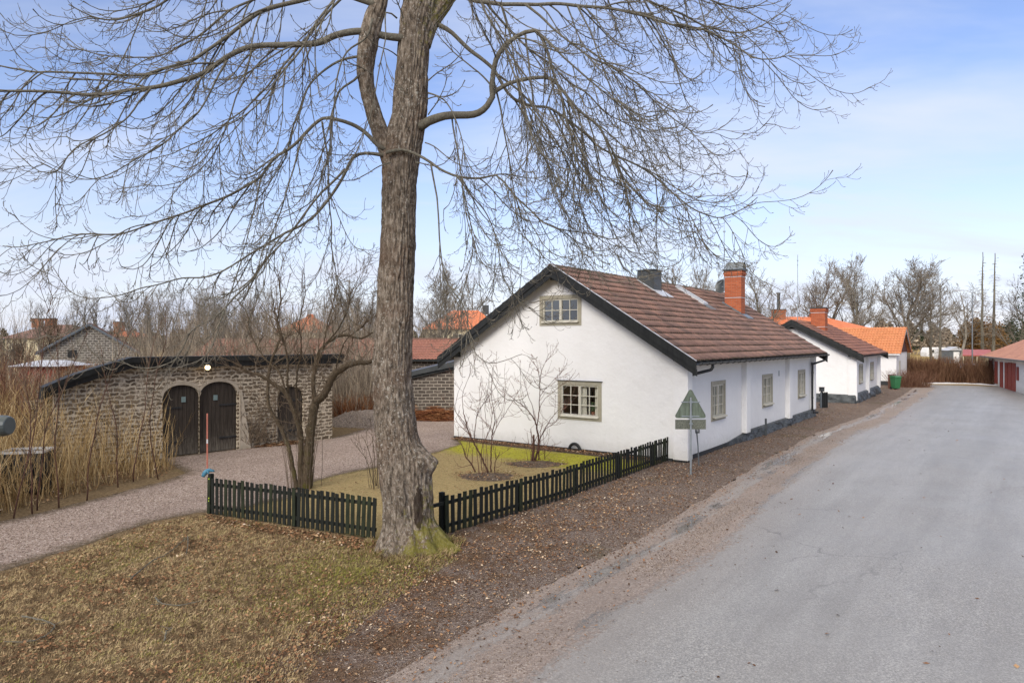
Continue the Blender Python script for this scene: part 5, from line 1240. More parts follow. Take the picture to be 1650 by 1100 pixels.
def trunk_mat():
    m, nt, b = newmat('big_ash_bark'); v = coord(nt)
    f = nz(nt, coord(nt, (1,1,.35)), 17, 7, .72)
    c = ramp(nt, f, [(.34, (.036,.028,.021)), (.5, (.145,.115,.086)), (.66, (.33,.28,.225))])
    redd = ramp(nt, nz(nt, v, 1.1, 4), [(.5, 0.), (.68, .5)]); c = mix(nt, redd, c, mix(nt, f, (.05,.026,.016), (.17,.095,.058)))
    sp = ramp(nt, nz(nt, v, 24, 5, .75), [(.555, 0.), (.62, 1.)]); area = ramp(nt, nz(nt, v, 1.9, 4), [(.36, .2), (.6, 1.)])
    c = mix(nt, math_(nt, 'MULTIPLY', math_(nt, 'MULTIPLY', sp, area), .85), c, (.42,.40,.35))
    sp = ramp(nt, nz(nt, v, 6, 5, .7), [(.64, 0.), (.70, .65)]); c = mix(nt, sp, c, (.33,.33,.29))
    s = nt.nodes.new('ShaderNodeSeparateXYZ'); nt.links.new(v, s.inputs[0])
    mz = nz(nt, v, 5.5, 7, .8)
    zl = ramp(nt, math_(nt, 'DIVIDE', math_(nt, 'ADD', s.outputs[2], 1.), 12), [(.07, .27), (.13, .15), (.20, .02), (.24, .0), (.78, .0), (.84, .10)])
    xr = math_(nt, 'MULTIPLY', s.outputs[0], .22)
    mo = ramp(nt, math_(nt, 'ADD', math_(nt, 'ADD', mz, zl), xr), [(.68, 0.), (.78, .8)])
    lowband = ramp(nt, math_(nt, 'DIVIDE', s.outputs[2], 10), [(.20, 1.), (.26, 0.), (.88, 0.), (.93, 1.)])
    mo = math_(nt, 'MULTIPLY', mo, lowband)
    c = mix(nt, mo, c, mix(nt, f, (.065,.060,.010), (.24,.22,.035)))
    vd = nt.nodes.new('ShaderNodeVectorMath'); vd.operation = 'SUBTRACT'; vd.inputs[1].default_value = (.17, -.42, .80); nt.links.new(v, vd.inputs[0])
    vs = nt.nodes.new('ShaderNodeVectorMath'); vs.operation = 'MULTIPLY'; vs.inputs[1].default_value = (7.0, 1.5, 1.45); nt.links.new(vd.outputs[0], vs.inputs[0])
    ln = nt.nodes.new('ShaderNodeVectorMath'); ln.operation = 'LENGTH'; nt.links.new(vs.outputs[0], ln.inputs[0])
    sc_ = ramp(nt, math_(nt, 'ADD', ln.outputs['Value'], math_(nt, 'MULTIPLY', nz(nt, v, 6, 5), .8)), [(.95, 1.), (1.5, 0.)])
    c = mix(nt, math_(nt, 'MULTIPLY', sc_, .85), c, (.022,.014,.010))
    nt.links.new(c, b.inputs['Base Color']); b.inputs['Roughness'].default_value = .95; b.inputs['Specular IOR Level'].default_value = .15
    bump(nt, b, f, 1, .03); return m
M['trunk'] = trunk_mat()
# second stem on the left and leaning stem on the right
def stem(mb, ctrl, NS, amp=.014):
    """ctrl: (px, py, Y, half width px)"""
    sp = spline([(*(P(x, y, Y)-TO), w/F*Y) for x, y, Y, w in ctrl], .03)
    bdx = bark_d(amp, .7); base = len(mb.v); up = Vector((0, -1, .01))
    for i, p in enumerate(sp):
        a = Vector(sp[max(0, i-1)][:3]); b_ = Vector(sp[min(len(sp)-1, i+1)][:3]); t = (b_-a).normalized(); u_ = (up-t*up.dot(t)).normalized(); w_ = t.cross(u_)
        for j in range(NS):
            an = 2*math.pi*j/NS; ca, sa = math.cos(an), math.sin(an); d = p[3]+bdx(ca, sa, None, i*.03)*min(1, p[3]/.12)
            mb.v.append(tuple(Vector(p[:3])+u_*ca*d+w_*sa*d))
    for i in range(len(sp)-1):
        o = base+i*NS
        for j in range(NS): k = (j+1) % NS; mb.f.append((o+j, o+k, o+NS+k, o+NS+j)); mb.m.append(0)
    mb.f.append(tuple(range(base+(len(sp)-1)*NS, base+len(sp)*NS))); mb.m.append(0)
    return sp
stem(tm_, [(634,262,12.95,17), (620,232,12.9,14), (607,200,12.8,12.5), (595,155,12.7,11.5), (588,115,12.65,12.5), (592,75,12.65,15), (600,40,12.65,14), (612,0,12.7,13), (618,-70,12.8,12), (600,-170,12.8,10), (585,-300,12.8,7)], 72)
stem(tm_, [(676,70,12.95,18), (690,35,13.0,16), (716,0,13.1,14), (745,-50,13.3,13), (770,-130,13.5,11), (790,-260,13.6,8)], 72)
tm_.build('trunk', M['trunk'], tree, smooth=True)

# ---- limbs traced, then boughs and twigs grown from them
rnd = random.Random(11)
LB = MB(); BB = MB(); TW = MB()
def rv(s=1.0): return Vector((rnd.gauss(0, s), rnd.gauss(0, s), rnd.gauss(0, s)))
def grow(start, d, length, r0, r1, droop, lift, wob, step=.11, turn=None):
    """droop first, then lift towards the tip"""
    n = max(7 if lift > 1 else 4, int(length/step)); p = Vector(start); d = Vector(d).normalized(); pts = [tuple(p)]; dirs = [d.copy()]; ph = rv(1)*.5
    for i in range(n):
        t = i/n
        bend = -droop*2.2/n*(1-t)**2 if t < .30 else lift*1.75/n*(t-.3)/.35
        d = (d+Vector((0, 0, bend))+rv(wob)*.10).normalized()
        p = p+d*(length/n); pts.append(tuple(p)); dirs.append(d.copy())
    m = len(pts); rad = [r0+(r1-r0)*(i/(m-1))**.85 for i in range(m)]; rad[-1] *= 1.7
    return pts, dirs, rad
NBR = [0]
def twigs(pts, dirs, rad, spacing, tl, lvl, t0=.15):
    """opposite shoots hooking upward, as on an ash"""
    acc = 0; L = len(pts); tot = sum(math.dist(a, b) for a, b in zip(pts[:-1], pts[1:])); nxt = tot*t0; run = 0
    for i in range(1, L):
        run += math.dist(pts[i-1], pts[i])
        while run >= nxt:
            nxt += spacing*rnd.uniform(.55, 1.5); t = run/tot; d = dirs[i]
            side = d.cross(rv(1)).normalized()
            for s_ in ((1, -1) if rnd.random() < .55 else (1,)):
                if rnd.random() < .12: continue
                nd = (d*rnd.uniform(.8, 1.2)+side*s_*rnd.uniform(.45, .9)+Vector((0, 0, -.22))).normalized()
                ln = tl*rnd.uniform(.45, 1.25)*(1-.45*t)
                r0 = min(rad[i]*.8, .0095 if lvl > 0 else .0068)
                q, qd, qr = grow(pts[i], nd, ln, r0, max(.0035, r0*.45), .25, rnd.uniform(.6, 1.7), 1.0, .075 if lvl > 1 else .09)
                TW.tube(q, qr, 3, False); NBR[0] += 1
                if lvl > 0 and ln > .25: twigs(q, qd, qr, .19, max(.20, ln*.55), lvl-1, .3)
def bough(start, d, length, r0, droop=.8, lift=1.15, lvl=1, tl=.80):
    q, qd, qr = grow(start, d, length, r0, max(.006, r0*.3), droop, lift, .4)
    BB.tube(q, qr, 5, False); twigs(q, qd, qr, .25, tl, lvl)
    return q, qd, qr
def limb(ctrl, w0, w1, nb=6, bl=(1.2, 2.6), sides=10, boughr=.017, t0=.25, dn=.35, jit=.5, tw=True):
    """ctrl: (px,py,Y); w: half width in metres"""
    n = len(ctrl); c = [(*(P(x, y, Y)-TO), w0+(w1-w0)*(i/(n-1))**.7) for i, (x, y, Y) in enumerate(ctrl)]
    sp = spline(c, .10); pts = []; rad = []
    for i, p in enumerate(sp):
        o = Vector((MN.noise(Vector((i*.16, w0*99, 1))), MN.noise(Vector((i*.16, w0*99, 5))), MN.noise(Vector((i*.16, w0*99, 9)))))*.07*min(1, i/6)
        pts.append(tuple(Vector(p[:3])+o)); rad.append(max(.004, p[3]*(1+.10*MN.noise(Vector((i*.45, w0*50, 3))))))
    (LB if w0 > .03 else BB).tube(pts, rad, sides, True)
    m = len(pts); dirs = [(Vector(pts[min(i+1, m-1)])-Vector(pts[max(i-1, 0)])).normalized() for i in range(m)]
    for k in range(nb):
        t = t0+(1-t0)*(k+rnd.uniform(.1, .9))/nb; i = min(m-2, int(t*(m-1))); d = dirs[i]
        s_ = d.cross(rv(1)).normalized(); nd = (d*rnd.uniform(.6, 1.2)+s_*rnd.uniform(.3, .9)*jit*2+Vector((0, 0, -dn*rnd.uniform(.2, 1.4)))).normalized()
        bough(pts[i], nd, rnd.uniform(*bl)*(1.15-.5*t), min(rad[i]*.75, boughr))
    if tw: twigs(pts[int(m*.35):], dirs[int(m*.35):], rad[int(m*.35):], .30, .55, 1, .05)
    return pts
def L_(s, Y0, Y1):
    v = [float(x) for x in s.split()]; n = len(v)//2; return [(v[2*i], v[2*i+1], Y0+(Y1-Y0)*i/(n-1)) for i in range(n)]
limbs = [
 # left
 ("655 62 620 58 585 51 545 55 509 69 460 76 407 79 366 98 326 120 285 130 244 142 200 147 153 153 110 150 76 148 35 146 0 145 -50 150", 12.8, 10.9, .088, .016, 11, (1.2, 2.5)),
 ("606 8 560 -8 520 -8 478 0 438 15 410 30 382 46 340 75 305 97 270 110 229 120 180 122 120 120 61 117 30 110 0 104 -40 96", 12.6, 11.6, .065, .010, 10, (1.1, 2.3)),
 ("627 243 611 236 590 216 565 204 540 198 519 196 489 219 443 249 422 285 395 300 366 316 316 338 280 350 244 359 193 374 148 374 110 383 76 392 30 398 0 397", 12.8, 12.2, .052, .007, 12, (.9, 2.1)),
 ("627 250 611 249 590 247 570 254 550 285 530 318 509 346 485 365 458 377 430 393 407 407 380 425 356 438 320 447 280 452 235 462 195 476 142 478 110 462 84 433", 12.8, 12.9, .044, .006, 9, (.8, 1.9)),
 ("556 272 520 312 490 350 470 375 450 400 431 423 395 462 360 498 335 517 309 535 292 568 280 585 251 595 217 590 195 575 185 560", 12.8, 12.4, .028, .006, 5, (.6, 1.3)),
 ("519 196 524 230 528 260 529 326 532 360 534 397 540 435 550 478 565 515 580 550 588 556", 12.7, 13.4, .022, .006, 5, (.6, 1.3)),
 ("489 219 474 260 462 300 450 340 436 372 422 400 414 435 400 455 380 470 350 475", 12.6, 12.0, .020, .005, 5, (.7, 1.4)),
 ("366 98 340 140 318 180 290 205 262 228 225 250 190 275 150 290 110 283 60 262", 11.6, 10.9, .020, .006, 6, (.7, 1.5)),
 ("407 79 395 118 380 150 368 190 350 230 330 262 300 290 262 300 225 296", 12.0, 12.3, .020, .006, 6, (.7, 1.5)),
 ("244 142 222 165 205 185 165 215 128 232 106 250 88 272 62 272 38 255 20 240", 11.2, 10.8, .019, .006, 4, (.6, 1.3)),
 ("612 -40 570 -70 520 -60 470 -30 420 -5 370 18 330 50 285 78 240 92 190 92 140 80 95 52", 12.8, 13.6, .045, .008, 9, (1.1, 2.2)),
 ("600 -90 540 -110 470 -100 400 -70 340 -40 290 -10 240 18 190 30 150 25 110 5", 12.8, 11.5, .05, .009, 9, (1.2, 2.3)),
 ("588 110 570 130 548 150 540 190 533 240 522 285 505 320 470 345 440 350", 12.6, 11.8, .03, .006, 6, (.7, 1.7)),
 ("590 90 560 95 530 110 500 140 480 185 468 230 452 270 425 310 390 330 350 335", 12.5, 13.5, .032, .006, 7, (.8, 1.8)),
 ("600 30 590 60 560 85 545 125 538 170 536 220 528 262 515 300", 12.4, 11.9, .025, .006, 4, (.6, 1.5)),
 # right
 ("676 205 690 196 710 190 728 187 752 185 770 180 785 170 794 156 792 140 794 123 800 98 813 76 828 60 846 50 862 48 872 58 882 84 893 120 905 165 917 210 930 255 950 285 975 292", 12.8, 12.2, .105, .012, 8, (.9, 2.0)),
 ("794 150 812 140 836 132 874 128 892 138 907 151 932 174 959 198 976 230 992 265 1008 288 1025 307 1045 325 1075 335 1105 330 1135 312", 12.7, 12.4, .05, .007, 10, (.9, 2.0)),
 ("706 40 730 55 756 85 776 103 798 118 812 138 827 156 855 168 884 175 921 198 945 215 969 236 1010 260 1054 283 1085 310 1110 330 1140 348 1165 352 1195 338 1218 318", 13.0, 13.4, .052, .008, 11, (.9, 2.1)),
 ("622 246 647 242 670 250 694 262 718 276 742 286 770 288 798 283 812 294 827 312 855 340 884 364 915 374 950 378 985 385 1020 378 1048 362", 12.55, 12.5, .038, .006, 9, (.8, 1.8)),
 ("716 -2 740 -8 765 0 785 4 808 9 845 6 870 6 931 9 970 12 1011 19 1045 28 1073 38 1110 45 1143 52 1180 72 1214 92 1240 94 1262 90 1282 78", 13.1, 12.6, .06, .007, 12, (.9, 2.1)),
 ("745 -50 790 -70 850 -65 910 -48 970 -30 1030 -8 1080 18 1130 38 1175 50 1215 48 1250 30 1272 8", 13.3, 14.0, .05, .008, 12, (.9, 2.0)),
 ("845 6 870 26 892 46 915 62 938 78 962 96 990 112 1020 130 1052 158 1080 182 1105 202 1130 214 1158 208 1180 192", 12.9, 12.2, .03, .006, 9, (.8, 1.8)),
 ("798 118 826 138 850 160 878 196 900 230 918 270 930 310 945 350 962 380 990 396 1022 398", 12.8, 13.5, .026, .006, 7, (.7, 1.6)),
 ("862 48 885 68 908 92 932 112 957 132 980 152 1002 174 1022 202 1040 232 1052 262 1068 284 1095 292", 12.6, 11.7, .026, .006, 8, (.7, 1.7)),
 ("694 262 700 300 704 345 706 388 712 430 726 466 745 492 754 515 758 545 765 570 790 588 815 584 840 570", 12.5, 12.0, .020, .0055, 4, (.5, 1.1)),
 ("735 282 756 310 776 335 790 365 800 400 808 440 822 468 838 490 860 500 876 486", 12.5, 12.9, .018, .005, 5, (.6, 1.2)),
 ("728 187 733 230 738 270 744 310 750 345 760 385 768 410 785 430 808 432", 12.8, 11.9, .018, .005, 5, (.6, 1.3)),
 ("794 123 805 170 812 215 820 260 828 310 838 350 850 385 872 405 900 404", 12.7, 13.2, .022, .005, 6, (.7, 1.4)),
 ("846 50 852 110 858 160 866 215 880 265 896 312 915 345 945 360", 12.6, 12.1, .022, .005, 6, (.7, 1.4)),
 ("770 -130 830 -150 900 -130 970 -95 1040 -60 1100 -30 1150 0 1200 12 1240 0", 13.5, 12.6, .05, .008, 11, (1.0, 2.1)),
 ("690 150 715 160 728 185 740 220 748 250 765 275 790 280", 12.6, 11.6, .018, .005, 4, (.6, 1.2)),
 ("808 9 822 60 830 110 842 160 850 200 866 240 890 268 920 272", 12.9, 13.8, .022, .005, 6, (.7, 1.5)),
 ("930 9 950 50 962 90 978 130 998 165 1022 188 1050 190", 12.8, 12.2, .02, .005, 6, (.7, 1.4)),
 ("884 175 905 215 925 250 950 285 968 320 990 348 1020 360 1052 352", 13.0, 12.6, .02, .005, 6, (.6, 1.4)),
 ("742 286 752 330 757 370 760 410 752 450 745 470 738 500", 12.6, 13.4, .014, .005, 4, (.5, 1.0)),
 # nearer and farther sprays
 ("660 -20 640 -60 650 -100 700 -80 760 -20 800 60 830 130 850 200 870 250 900 270", 11.6, 10.2, .04, .006, 8, (.8, 1.7)),
 ("640 -40 600 -60 560 -30 520 20 490 70 455 120 415 165 370 200 320 215", 11.9, 10.4, .04, .006, 8, (.8, 1.8)),
 ("690 -40 740 -30 790 10 830 60 880 100 940 150 990 190 1040 210 1090 205", 14.5, 16.2, .045, .007, 10, (1.0, 2.2)),
 ("640 -40 590 -40 530 20 470 90 410 160 340 215 270 250 200 262", 14.5, 16.0, .045, .007, 9, (1.0, 2.2)),
 ("640 30 622 20 618 60 608 110 600 160 590 200 570 240 545 262", 12.3, 11.6, .018, .005, 3, (.5, 1.2)),
]
for s_, Y0, Y1, w0, w1, nb, bl in limbs: right = s_.split()[-2] > '' and float(s_.split()[-2]) > 700; limb(L_(s_, Y0, Y1), w0*.86, w1, int(nb*(1.7 if right else 1.3)), (bl[0]*1.1, bl[1]*(1.3 if right else 1.1)))
# short shoots and a dead stub on the trunk
for px, py_, dx, dz, ln in ((690,185,.4,.5,.5),(688,160,.7,.2,.6),(640,90,-.4,.3,.5),(670,262,.6,-.1,.7),(630,262,-.6,-.2,.8),(650,30,-.2,.8,.6),(612,250,-.7,.1,.9),(700,40,.6,.6,.8),(685,230,.8,-.3,.9),(600,120,-.5,.3,.6),(690,130,.6,.4,.7)):
    s0 = P(px, py_, 12.6)-TO; bough(s0, (dx, -.5, dz), ln*1.6, .013, .5, 1.2, 1, .4)
LB.build('limbs', M['bough'], tree, smooth=True); BB.build('boughs', M['bough'], tree, smooth=True); o = TW.build('twigs', M['twig'], tree)
for o in [x for x in bpy.data.objects if x.parent == tree and x.name in ('boughs', 'twigs')]: o['kind'] = 'stuff'
print('TWIGS', NBR[0], len(TW.v))

# ================================================================ OTHER WOODY PLANTS
def stems_tree(name, label, cat, base, stems, mats, seed, nb=5, bl=(.5, 1.2), suckers=0, spread=.5, sh=2.5):
    """stems: list of (px,py) traces at depths near the base with radii"""
    global rnd; rnd = random.Random(seed); root = thing(name, label, cat, tuple(base)); A = MB(); B = MB()
    for s_, Y0, Y1, r0, r1 in stems:
        v = L_(s_, Y0, Y1); n = len(v); c = [(*(P(*q)-base), r0+(r1-r0)*(i/(n-1))) for i, q in enumerate(v)]; sp = spline(c, .07)
        pts = [tuple(Vector(p[:3])+rv(.006)) for p in sp]; rad = [max(.003, p[3]*(1+.16*MN.noise(Vector((i*.5, r0*60, 0))))) for i, p in enumerate(sp)]
        A.tube(pts, rad, 10 if r0 > .03 else 5); m = len(pts)
        k = 0
        for _ in range(nb+int(m*(.10 if 'lilac' in name else .04))):
            i = int(m*rnd.uniform(.35, 1))-1; d = (Vector(pts[min(i+1, m-1)])-Vector(pts[i-1])).normalized()
            nd = (d*.5+rv(.55)+Vector((0, 0, .45))).normalized(); ln = rnd.uniform(*bl)
            q, qd, qr = grow(pts[i], nd, ln, min(rad[i]*.6, .013), .004, .1, .6, .8)
            B.tube(q, qr, 4, False)
            for j in range(int(ln*(9 if 'lilac' in name else 5))):
                jj = rnd.randrange(2, len(q)); nd2 = (qd[jj]*.6+rv(.6)+Vector((0, 0, .25))).normalized(); q2, d2, r2 = grow(q[jj], nd2, rnd.uniform(.15, .45), .0055, .003, .1, .8, .8, .08); B.tube(q2, r2, 3, False)
    for k in range(suckers):
        a = rnd.uniform(0, 6.28); r = rnd.uniform(.05, spread); p0 = (r*math.cos(a), r*math.sin(a), 0)
        q, qd, qr = grow(p0, (math.cos(a)*.12, math.sin(a)*.12, 1), rnd.uniform(.4, 1)*sh, .008, .003, 0, .1, .3, .15); B.tube(q, qr, 4, False)
    A.build('stems', mats[0], root, smooth=True); B.build('branches', mats[1], root); return root
bs = G(490, 787)
bY = bs.y
stems_tree('lilac_tree', 'many-stemmed bare lilac tree with mossy twisted stems behind the left picket fence', 'tree', bs, [
 ("494 787 495 760 498 720 507 654 523 634 538 604 560 589 577 584 593 584 610 575", bY, bY-.6, .15, .04),
 ("502 690 506 655 505 618 509 582 523 556 552 540 582 545 600 535", bY, bY+.6, .075, .02),
 ("485 787 484 750 485 709 477 673 462 636 440 618 418 604 400 600 380 585", bY-.05, bY-.8, .085, .025),
 ("478 787 473 760 465 720 449 684 433 651 433 604 440 574 451 545 447 520 452 480 448 440", bY-.1, bY+.5, .065, .014),
 ("470 660 463 620 464 589 460 564 454 538 443 500 436 465", bY-.1, bY-.3, .035, .010),
 ("488 740 487 700 480 660 478 610 486 560 482 520 492 470 488 430", bY+.1, bY+.4, .035, .008),
 ("509 600 520 560 528 520 538 480 545 440 540 410", bY, bY+.2, .022, .006),
 ("462 636 450 600 425 575 405 540 398 505 380 480", bY, bY+.6, .03, .007),
 ("523 556 545 530 560 500 566 470 580 445", bY+.2, bY-.5, .022, .006),
 ("538 604 548 570 560 545 590 520 600 490", bY-.3, bY-.8, .024, .006),
], (M['bark_lilac'], M['twig_lilac']), 21, 14, (.4, 1.25), 26, .55, 2.6)
b1 = G(783, 766); Yb = b1.y
stems_tree('rose_bush', 'bare rose bush with spread thorny canes in the left soil patch before the gable', 'rose bush', b1, [
 ("786 760 775 735 760 706 753 689 748 668", Yb, Yb, .028, .014), ("766 760 758 745 750 735 747 722", Yb, Yb, .024, .015), ("791 760 791 735 793 702 797 673 792 640 793 604", Yb, Yb+.1, .022, .006),
 ("753 689 742 672 733 660 736 640 745 615", Yb, Yb-.2, .012, .004), ("764 706 767 680 769 668 780 650 800 642 815 636", Yb, Yb+.2, .014, .004), ("797 762 798 745 806 728", Yb, Yb, .016, .008),
 ("793 702 805 680 818 660 830 640 842 620", Yb, Yb+.2, .010, .004), ("748 668 745 640 752 615 762 598", Yb, Yb, .010, .003), ("776 757 777 720 790 690 795 660 808 640", Yb, Yb-.2, .012, .004), ("785 690 782 650 800 620 806 600", Yb, Yb, .008, .003)],
 (M['rose'], M['rose_thin']), 31, 5, (.3, .9), 7, .4, 1.6)
b2 = G(864, 744); Yb = b2.y
stems_tree('rose_bush', 'bare rose bush reaching up toward the lower gable window from the right soil patch', 'rose bush', b2, [
 ("861 742 866 728 868 710 865 690 862 678 850 660 841 652 825 640 808 626", Yb, Yb, .035, .006), ("858 742 860 720 860 700", Yb, Yb, .045, .028), ("868 740 869 715 873 700 884 680 893 668 905 656", Yb, Yb-.1, .024, .005),
 ("864 690 868 670 869 650 870 625 868 600 860 585 852 575", Yb, Yb, .020, .004), ("869 640 880 625 893 612 905 600 912 592", Yb, Yb, .010, .003), ("862 678 858 655 852 640 846 620 838 596 836 580", Yb, Yb+.2, .012, .003),
 ("868 660 876 645 890 632 905 620 915 612", Yb, Yb, .010, .003), ("870 620 872 600 878 585 886 568", Yb, Yb, .008, .003), ("878 740 878 722", Yb, Yb, .014, .012), ("874 700 880 690 895 680 905 664 912 655", Yb, Yb-.2, .012, .003)],
 (M['rose'], M['rose_thin']), 32, 6, (.3, .9), 5, .35, 1.2)
b3 = G(606, 786); Yb = b3.y
stems_tree('small_shrub', 'thin shrub of pale tan shoots growing against the left side of the big trunk', 'shrub', b3, [
 ("603 782 600 750 592 720 582 700", Yb, Yb, .012, .004), ("605 782 603 740 600 700 596 670", Yb, Yb, .012, .004), ("607 782 608 745 606 700 611 660", Yb, Yb, .012, .004), ("602 782 592 745 580 725 570 712", Yb, Yb, .010, .003)],
 (M['bark_lilac'], M['twig_lilac']), 33, 5, (.3, .8), 10, .2, 1.5)

# ================================================================ BACKGROUND TREES
def bare_tree(seed, Ht=14, style='bare', dens=1.0):
    """returns (trunk mesh object-less MB, crown MB)"""
    r = random.Random(seed); T_ = MB(); C_ = MB()
    def rvv(s): return Vector((r.gauss(0, s), r.gauss(0, s), r.gauss(0, s)))
    def br(p, d, L, r0, lvl, up):
        wb = .03 if (style == 'spruce' and lvl == 0) else .11
        n = max(3, int(L/.45)); pts = [tuple(p)]; ds = []; p = Vector(p); d = Vector(d).normalized()
        for i in range(n):
            d = (d+rvv(wb)+Vector((0, 0, up))*.12).normalized(); p = p+d*(L/n); pts.append(tuple(p)); ds.append(d.copy())
        rad = [max(.013, r0*(1-.82*i/n)) for i in range(n+1)]
        (T_ if lvl == 0 else C_).tube(pts, rad, 8 if lvl == 0 else 5 if lvl == 1 else 3, False)
        return pts, ds, rad
    if style == 'spruce':
        pts, ds, rad = br((0,0,0), (0,0,1), Ht, Ht*.016, 0, 5.)
        for k in range(int(130*dens)):
            t = r.uniform(.12, .97); i = min(len(ds)-1, int(t*len(ds))); a = r.uniform(0, 6.28); L = (1-t)*Ht*.14*r.uniform(.3, 1.1)+.4
            q, dd, _ = br(pts[i], (math.cos(a), math.sin(a), -.05), L, .022, 2, -.4)
            for j in range(4): m = r.randrange(len(dd)); br(q[m], dd[m]+rvv(.5), L*.4, .012, 3, -.2)
        return T_, C_
    fork = Ht*(.22 if style != 'pollard' else .35); pts, ds, rad = br((0,0,0), (r.gauss(0,.04), r.gauss(0,.04), 1), Ht*(.80 if style == 'bare' else .5), Ht*.017 if style == 'bare' else Ht*.028, 0, .6)
    nl = int((17 if style == 'bare' else 9)*dens)
    for k in range(nl):
        t = .26+.72*(k+r.random())/nl; i = min(len(ds)-1, int(t*len(ds))); a = k*2.4+r.uniform(-.5, .5); el = r.uniform(.35, 1.2)
        L = Ht*(.46 if style == 'bare' else .42)*(1.12-t*.62)*r.uniform(.75, 1.15)
        q, dd, rr = br(pts[i], (math.cos(a)*math.cos(el), math.sin(a)*math.cos(el), math.sin(el)), L, rad[i]*.55, 1, .8)
        for m in range(int(L*2.0*dens)+3):
            j = r.randrange(len(dd)//5, len(dd)); L2 = L*.42*r.uniform(.5, 1.2)*(1.2-.6*j/len(dd))
            q2, d2, r2 = br(q[j], (dd[j]*.7+rvv(.6)+Vector((0, 0, .18))), L2*1.15, rr[j]*.5, 2, .35)
            for w_ in range(int(L2*3.2)+3):
                j2 = r.randrange(len(d2)); L3 = r.uniform(.35, 1.1)*min(1.4, L2*.5+.3)
                q3, d3, r3 = br(q2[j2], (d2[j2]*.8+rvv(.5)+Vector((0, 0, .2))), L3, .014, 3, .4)
                if r.random() < .6: br(q3[len(q3)//2], d3[len(d3)//2]+rvv(.6), L3*.5, .010, 3, .3)
    return T_, C_
protos = {}
def proto(key, seed, Ht, style, dens, tmat, cmat):
    T_, C_ = bare_tree(seed, Ht, style, dens)
    a = T_.build('trunk', tmat, None, smooth=True); b = C_.build('crown', cmat, None)
    protos[key] = (a.data, b.data, Ht); bpy.data.objects.remove(a); bpy.data.objects.remove(b)
for k in range(5): proto('bare%d' % k, 50+k, 14, 'bare', [.9, .75, .85, .7, .9][k], M['bark_grey'], M['twig_far'])
proto('wide', 71, 15, 'bare', 1.3, M['bark_grey'], M['twig_far'])
proto('pollard0', 60, 9, 'pollard', 1, M['twig_pale'], M['twig_far']); proto('pollard1', 64, 9, 'pollard', 1.2, M['bark_grey'], M['twig_lilac'])
proto('spruce0', 61, 20, 'spruce', .8, M['bark_grey'], M['twig_far']); proto('spruce1', 62, 20, 'spruce', 1.5, M['bark_grey'], M['twig_far'])
proto('pale', 67, 13, 'bare', .55, M['twig_pale'], M['twig_far'])
def put_tree(key, name, label, px, Y, ytop, sx=1.0, rz=None, group=None):
    td, cd, Ht = protos[key]; zt = EYE-(ytop-CY)/F*Y; s_ = zt/Ht/1.02
    root = thing(name, label, 'tree', ((px-CX)/F*Y, Y, 0), rnd.uniform(0, 6.28) if rz is None else rz, group); root.scale = (s_*sx, s_*sx, s_)
    for nm, d in (('trunk', td), ('crown', cd)): c = bpy.data.objects.new(nm, d); COL.objects.link(c); c.parent = root
    return root
rnd = random.Random(5)
GR_R = 'bare trees behind the cottages'
BT = [
 ('bare0','bare_tree','bare tree directly right of the black metal flue',1098,62,392,1,GR_R),
 ('bare3','bare_tree','slim bare tree just left of the tall brick chimney and its dish',1145,66,398,.8,GR_R),
 ('bare1','bare_tree','thin bare tree between the metal flue and the slim tree by the brick chimney',1122,82,420,.8,GR_R),
 ('bare2','bare_tree','bushy bare tree directly right of the tall brick chimney',1236,70,402,1,GR_R),
 ('bare4','bare_tree','spreading bare tree behind the thick flue pipe of the far house',1294,84,404,.95,GR_R),
 ('bare3','bare_tree','open bare tree with curved trunk directly right of the second cottage mast',1338,88,396,1.05,GR_R),
 ('bare1','bare_tree','tall bare tree over the ridge of the second cottage',1368,92,392,.9,GR_R),
 ('bare0','bare_tree','dense bare tree left of the widest crown above the orange roof',1398,96,400,.9,GR_R),
 ('wide','wide_bare_tree','widest dense dark bare tree rising beyond the orange roofed house',1462,84,386,1.15,None),
 ('bare2','bare_tree','bare tree at the right flank of the widest crown',1502,90,428,.95,GR_R),
 ('spruce1','bare_spruce','thin dark bare spruce in front of the right flank of the widest crown',1514,80,455,1.1,None),
 ('pale','pale_tree','bare tree with pale bark standing between the caravans',1546,98,430,1.0,None),
 ('spruce0','bare_spruce','tallest straight bare spruce pole rising above the carport',1583,92,402,1.0,None),
 ('spruce0','bare_spruce','straight bare spruce with a forked top just right of the tallest pole',1600,88,404,1.0,None),
 ('bare4','bare_tree','bare tree leaning over the roof of the red and white barn',1628,86,425,.9,None),
 ('pollard0','pollard_tree','pollard tree with thick pale stubs behind the left roof slope of the cottage',803,62,430,.55,None),
 ('pollard0','pollard_tree','pollard tree with broken pale tops at the far left edge',12,50,470,.6,None),
 ('pollard1','pollard_tree','pollard tree with tufted shoots above the two brick chimneys at far left',92,66,455,.8,None),
 ('bare2','bare_tree','broad bare tree directly right of the big trunk in front of the yellow house',716,56,410,.9,None),
 ('bare0','bare_tree','bare tree just behind the right edge of the big trunk',690,66,420,.8,None),
 ('bare1','bare_tree','bare tree at the pollard tree behind the cottage gable',842,74,430,.8,None),
]
for i, (k, n_, l_, px, Y, yt, sx, g_) in enumerate(BT): put_tree(k, n_, l_, px, Y, yt, sx, None, g_)
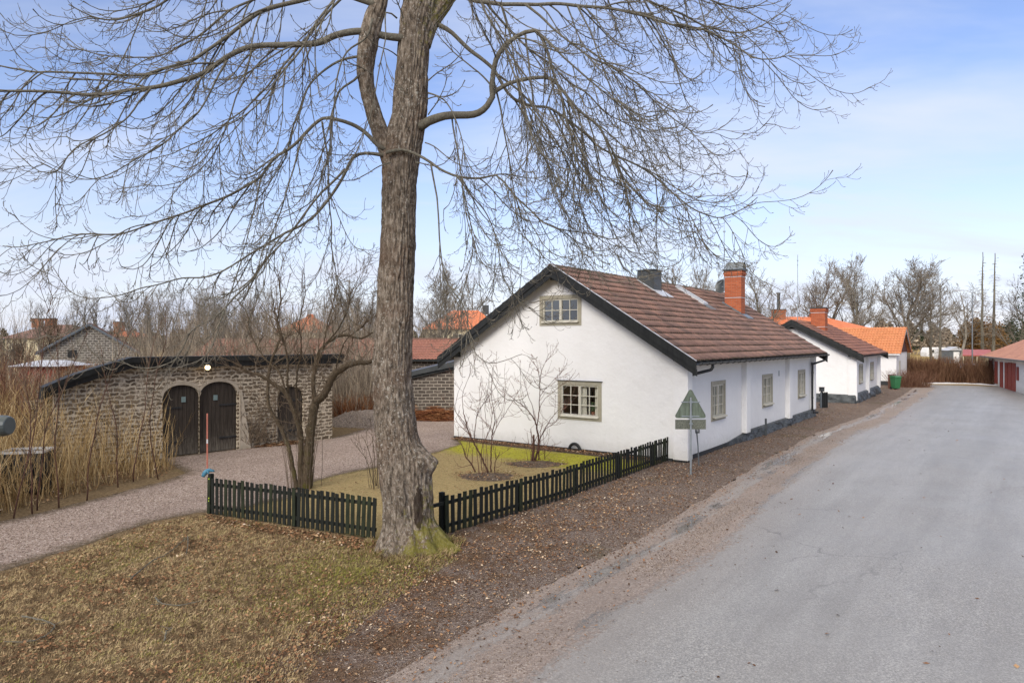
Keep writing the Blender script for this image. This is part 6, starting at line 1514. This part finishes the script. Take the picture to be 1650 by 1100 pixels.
LT = [(40,'right of the broken pollard at the far left edge',.6,478),(118,'over the left end of the stone barn roof',.7,462),(150,'at the peak of the stone barn gable',.8,448),(186,'over the right slope of the stone barn',.8,450),(222,'directly right of the stone barn',.9,455),
      (256,'second to the right of the stone barn',.9,448),(292,'behind the left bend of the garage roof',.9,452),(322,'above the garage lamp',.9,446),(352,'right of the garage lamp',.9,452),(384,'above the right door of the garage',.9,446),(418,'left of the orange hipped roof',.9,450),
      (540,'right of the orange hipped roof',.9,455),(572,'between the orange hipped roof and the big trunk',.9,450),(600,'at the left edge of the big trunk',.9,446)]
for i, (px, l_, sx, yt) in enumerate(LT): put_tree(('bare%d' % (i*3 % 5)) if i % 3 else 'pollard1', 'bare_tree', 'bare tree in the left row '+l_, px+rnd.uniform(-3, 3), 76 if 90 < px < 215 else 50+(i*7 % 5)*5, yt+rnd.uniform(-8, 6), sx*.8, None, 'bare trees beyond the garage')
for i, (px, l_, yt, Y) in enumerate(((66,'thin, between the two brick chimneys at far left',468,72),(134,'thin, above the left edge of the stone barn gable',458,76),(204,'thin, where the barn roof ends',442,72),(240,'thin, second right of the stone barn',436,78),(275,'thin, above the left door of the garage',440,74),(308,'thin, over the wall lamp',450,80),(338,'thin, right of the wall lamp',438,76),(368,'thin, over the right arched door',444,70),(402,'thin, left of the lilac crown',438,78),(436,'thin, at the left end of the orange hipped roof',442,82),(525,'thin, at the right end of the orange hipped roof',444,80),(556,'thin, two trunk widths left of the big trunk',440,84),(588,'thin, just left of the big trunk',436,76),(745,'thin, over the yellow house roof',428,104),(770,'thin, beside the dark chimney of the yellow house',424,100))):
    put_tree('bare%d' % (i*2 % 5), 'bare_tree', 'bare tree in the far row, '+l_, px, Y, yt, .72, None, 'thin bare trees farther back')
# leaf-retaining beech and dark pines at the right
def leafy(name, label, px, Y, ytop, wpx, mat, n, size, cone=False, z0=.1, trunk=True, seed=1, cat='tree', bare=0):
    r = np.random.default_rng(seed); zt = EYE-(ytop-CY)/F*Y; rad = wpx/2/F*Y; root = thing(name, label, cat, ((px-CX)/F*Y, Y, 0))
    q = MB(); q.tube([(0,0,0),(0,0,zt*.5),(0,0,zt*.93)], [rad*.07+.05, rad*.05+.03, .02], 7)
    rr_ = random.Random(seed)
    for k in range(16): a = rr_.uniform(0, 6.28); z = zt*rr_.uniform(.2, .8); e_ = rad*.8*(1 if not cone else 1-z/zt*.8); q.tube([(0,0,z),(e_*.5*math.cos(a),e_*.5*math.sin(a),z+e_*.2),(e_*math.cos(a),e_*math.sin(a),z+e_*.45)], [.05,.035,.012], 4)
    q.build('trunk', M['bark_grey'], root)
    cl = r.normal(size=(60, 3)); cl /= np.linalg.norm(cl, axis=1)[:, None]; cl *= r.uniform(.35, .95, (60, 1))
    c = cl[r.integers(0, 60, n)]+r.normal(0, .17, (n, 3))
    if cone:
        h = r.uniform(0, 1, n); a = r.uniform(0, 2*np.pi, n)+np.floor(h*11)*.7; k = (1-h)*.9+.08; lay = np.abs(np.sin(h*34)); ra = k*np.sqrt(r.uniform(0, 1, n))*(.55+.45*lay)*(1+.25*np.sin(a*3+h*9))
        c = np.stack([ra*np.cos(a), ra*np.sin(a), h*2-1-.10*ra], 1)
    p = np.stack([c[:, 0]*rad, c[:, 1]*rad, zt*z0+(c[:, 2]*.5+.5)*zt*(1-z0)], 1)
    t1 = r.normal(size=(n, 3)); t1 /= np.linalg.norm(t1, axis=1)[:, None]; t2 = np.cross(t1, r.normal(size=(n, 3))); t2 /= np.linalg.norm(t2, axis=1)[:, None]; s_ = size*r.uniform(.5, 1.4, (n, 1))
    V = np.stack([p-t1*s_, p+t2*s_*.5, p+t1*s_, p-t2*s_*.5], 1).reshape(-1, 3); Fq = np.arange(4*n).reshape(-1, 4)
    npmesh('crown', V, Fq, mat, 4, tint=np.repeat(r.uniform(0, 1, n), 4), parent=root); return root
leafy('beech_tree', 'rounded beech still holding brown leaves behind the carport', 1578, 100, 510, 56, M['beech'], 9000, .14, seed=2, z0=.05)
leafy('beech_tree', 'smaller brown-leaved beech right of the lamp post over the barn roof', 1606, 104, 522, 34, M['beech'], 5000, .14, seed=3, z0=.05)
leafy('pine_tree', 'dark evergreen pine at the right edge of the photo beyond the barn', 1660, 80, 372, 66, M['needles'], 1500, .12, True, .25, seed=4)
leafy('pine_tree', 'low dark pine between the lamp post and the right edge', 1626, 112, 512, 50, M['needles'], 6000, .16, seed=5, z0=.1)
# ---- twiggy masses (nobody could count them)
def twigmass(name, poly_fn, n, h, mat, seed, lean=.25, w=.012, segs=3, taper=.25, hv=(.5, 1), side=True, **tags):
    r = np.random.default_rng(seed); xy = poly_fn(r, n); n = len(xy); hh = h(xy, r) if callable(h) else np.full(n, h); hh = hh*r.uniform(hv[0], hv[1], n)
    base = np.concatenate([xy, np.zeros((n, 1))], 1); d = np.concatenate([r.normal(0, lean, (n, 2)), np.ones((n, 1))], 1); bend = r.normal(0, .16, (n, 3)); bend[:, 2] *= .3
    V = []; wv = w*r.uniform(.6, 1.4, (n, 1)); a = r.uniform(0, np.pi, n); s1 = np.stack([np.cos(a), np.sin(a), 0*a], 1); s2 = np.stack([-np.sin(a), np.cos(a), 0*a], 1)
    for k in range(segs+1):
        t = k/segs; c = base+(d*t+bend*t*t)*hh[:, None]+r.normal(0, .02, (n, 3))*(0 < k < segs); ww = wv*(1-(1-taper)*t)
        V += [c+s1*ww, c-s1*ww*.5+s2*ww*.87, c-s1*ww*.5-s2*ww*.87]
    V = np.stack(V, 1).reshape(-1, 3); m = 3*(segs+1); Fq = []
    for k in range(segs):
        for j in range(3): Fq.append([3*k+j, 3*k+(j+1) % 3, 3*k+3+(j+1) % 3, 3*k+3+j])
    Fq = (np.arange(n)[:, None, None]*m+np.array(Fq)[None]).reshape(-1, 4); tint = np.repeat(r.uniform(0, 1, n), m); parts = [(V, Fq, tint)]
    if side:   # side shoots
        ns = n*side; i = r.integers(0, n, ns); t = r.uniform(.15, .95, ns); c = base[i]+(d[i]*t[:, None]+bend[i]*(t*t)[:, None])*hh[i][:, None]
        dd = d[i]*.7+r.normal(0, .55, (ns, 3)); L = (hh[i]*r.uniform(.10, .32, ns)*(1.1-.5*t))[:, None]; e = c+dd*L; ww = wv[i]*.5; s1 = s1[i]; s2 = s2[i]
        V2 = np.stack([c+s1*ww, c-s1*ww*.5+s2*ww*.87, c-s1*ww*.5-s2*ww*.87, e], 1).reshape(-1, 3); F2 = (np.arange(ns)[:, None, None]*4+np.array([[0,1,3],[1,2,3],[2,0,3]])[None]).reshape(-1, 3)
        F2 = np.concatenate([F2, F2[:, 2:3]], 1)  # degenerate quad -> keep as quad via duplicate tip
        V2 = np.concatenate([V2.reshape(ns, 4, 3), (e+s1*ww*.3)[:, None]], 1).reshape(-1, 3)
        F2 = (np.arange(ns)[:, None, None]*5+np.array([[0,1,3,4],[1,2,3,4],[2,0,4,3]])[None]).reshape(-1, 4)
        Fq = np.concatenate([Fq, F2+len(V)]); V = np.concatenate([V, V2]); tint = np.concatenate([tint, np.repeat(r.uniform(0, 1, ns), 5)])
    return npmesh(name, V, Fq, mat, 4, tint=tint, **tags)
def in_poly(poly, clump=0, cs=.35, avoid=None):
    a = np.array(poly); lo, hi = a.min(0), a.max(0)
    def f(r, n):
        out = []
        tot = 0
        while tot < n:
            if clump:
                k = max(1, n//clump); c = r.uniform(lo, hi, (k, 2)); p = (c[:, None]+r.normal(0, cs, (k, clump, 2))).reshape(-1, 2)
            else: p = r.uniform(lo, hi, (n, 2))
            m = inside(p[:, 0], p[:, 1], poly)
            if avoid: m &= ~inside(p[:, 0], p[:, 1], avoid)
            p = p[m]; out.append(p); tot += len(p)
            if clump and len(out) > 40: break
        p = np.concatenate(out); r.shuffle(p); return p[:n]
    return f
gar_poly = [tuple((g0-dv*.2)[:2]), tuple((g0+dv*(Lg+.2))[:2]), (g0.x+dv.x*(Lg+.2)-dv.y*7.2, g0.y+dv.y*(Lg+.2)+dv.x*7.2), (g0.x-dv.x*.2-dv.y*7.2, g0.y-dv.y*.2+dv.x*7.2)]
front = [(-19,12.6)]+g2((-60,866),(0,828),(116,800),(204,777),(262,768),(285,752))+[(-11.9,22.2),(-13.6,20.3),(-19,20.5)]
twigmass('dry_stem_thicket', in_poly(front, 14, .35), 3000, lambda xy, r: 1.5+1.1*np.clip((-8.8-xy[:, 0])/5, 0, 1), M['reed'], 41, .19, .0085, 5, .35, (.2, 1.1), 5, label='thicket of tan dry stems between the driveway and the garage', category='thicket', kind='stuff')
twigmass('reed_clump', in_poly(g2((-60,850),(0,832),(110,806),(110,785),(-60,800)), 20, .3), 110, 1.5, M['reed'], 47, .17, .008, 5, .35, (.4, 1.1), 5, label='denser clump of dry stems hiding the black container', category='reeds', kind='stuff')
left = [(-30,20.6),(-13.6,20.8),(-14.8,22.5),(-20,29),(-34,40),(-40,40)]
twigmass('bush_thicket', in_poly(left, 16, .5), 3200, 3.3, M['redstem'], 42, .2, .012, 4, .3, (.4, 1.15), 5, label='reddish brown tangle of bushes left of the garage', category='thicket', kind='stuff')
left2 = [(-30,20.6),(-13.6,20.6),(-14.3,22),(-22,34),(-40,40)]
twigmass('straw_thicket', in_poly(left2, 20, .5), 3800, 2.3, M['reed'], 43, .3, .011, 3, .3, (.4, 1.1), 4, label='yellowish tangle of stems and tall dead grass at the left edge', category='thicket', kind='stuff')
back = [(-22,29),(-6,33),(-7,46.5),(-30,46.5),(-38,40)]
twigmass('woodland_scrub', in_poly(back, 18, .7, gar_poly), 3400, lambda xy, r: np.where(825+1125*xy[:, 0]/xy[:, 1] < 228, 2.3, 4.9), M['woods'], 44, .13, .016, 4, .3, (.5, 1.1), 6, label='grey brown scrub standing behind the garage', category='scrub', kind='stuff')
back2 = [(-45,49),(-2,54.5),(-2,66),(-60,66)]
twigmass('far_scrub', in_poly(back2, 18, .9, [(-44,53),(-30,50),(-26,64),(-42,66)]), 2400, 6.2, M['woods'], 45, .10, .024, 4, .3, (.5, 1.15), 6, label='grey brown bare scrub beyond the long tiled barn', category='scrub', kind='stuff')
def blob(cx, cy, rx, ry):
    def f(r, n): a = r.uniform(0, 6.28, n); q = np.sqrt(r.uniform(0, 1, n)); return np.stack([cx+rx*q*np.cos(a), cy+ry*q*np.sin(a)], 1)
    return f
c = G(562, 682); o = twigmass('red_twig_bush', blob(0, 0, 1.0, .8), 420, 1.35, M['bracken'], 46, .5, .010, 4, .3, (.5, 1), 4, label='rust red twiggy bush behind the gravel heap between garage and trunk', category='bush'); o.location = (c.x, c.y+1.2, 0)
o = twigmass('red_twig_bush', blob(0, 0, 1.0, .9), 520, 2.1, M['bracken'], 47, .35, .012, 4, .3, (.5, 1), 5, label='round orange brown bush before the stone barn gable', category='bush'); o.location = ((128-CX)/F*44, 44, 0); o.scale = (1, 1, 1.2)
c = G(1466, 624); o = twigmass('brown_shrub', blob(0, 0, 1.6, 1.0), 700, 1.5, M['redstem'], 48, .5, .012, 3, .3, (.4, 1), 4, label='low brown twiggy shrub right of the green wheelie bin', category='shrub'); o.location = (c.x+.4, c.y+.6, 0)
# bracken heaps before the outbuilding
def pn(xy, s, o): return np.array([MN.noise(Vector((x*s, y*s, o))) for x, y in xy])
def strawheap(name, label, cx, cy, rx, ry, h, n, mat, seed, cat):
    r = np.random.default_rng(seed); a = r.uniform(0, 6.28, n); q = np.sqrt(r.uniform(0, 1, n)); x = rx*q*np.cos(a); y = ry*q*np.sin(a); z = h*(1-q**2)*r.uniform(.2, 1, n)*(.75+.7*pn(np.stack([x*1.8+seed, y*1.8], 1), 1, seed))
    th = r.normal(.3, .9, n)+np.where(x > 0, .0, 2.6); L = r.uniform(.10, .40, n)**1.2; d = np.stack([np.cos(th)*L, r.normal(0, .12, n), np.sin(th)*L*.45*r.uniform(-1, 1.1, n)], 1); p = np.stack([x, y, z], 1)
    wv = np.stack([0*x, r.normal(0, 1, n), r.normal(0, 1, n)], 1); wv /= np.linalg.norm(wv, axis=1)[:, None]; wv *= .009
    V = np.stack([p-d-wv, p-d+wv, p+d+wv*.4, p+d-wv*.4], 1).reshape(-1, 3); V[:, 2] = np.maximum(V[:, 2], .01)
    o = npmesh(name, V, np.arange(4*n).reshape(-1, 4), mat, 4, tint=np.repeat(np.clip(r.uniform(-.25, 1, n), 0, 1), 4)); o.location = (cx, cy, 0); o['label'] = label; o['category'] = cat; return o
c = G(707, 676); strawheap('bracken_heap', 'heap of rust brown dead bracken along the outbuilding wall beside the cottage', c.x, c.y, 1.35, .75, .75, 4200, M['bracken'], 51, 'bracken heap')
c = G(668, 676); strawheap('bracken_heap', 'second bracken heap partly hidden by the right edge of the big trunk', c.x-.3, c.y+.2, 1.1, .7, .75, 3200, M['bracken'], 52, 'bracken heap')
c = G(430, 716); strawheap('leaf_heap', 'drift of pale fallen leaves at the foot of the garage wall between its doors', c.x, c.y-.15, 1.7, .5, .16, 3000, M['litter'], 53, 'leaf drift').rotation_euler = (0, 0, .6)
# climber on the garage wall
rnd = random.Random(77); q = MB()
for k in range(46):
    a0 = dr1+.75+rnd.gauss(0, .28); p = Vector((a0, 0, .05)); pts = []
    d = Vector((rnd.uniform(-.5, .5), 0, 1)); H_ = rnd.uniform(.5, 2.8)
    for i in range(int(H_/.12)):
        d = (d+Vector((rnd.gauss(0, .28), 0, rnd.gauss(.05, .2)))).normalized(); p = p+d*.12; p.x = max(dr1+.1, min(p.x, sm0-.1)); pts.append(Tq(p.x, .03+.03*rnd.random(), min(3.0, max(.03, p.z))))
    if len(pts) > 2: q.tube(pts, [.012-.007*i/len(pts) for i in range(len(pts))], 4, False)
cl_ = q.build('wall_climber', M['twig_lilac']); cl_.location = g0; cl_.rotation_euler = (0, 0, ga); cl_['label'] = 'leafless climber clinging to the garage wall between arched doors and small door'; cl_['category'] = 'climber'
# dark saplings in the thicket
for i, (px, py_, tp) in enumerate(((22,835,560),(52,828,470),(95,818,455),(140,806,452),(60,822,520),(215,776,470),(190,785,560),(255,772,500))):
    b = G(px, py_); root = thing('sapling', 'dark upright sapling in the dry thicket, '+['leftmost','second from left','right of the black container','tallest, at the left end of the garage wall','short, over the black container','before the left part of the garage wall','short, before the garage wall','beside the left arched door'][i], 'sapling', tuple(b), 0, 'saplings in the left thicket')
    hh = EYE-(tp-CY)/F*b.y; q = MB(); tw_ = MB()
    pts, ds, rad = grow((0,0,0), (rnd.gauss(0,.09), rnd.gauss(0,.09), 1), hh, .019, .005, 0, .1, .6, .2); q.tube(pts, rad, 6)
    for k in range(38):
        j = rnd.randrange(len(ds)//4, len(ds)); a = rnd.uniform(0, 6.28); p2, d2, r2 = grow(pts[j], (ds[j]*.7+Vector((math.cos(a), math.sin(a), .5))*.6), rnd.uniform(.2, .9), .007, .003, .0, .8, .5, .12); tw_.tube(p2, r2, 3, False)
    q.build('stem', M['redstem_dark'] if 'redstem_dark' in M else M['rose'], root, smooth=True); tw_.build('twigs', M['twig_lilac'], root)
# hedge at the end of the road
hp = [tuple(G(1480, 616)[:2]), tuple(G(1545, 617)[:2]), tuple(G(1612, 621)[:2]), (43.5, 58.5), (45.5, 60.5), (40.5, 67.0), (37.0, 70.5)]
o = twigmass('hedge', in_poly(hp), 5200, 2.15, M['hedge'], 49, .16, .013, 3, .4, (.55, 1.1), 6, label='long brown leafless hedge closing the far end of the road', category='hedge')
hp2 = [(36.6,65.5),(37.5,70.5),(42,84),(38,86),(36.6,74)]
twigmass('tall_scrub', in_poly(hp2), 1500, 4.2, M['hedge'], 50, .12, .016, 4, .3, (.6, 1.1), 5, label='taller brown scrub between the orange roofed house and the hedge', category='scrub', kind='stuff')
# far wood on the horizon
def farwood(name, label, x0, x1, Y, h, n, mat, seed, size):
    r = np.random.default_rng(seed); nt_ = int((x1-x0)/2.2); tx = r.uniform(x0, x1, nt_); ty = Y+r.uniform(0, 60, nt_); th = h*r.uniform(.6, 1.15, nt_); i = r.integers(0, nt_, n)
    hh = r.uniform(0, 1, n)**.8; ra = (1.05-hh**2)*th[i]*.35*r.uniform(0, 1, n)**.5; a = r.uniform(0, 6.28, n); p = np.stack([tx[i]+ra*np.cos(a), ty[i]+ra*np.sin(a), hh*th[i]], 1)
    t1 = r.normal(size=(n, 3)); t1 /= np.linalg.norm(t1, axis=1)[:, None]; t2 = np.cross(t1, r.normal(size=(n, 3))); t2 /= np.linalg.norm(t2, axis=1)[:, None]; s_ = size*r.uniform(.5, 1.4, (n, 1))
    V = np.stack([p-t1*s_, p+t2*s_*.6, p+t1*s_, p-t2*s_*.6], 1).reshape(-1, 3)
    return npmesh(name, V, np.arange(4*n).reshape(-1, 4), mat, 4, tint=np.repeat(r.uniform(0, 1, n), 4), label=label, category='wood', kind='stuff')
farwood('far_wood', 'distant dark wood along the horizon', -420, 420, 330, 9, 60000, M['needles'], 61, 1.0)
farwood('near_wood', 'brown grey wood edge beyond the field on the right', 60, 150, 170, 9, 30000, M['woods'], 62, .5)

# ================================================================ GROUND COVER
def blades(name, poly, n, h, w, mat, seed, flat=.8, dens=None, z=.0, avoid=None, clump=0, tintf=None, **tags):
    r = np.random.default_rng(seed); a = np.array(poly); lo, hi = a.min(0), a.max(0); xy = []; tot = 0
    while tot < n:
        p = r.uniform(lo, hi, (n*2, 2)); m = inside(p[:, 0], p[:, 1], poly)
        if dens is not None: m &= r.uniform(0, 1, len(p)) < dens(p)
        p = p[m]; xy.append(p); tot += len(p)
    xy = np.concatenate(xy)[:n]; a = r.uniform(0, 2*np.pi, n); L = h*r.uniform(.4, 1.4, n); tilt = r.uniform(.1, 1, n)*flat
    d = np.stack([np.cos(a)*np.sin(tilt*1.4), np.sin(a)*np.sin(tilt*1.4), np.cos(tilt*1.4)], 1)*L[:, None]; b = np.concatenate([xy, np.full((n, 1), z)], 1)
    s_ = np.stack([-np.sin(a), np.cos(a), 0*a], 1)*w; V = np.stack([b-s_, b+s_, b+d*.55+s_*.7+[0,0,.003], b+d-np.array([0,0,1])*L[:, None]*.10], 1)
    V[:, 3, 2] = np.maximum(V[:, 3, 2], z+.004); V = V.reshape(-1, 3)
    t = tintf(xy, r) if tintf else r.uniform(0, .95, n)
    return npmesh(name, V, np.arange(4*n).reshape(-1, 4), mat, 4, tint=np.repeat(t, 4), **tags)
fg = g2((-80,985),(0,925),(130,884),(250,844),(335,828),(470,850),(605,872),(690,890),(740,900),(690,930),(600,990),(520,1060),(430,1180))+[(-9,4.6),(-14,7)]
def tf(xy, r):
    gcen = np.array(G(590, 925)[:2]); near = np.exp(-((xy-gcen)**2).sum(1)/2.2); gre = (pn(xy, .8, 4) > .25)
    t = np.clip(.50+.40*pn(xy, 1.6, 1)+.65*pn(xy, 6.2, 2)+r.normal(0, .2, len(xy)), 0, .93); g_ = (r.uniform(0, 1, len(xy)) < near*.9+gre*.22); t[g_] = 1.0; return t
blades('dry_grass', fg, 150000, .055, .0035, M['straw'], 71, .95, tintf=tf, label='dry matted winter grass in front of the left fence', category='grass', kind='stuff')
lw_poly = lawn_poly
blades('lawn_grass', lw_poly, 45000, .035, .004, M['straw'], 72, .95, tintf=lambda xy, r: np.where(r.uniform(0, 1, len(xy)) < np.clip(1.1-np.abs((xy[:, 0]-5.49)*.588+(xy[:, 1]-21.8)*.809+1.6)/1.8, 0, .75), 1.0, r.uniform(.35, .9, len(xy))), label='short mossy grass inside the picket fence', category='grass', kind='stuff')
# tuft ring at the trunk foot
blades('trunk_grass', [(TB+(.85+.3*(a*7%5)/5)*math.cos(a/16*6.283)+.05, TY-.1+(.8+.3*(a*5%7)/7)*math.sin(a/16*6.283)) for a in range(16)], 5200, .12, .0035, M['straw'], 73, .7, tintf=lambda xy, r: np.where(r.uniform(0, 1, len(xy)) < .3, 1., np.clip(.4+.8*pn(xy, 3, 5)+r.normal(0, .15, len(xy)), 0, .9)), label='longer tufts of grass round the foot of the big trunk', category='grass', kind='stuff')
def leaves(name, poly, n, size, mat, seed, z, label, dens=None, lo_t=0, hi_t=1, cat='leaves'):
    r = np.random.default_rng(seed); a = np.array(poly); lo, hi = a.min(0), a.max(0); out = []; tot = 0
    while tot < n:
        p = r.uniform(lo, hi, (n*2, 2)); m = inside(p[:, 0], p[:, 1], poly)
        if dens is not None: m &= r.uniform(0, 1, len(p)) < dens(p)
        p = p[m]; out.append(p); tot += len(p)
    xy = np.concatenate(out)[:n]; a = r.uniform(0, 6.28, n); s_ = size*r.uniform(.4, 1.3, n); al = r.uniform(.35, .75, n)
    u_ = np.stack([np.cos(a), np.sin(a), r.normal(0, .25, n)], 1)*s_[:, None]; v_ = np.stack([-np.sin(a), np.cos(a), r.normal(0, .3, n)], 1)*(s_*al)[:, None]
    c = np.concatenate([xy, (z+np.abs(u_[:, 2])+np.abs(v_[:, 2])+.002)[:, None]], 1); m_ = c+u_*.1
    V = np.stack([c-u_, c+v_, c+u_, c-v_], 1); V[:, 1, 2] += s_*r.uniform(0, .3, n); V = V.reshape(-1, 3)
    return npmesh(name, V, np.arange(4*n).reshape(-1, 4), mat, 4, tint=np.repeat(r.uniform(lo_t, hi_t, n), 4), label=label, category=cat, kind='stuff')
near_verge = [p for p in verge_poly]
def vd(p):
    d = seg_dist(p[:, 0], p[:, 1], roadl); return np.clip(.25+.75*np.clip(d/1.2, 0, 1), 0, 1)*(.35+.65*(pn(p, .7, 9) > -.1))*np.clip(22/np.maximum(p[:, 1], 8)-.35, .12, 1)
leaves('leaf_litter', near_verge, 36000, .023, M['litter'], 81, .010, 'brown leaf litter strewn over the gravel verge', vd)
leaves('fallen_leaves', fg, 15000, .024, M['litter'], 82, .028, 'dead leaves caught in the front grass', lambda p: .15+.85*np.clip(pn(p, .8, 3)*2+.3+pn(p, 3, 3), 0, 1), 0, .92)
leaves('drive_leaves', lawn_poly, 2600, .022, M['litter'], 83, .03, 'dead leaves lying on the garden lawn', None, .1, .9)
bedp = [(5.49-.809*y-.588*x, 21.8+.588*y-.809*x) for x, y in ((.05,.8),(.05,9.4),(.62,9.2),(.6,.9))]
leaves('bed_leaves', bedp, 4200, .030, M['litter'], 84, .06, 'pale dead leaves in the flower bed along the gable')
for k_, (hx, hy, hn) in enumerate(((786,768,700), (862,748,700))):
    cc = G(hx, hy); leaves('soil_leaves', [(cc.x+1.1*math.cos(t*.6283), cc.y+.75*math.sin(t*.6283)) for t in range(10)], hn, .026, M['litter'], 200+k_, .05, 'dead leaves on the bare soil under the %s rose bush' % ('left', 'right')[k_])
leaves('fence_leaves', g2((330,832),(470,853),(600,874),(620,895),(470,868),(335,842)), 1600, .030, M['litter'], 85, .03, 'drift of brown leaves along the foot of the left fence')
leaves('thicket_leaves', front, 9000, .035, M['litter'], 86, .02, 'brown leaves on the ground under the dry stems')
# loose granite chips: verge, gravel streak and driveway edge
def chips(name, poly, n, size, seed, z, label, dens=None):
    r = np.random.default_rng(seed); a = np.array(poly); lo, hi = a.min(0), a.max(0); out = []; tot = 0
    while tot < n:
        p = r.uniform(lo, hi, (n*2, 2)); m = inside(p[:, 0], p[:, 1], poly)
        if dens is not None: m &= r.uniform(0, 1, len(p)) < dens(p)
        p = p[m]; out.append(p); tot += len(p)
    xy = np.concatenate(out)[:n]; T4 = np.array([[1,1,1],[1,-1,-1],[-1,1,-1],[-1,-1,1]], float)/1.7; s_ = size*r.uniform(.5, 1.5, (n, 1, 1)); V = T4[None]*s_*r.uniform(.6, 1.3, (n, 4, 3))
    an = r.uniform(0, 6.28, n); c_, q_ = np.cos(an)[:, None], np.sin(an)[:, None]; X = V[:, :, 0]*c_-V[:, :, 1]*q_; Y = V[:, :, 0]*q_+V[:, :, 1]*c_
    V = np.stack([X+xy[:, None, 0], Y+xy[:, None, 1], V[:, :, 2]*.6+z+size*.3], 2).reshape(-1, 3)
    Fq = (np.arange(n)[:, None, None]*4+np.array([[0,1,2],[0,3,1],[0,2,3],[1,3,2]])[None]).reshape(-1, 3)
    return npmesh(name, V, Fq, M['pebble'], 3, tint=np.repeat(r.uniform(0, 1, n), 4), label=label, category='gravel', kind='stuff')
fall = lambda p: np.clip(16/np.maximum(p[:, 1], 8)-.25, .05, 1)
chips('verge_gravel', verge_poly, 42000, .010, 91, .008, 'loose reddish granite chips on the verge', fall)
def rd(p):
    d = seg_dist(p[:, 0], p[:, 1], roadl); st_ = np.exp(-((d-.95)/.28)**2)+.9*np.exp(-(d/.16)**2)+.06*np.exp(-(d/1.6)**2); return np.clip(st_, 0, 1)*fall(p)*np.clip(.45+pn(p, .6, 6)*1.4, 0, 1)
strip = roadl+[(x+2.4, y-1.6) for x, y in roadl[::-1]]
chips('road_gravel', strip, 15000, .009, 92, .011, 'reddish grit washed along the edge of the road', rd)
chips('drive_gravel', drive_poly, 30000, .011, 93, .008, 'loose reddish gravel on the driveway', lambda p: np.clip(20/np.maximum(p[:, 1], 8)-.4, .05, 1))
leaves('road_leaves', road_poly, 620, .034, M['litter'], 87, .010, 'scattered leaves and twig scraps lying on the asphalt', lambda p: np.clip(14/np.maximum(p[:, 1], 7)-.2, .02, 1), 0, .8)
leaves('edge_leaves', strip, 3200, .024, M['litter'], 95, .013, 'brown leaves and bark scraps blown onto the edge of the asphalt', lambda p: np.exp(-seg_dist(p[:, 0], p[:, 1], roadl)/.45)*np.clip(16/np.maximum(p[:, 1], 8)-.2, .06, 1), 0, .85)
# fallen sticks on the front grass
rnd = random.Random(9)
for lab, cc_ in (('long thin fallen branch on the grass below the left fence end', [(210,937),(245,908),(270,895),(300,870)]), ('forked lichened stick at the lower left corner of the grass', [(36,998),(62,1004),(88,1013),(60,1036),(8,1040)]),
                 ('curved twig lying in the middle of the front grass', [(250,968),(262,978),(285,981),(315,976)]), ('short stick with a side twig standing off the grass', [(302,868),(303,880),(300,896)]), ('small twig low in the front grass', [(265,1036),(270,1022),(278,1015)]),
                 ('pale stick on the verge beside the middle of the right fence', [(905,818),(925,812),(948,806)])):
    pts = spline([tuple(G(x, y)+Vector((0, 0, .035+.02*rnd.random()))) for x, y in cc_], .05); q = MB(); q.tube([tuple(Vector(p)+Vector((rnd.gauss(0,.004), rnd.gauss(0,.004), abs(rnd.gauss(0,.006))))) for p in pts], [.012-.006*i/len(pts) for i in range(len(pts))], 6)
    for k in range(3):
        i = rnd.randrange(1, len(pts)-1); p = Vector(pts[i]); q.tube([tuple(p), tuple(p+Vector((rnd.uniform(-.15,.15), rnd.uniform(-.15,.15), .03)))], [.005,.003], 4)
    o = q.build('fallen_stick', M['bough']); o['label'] = lab; o['category'] = 'stick'; o['group'] = 'fallen sticks'
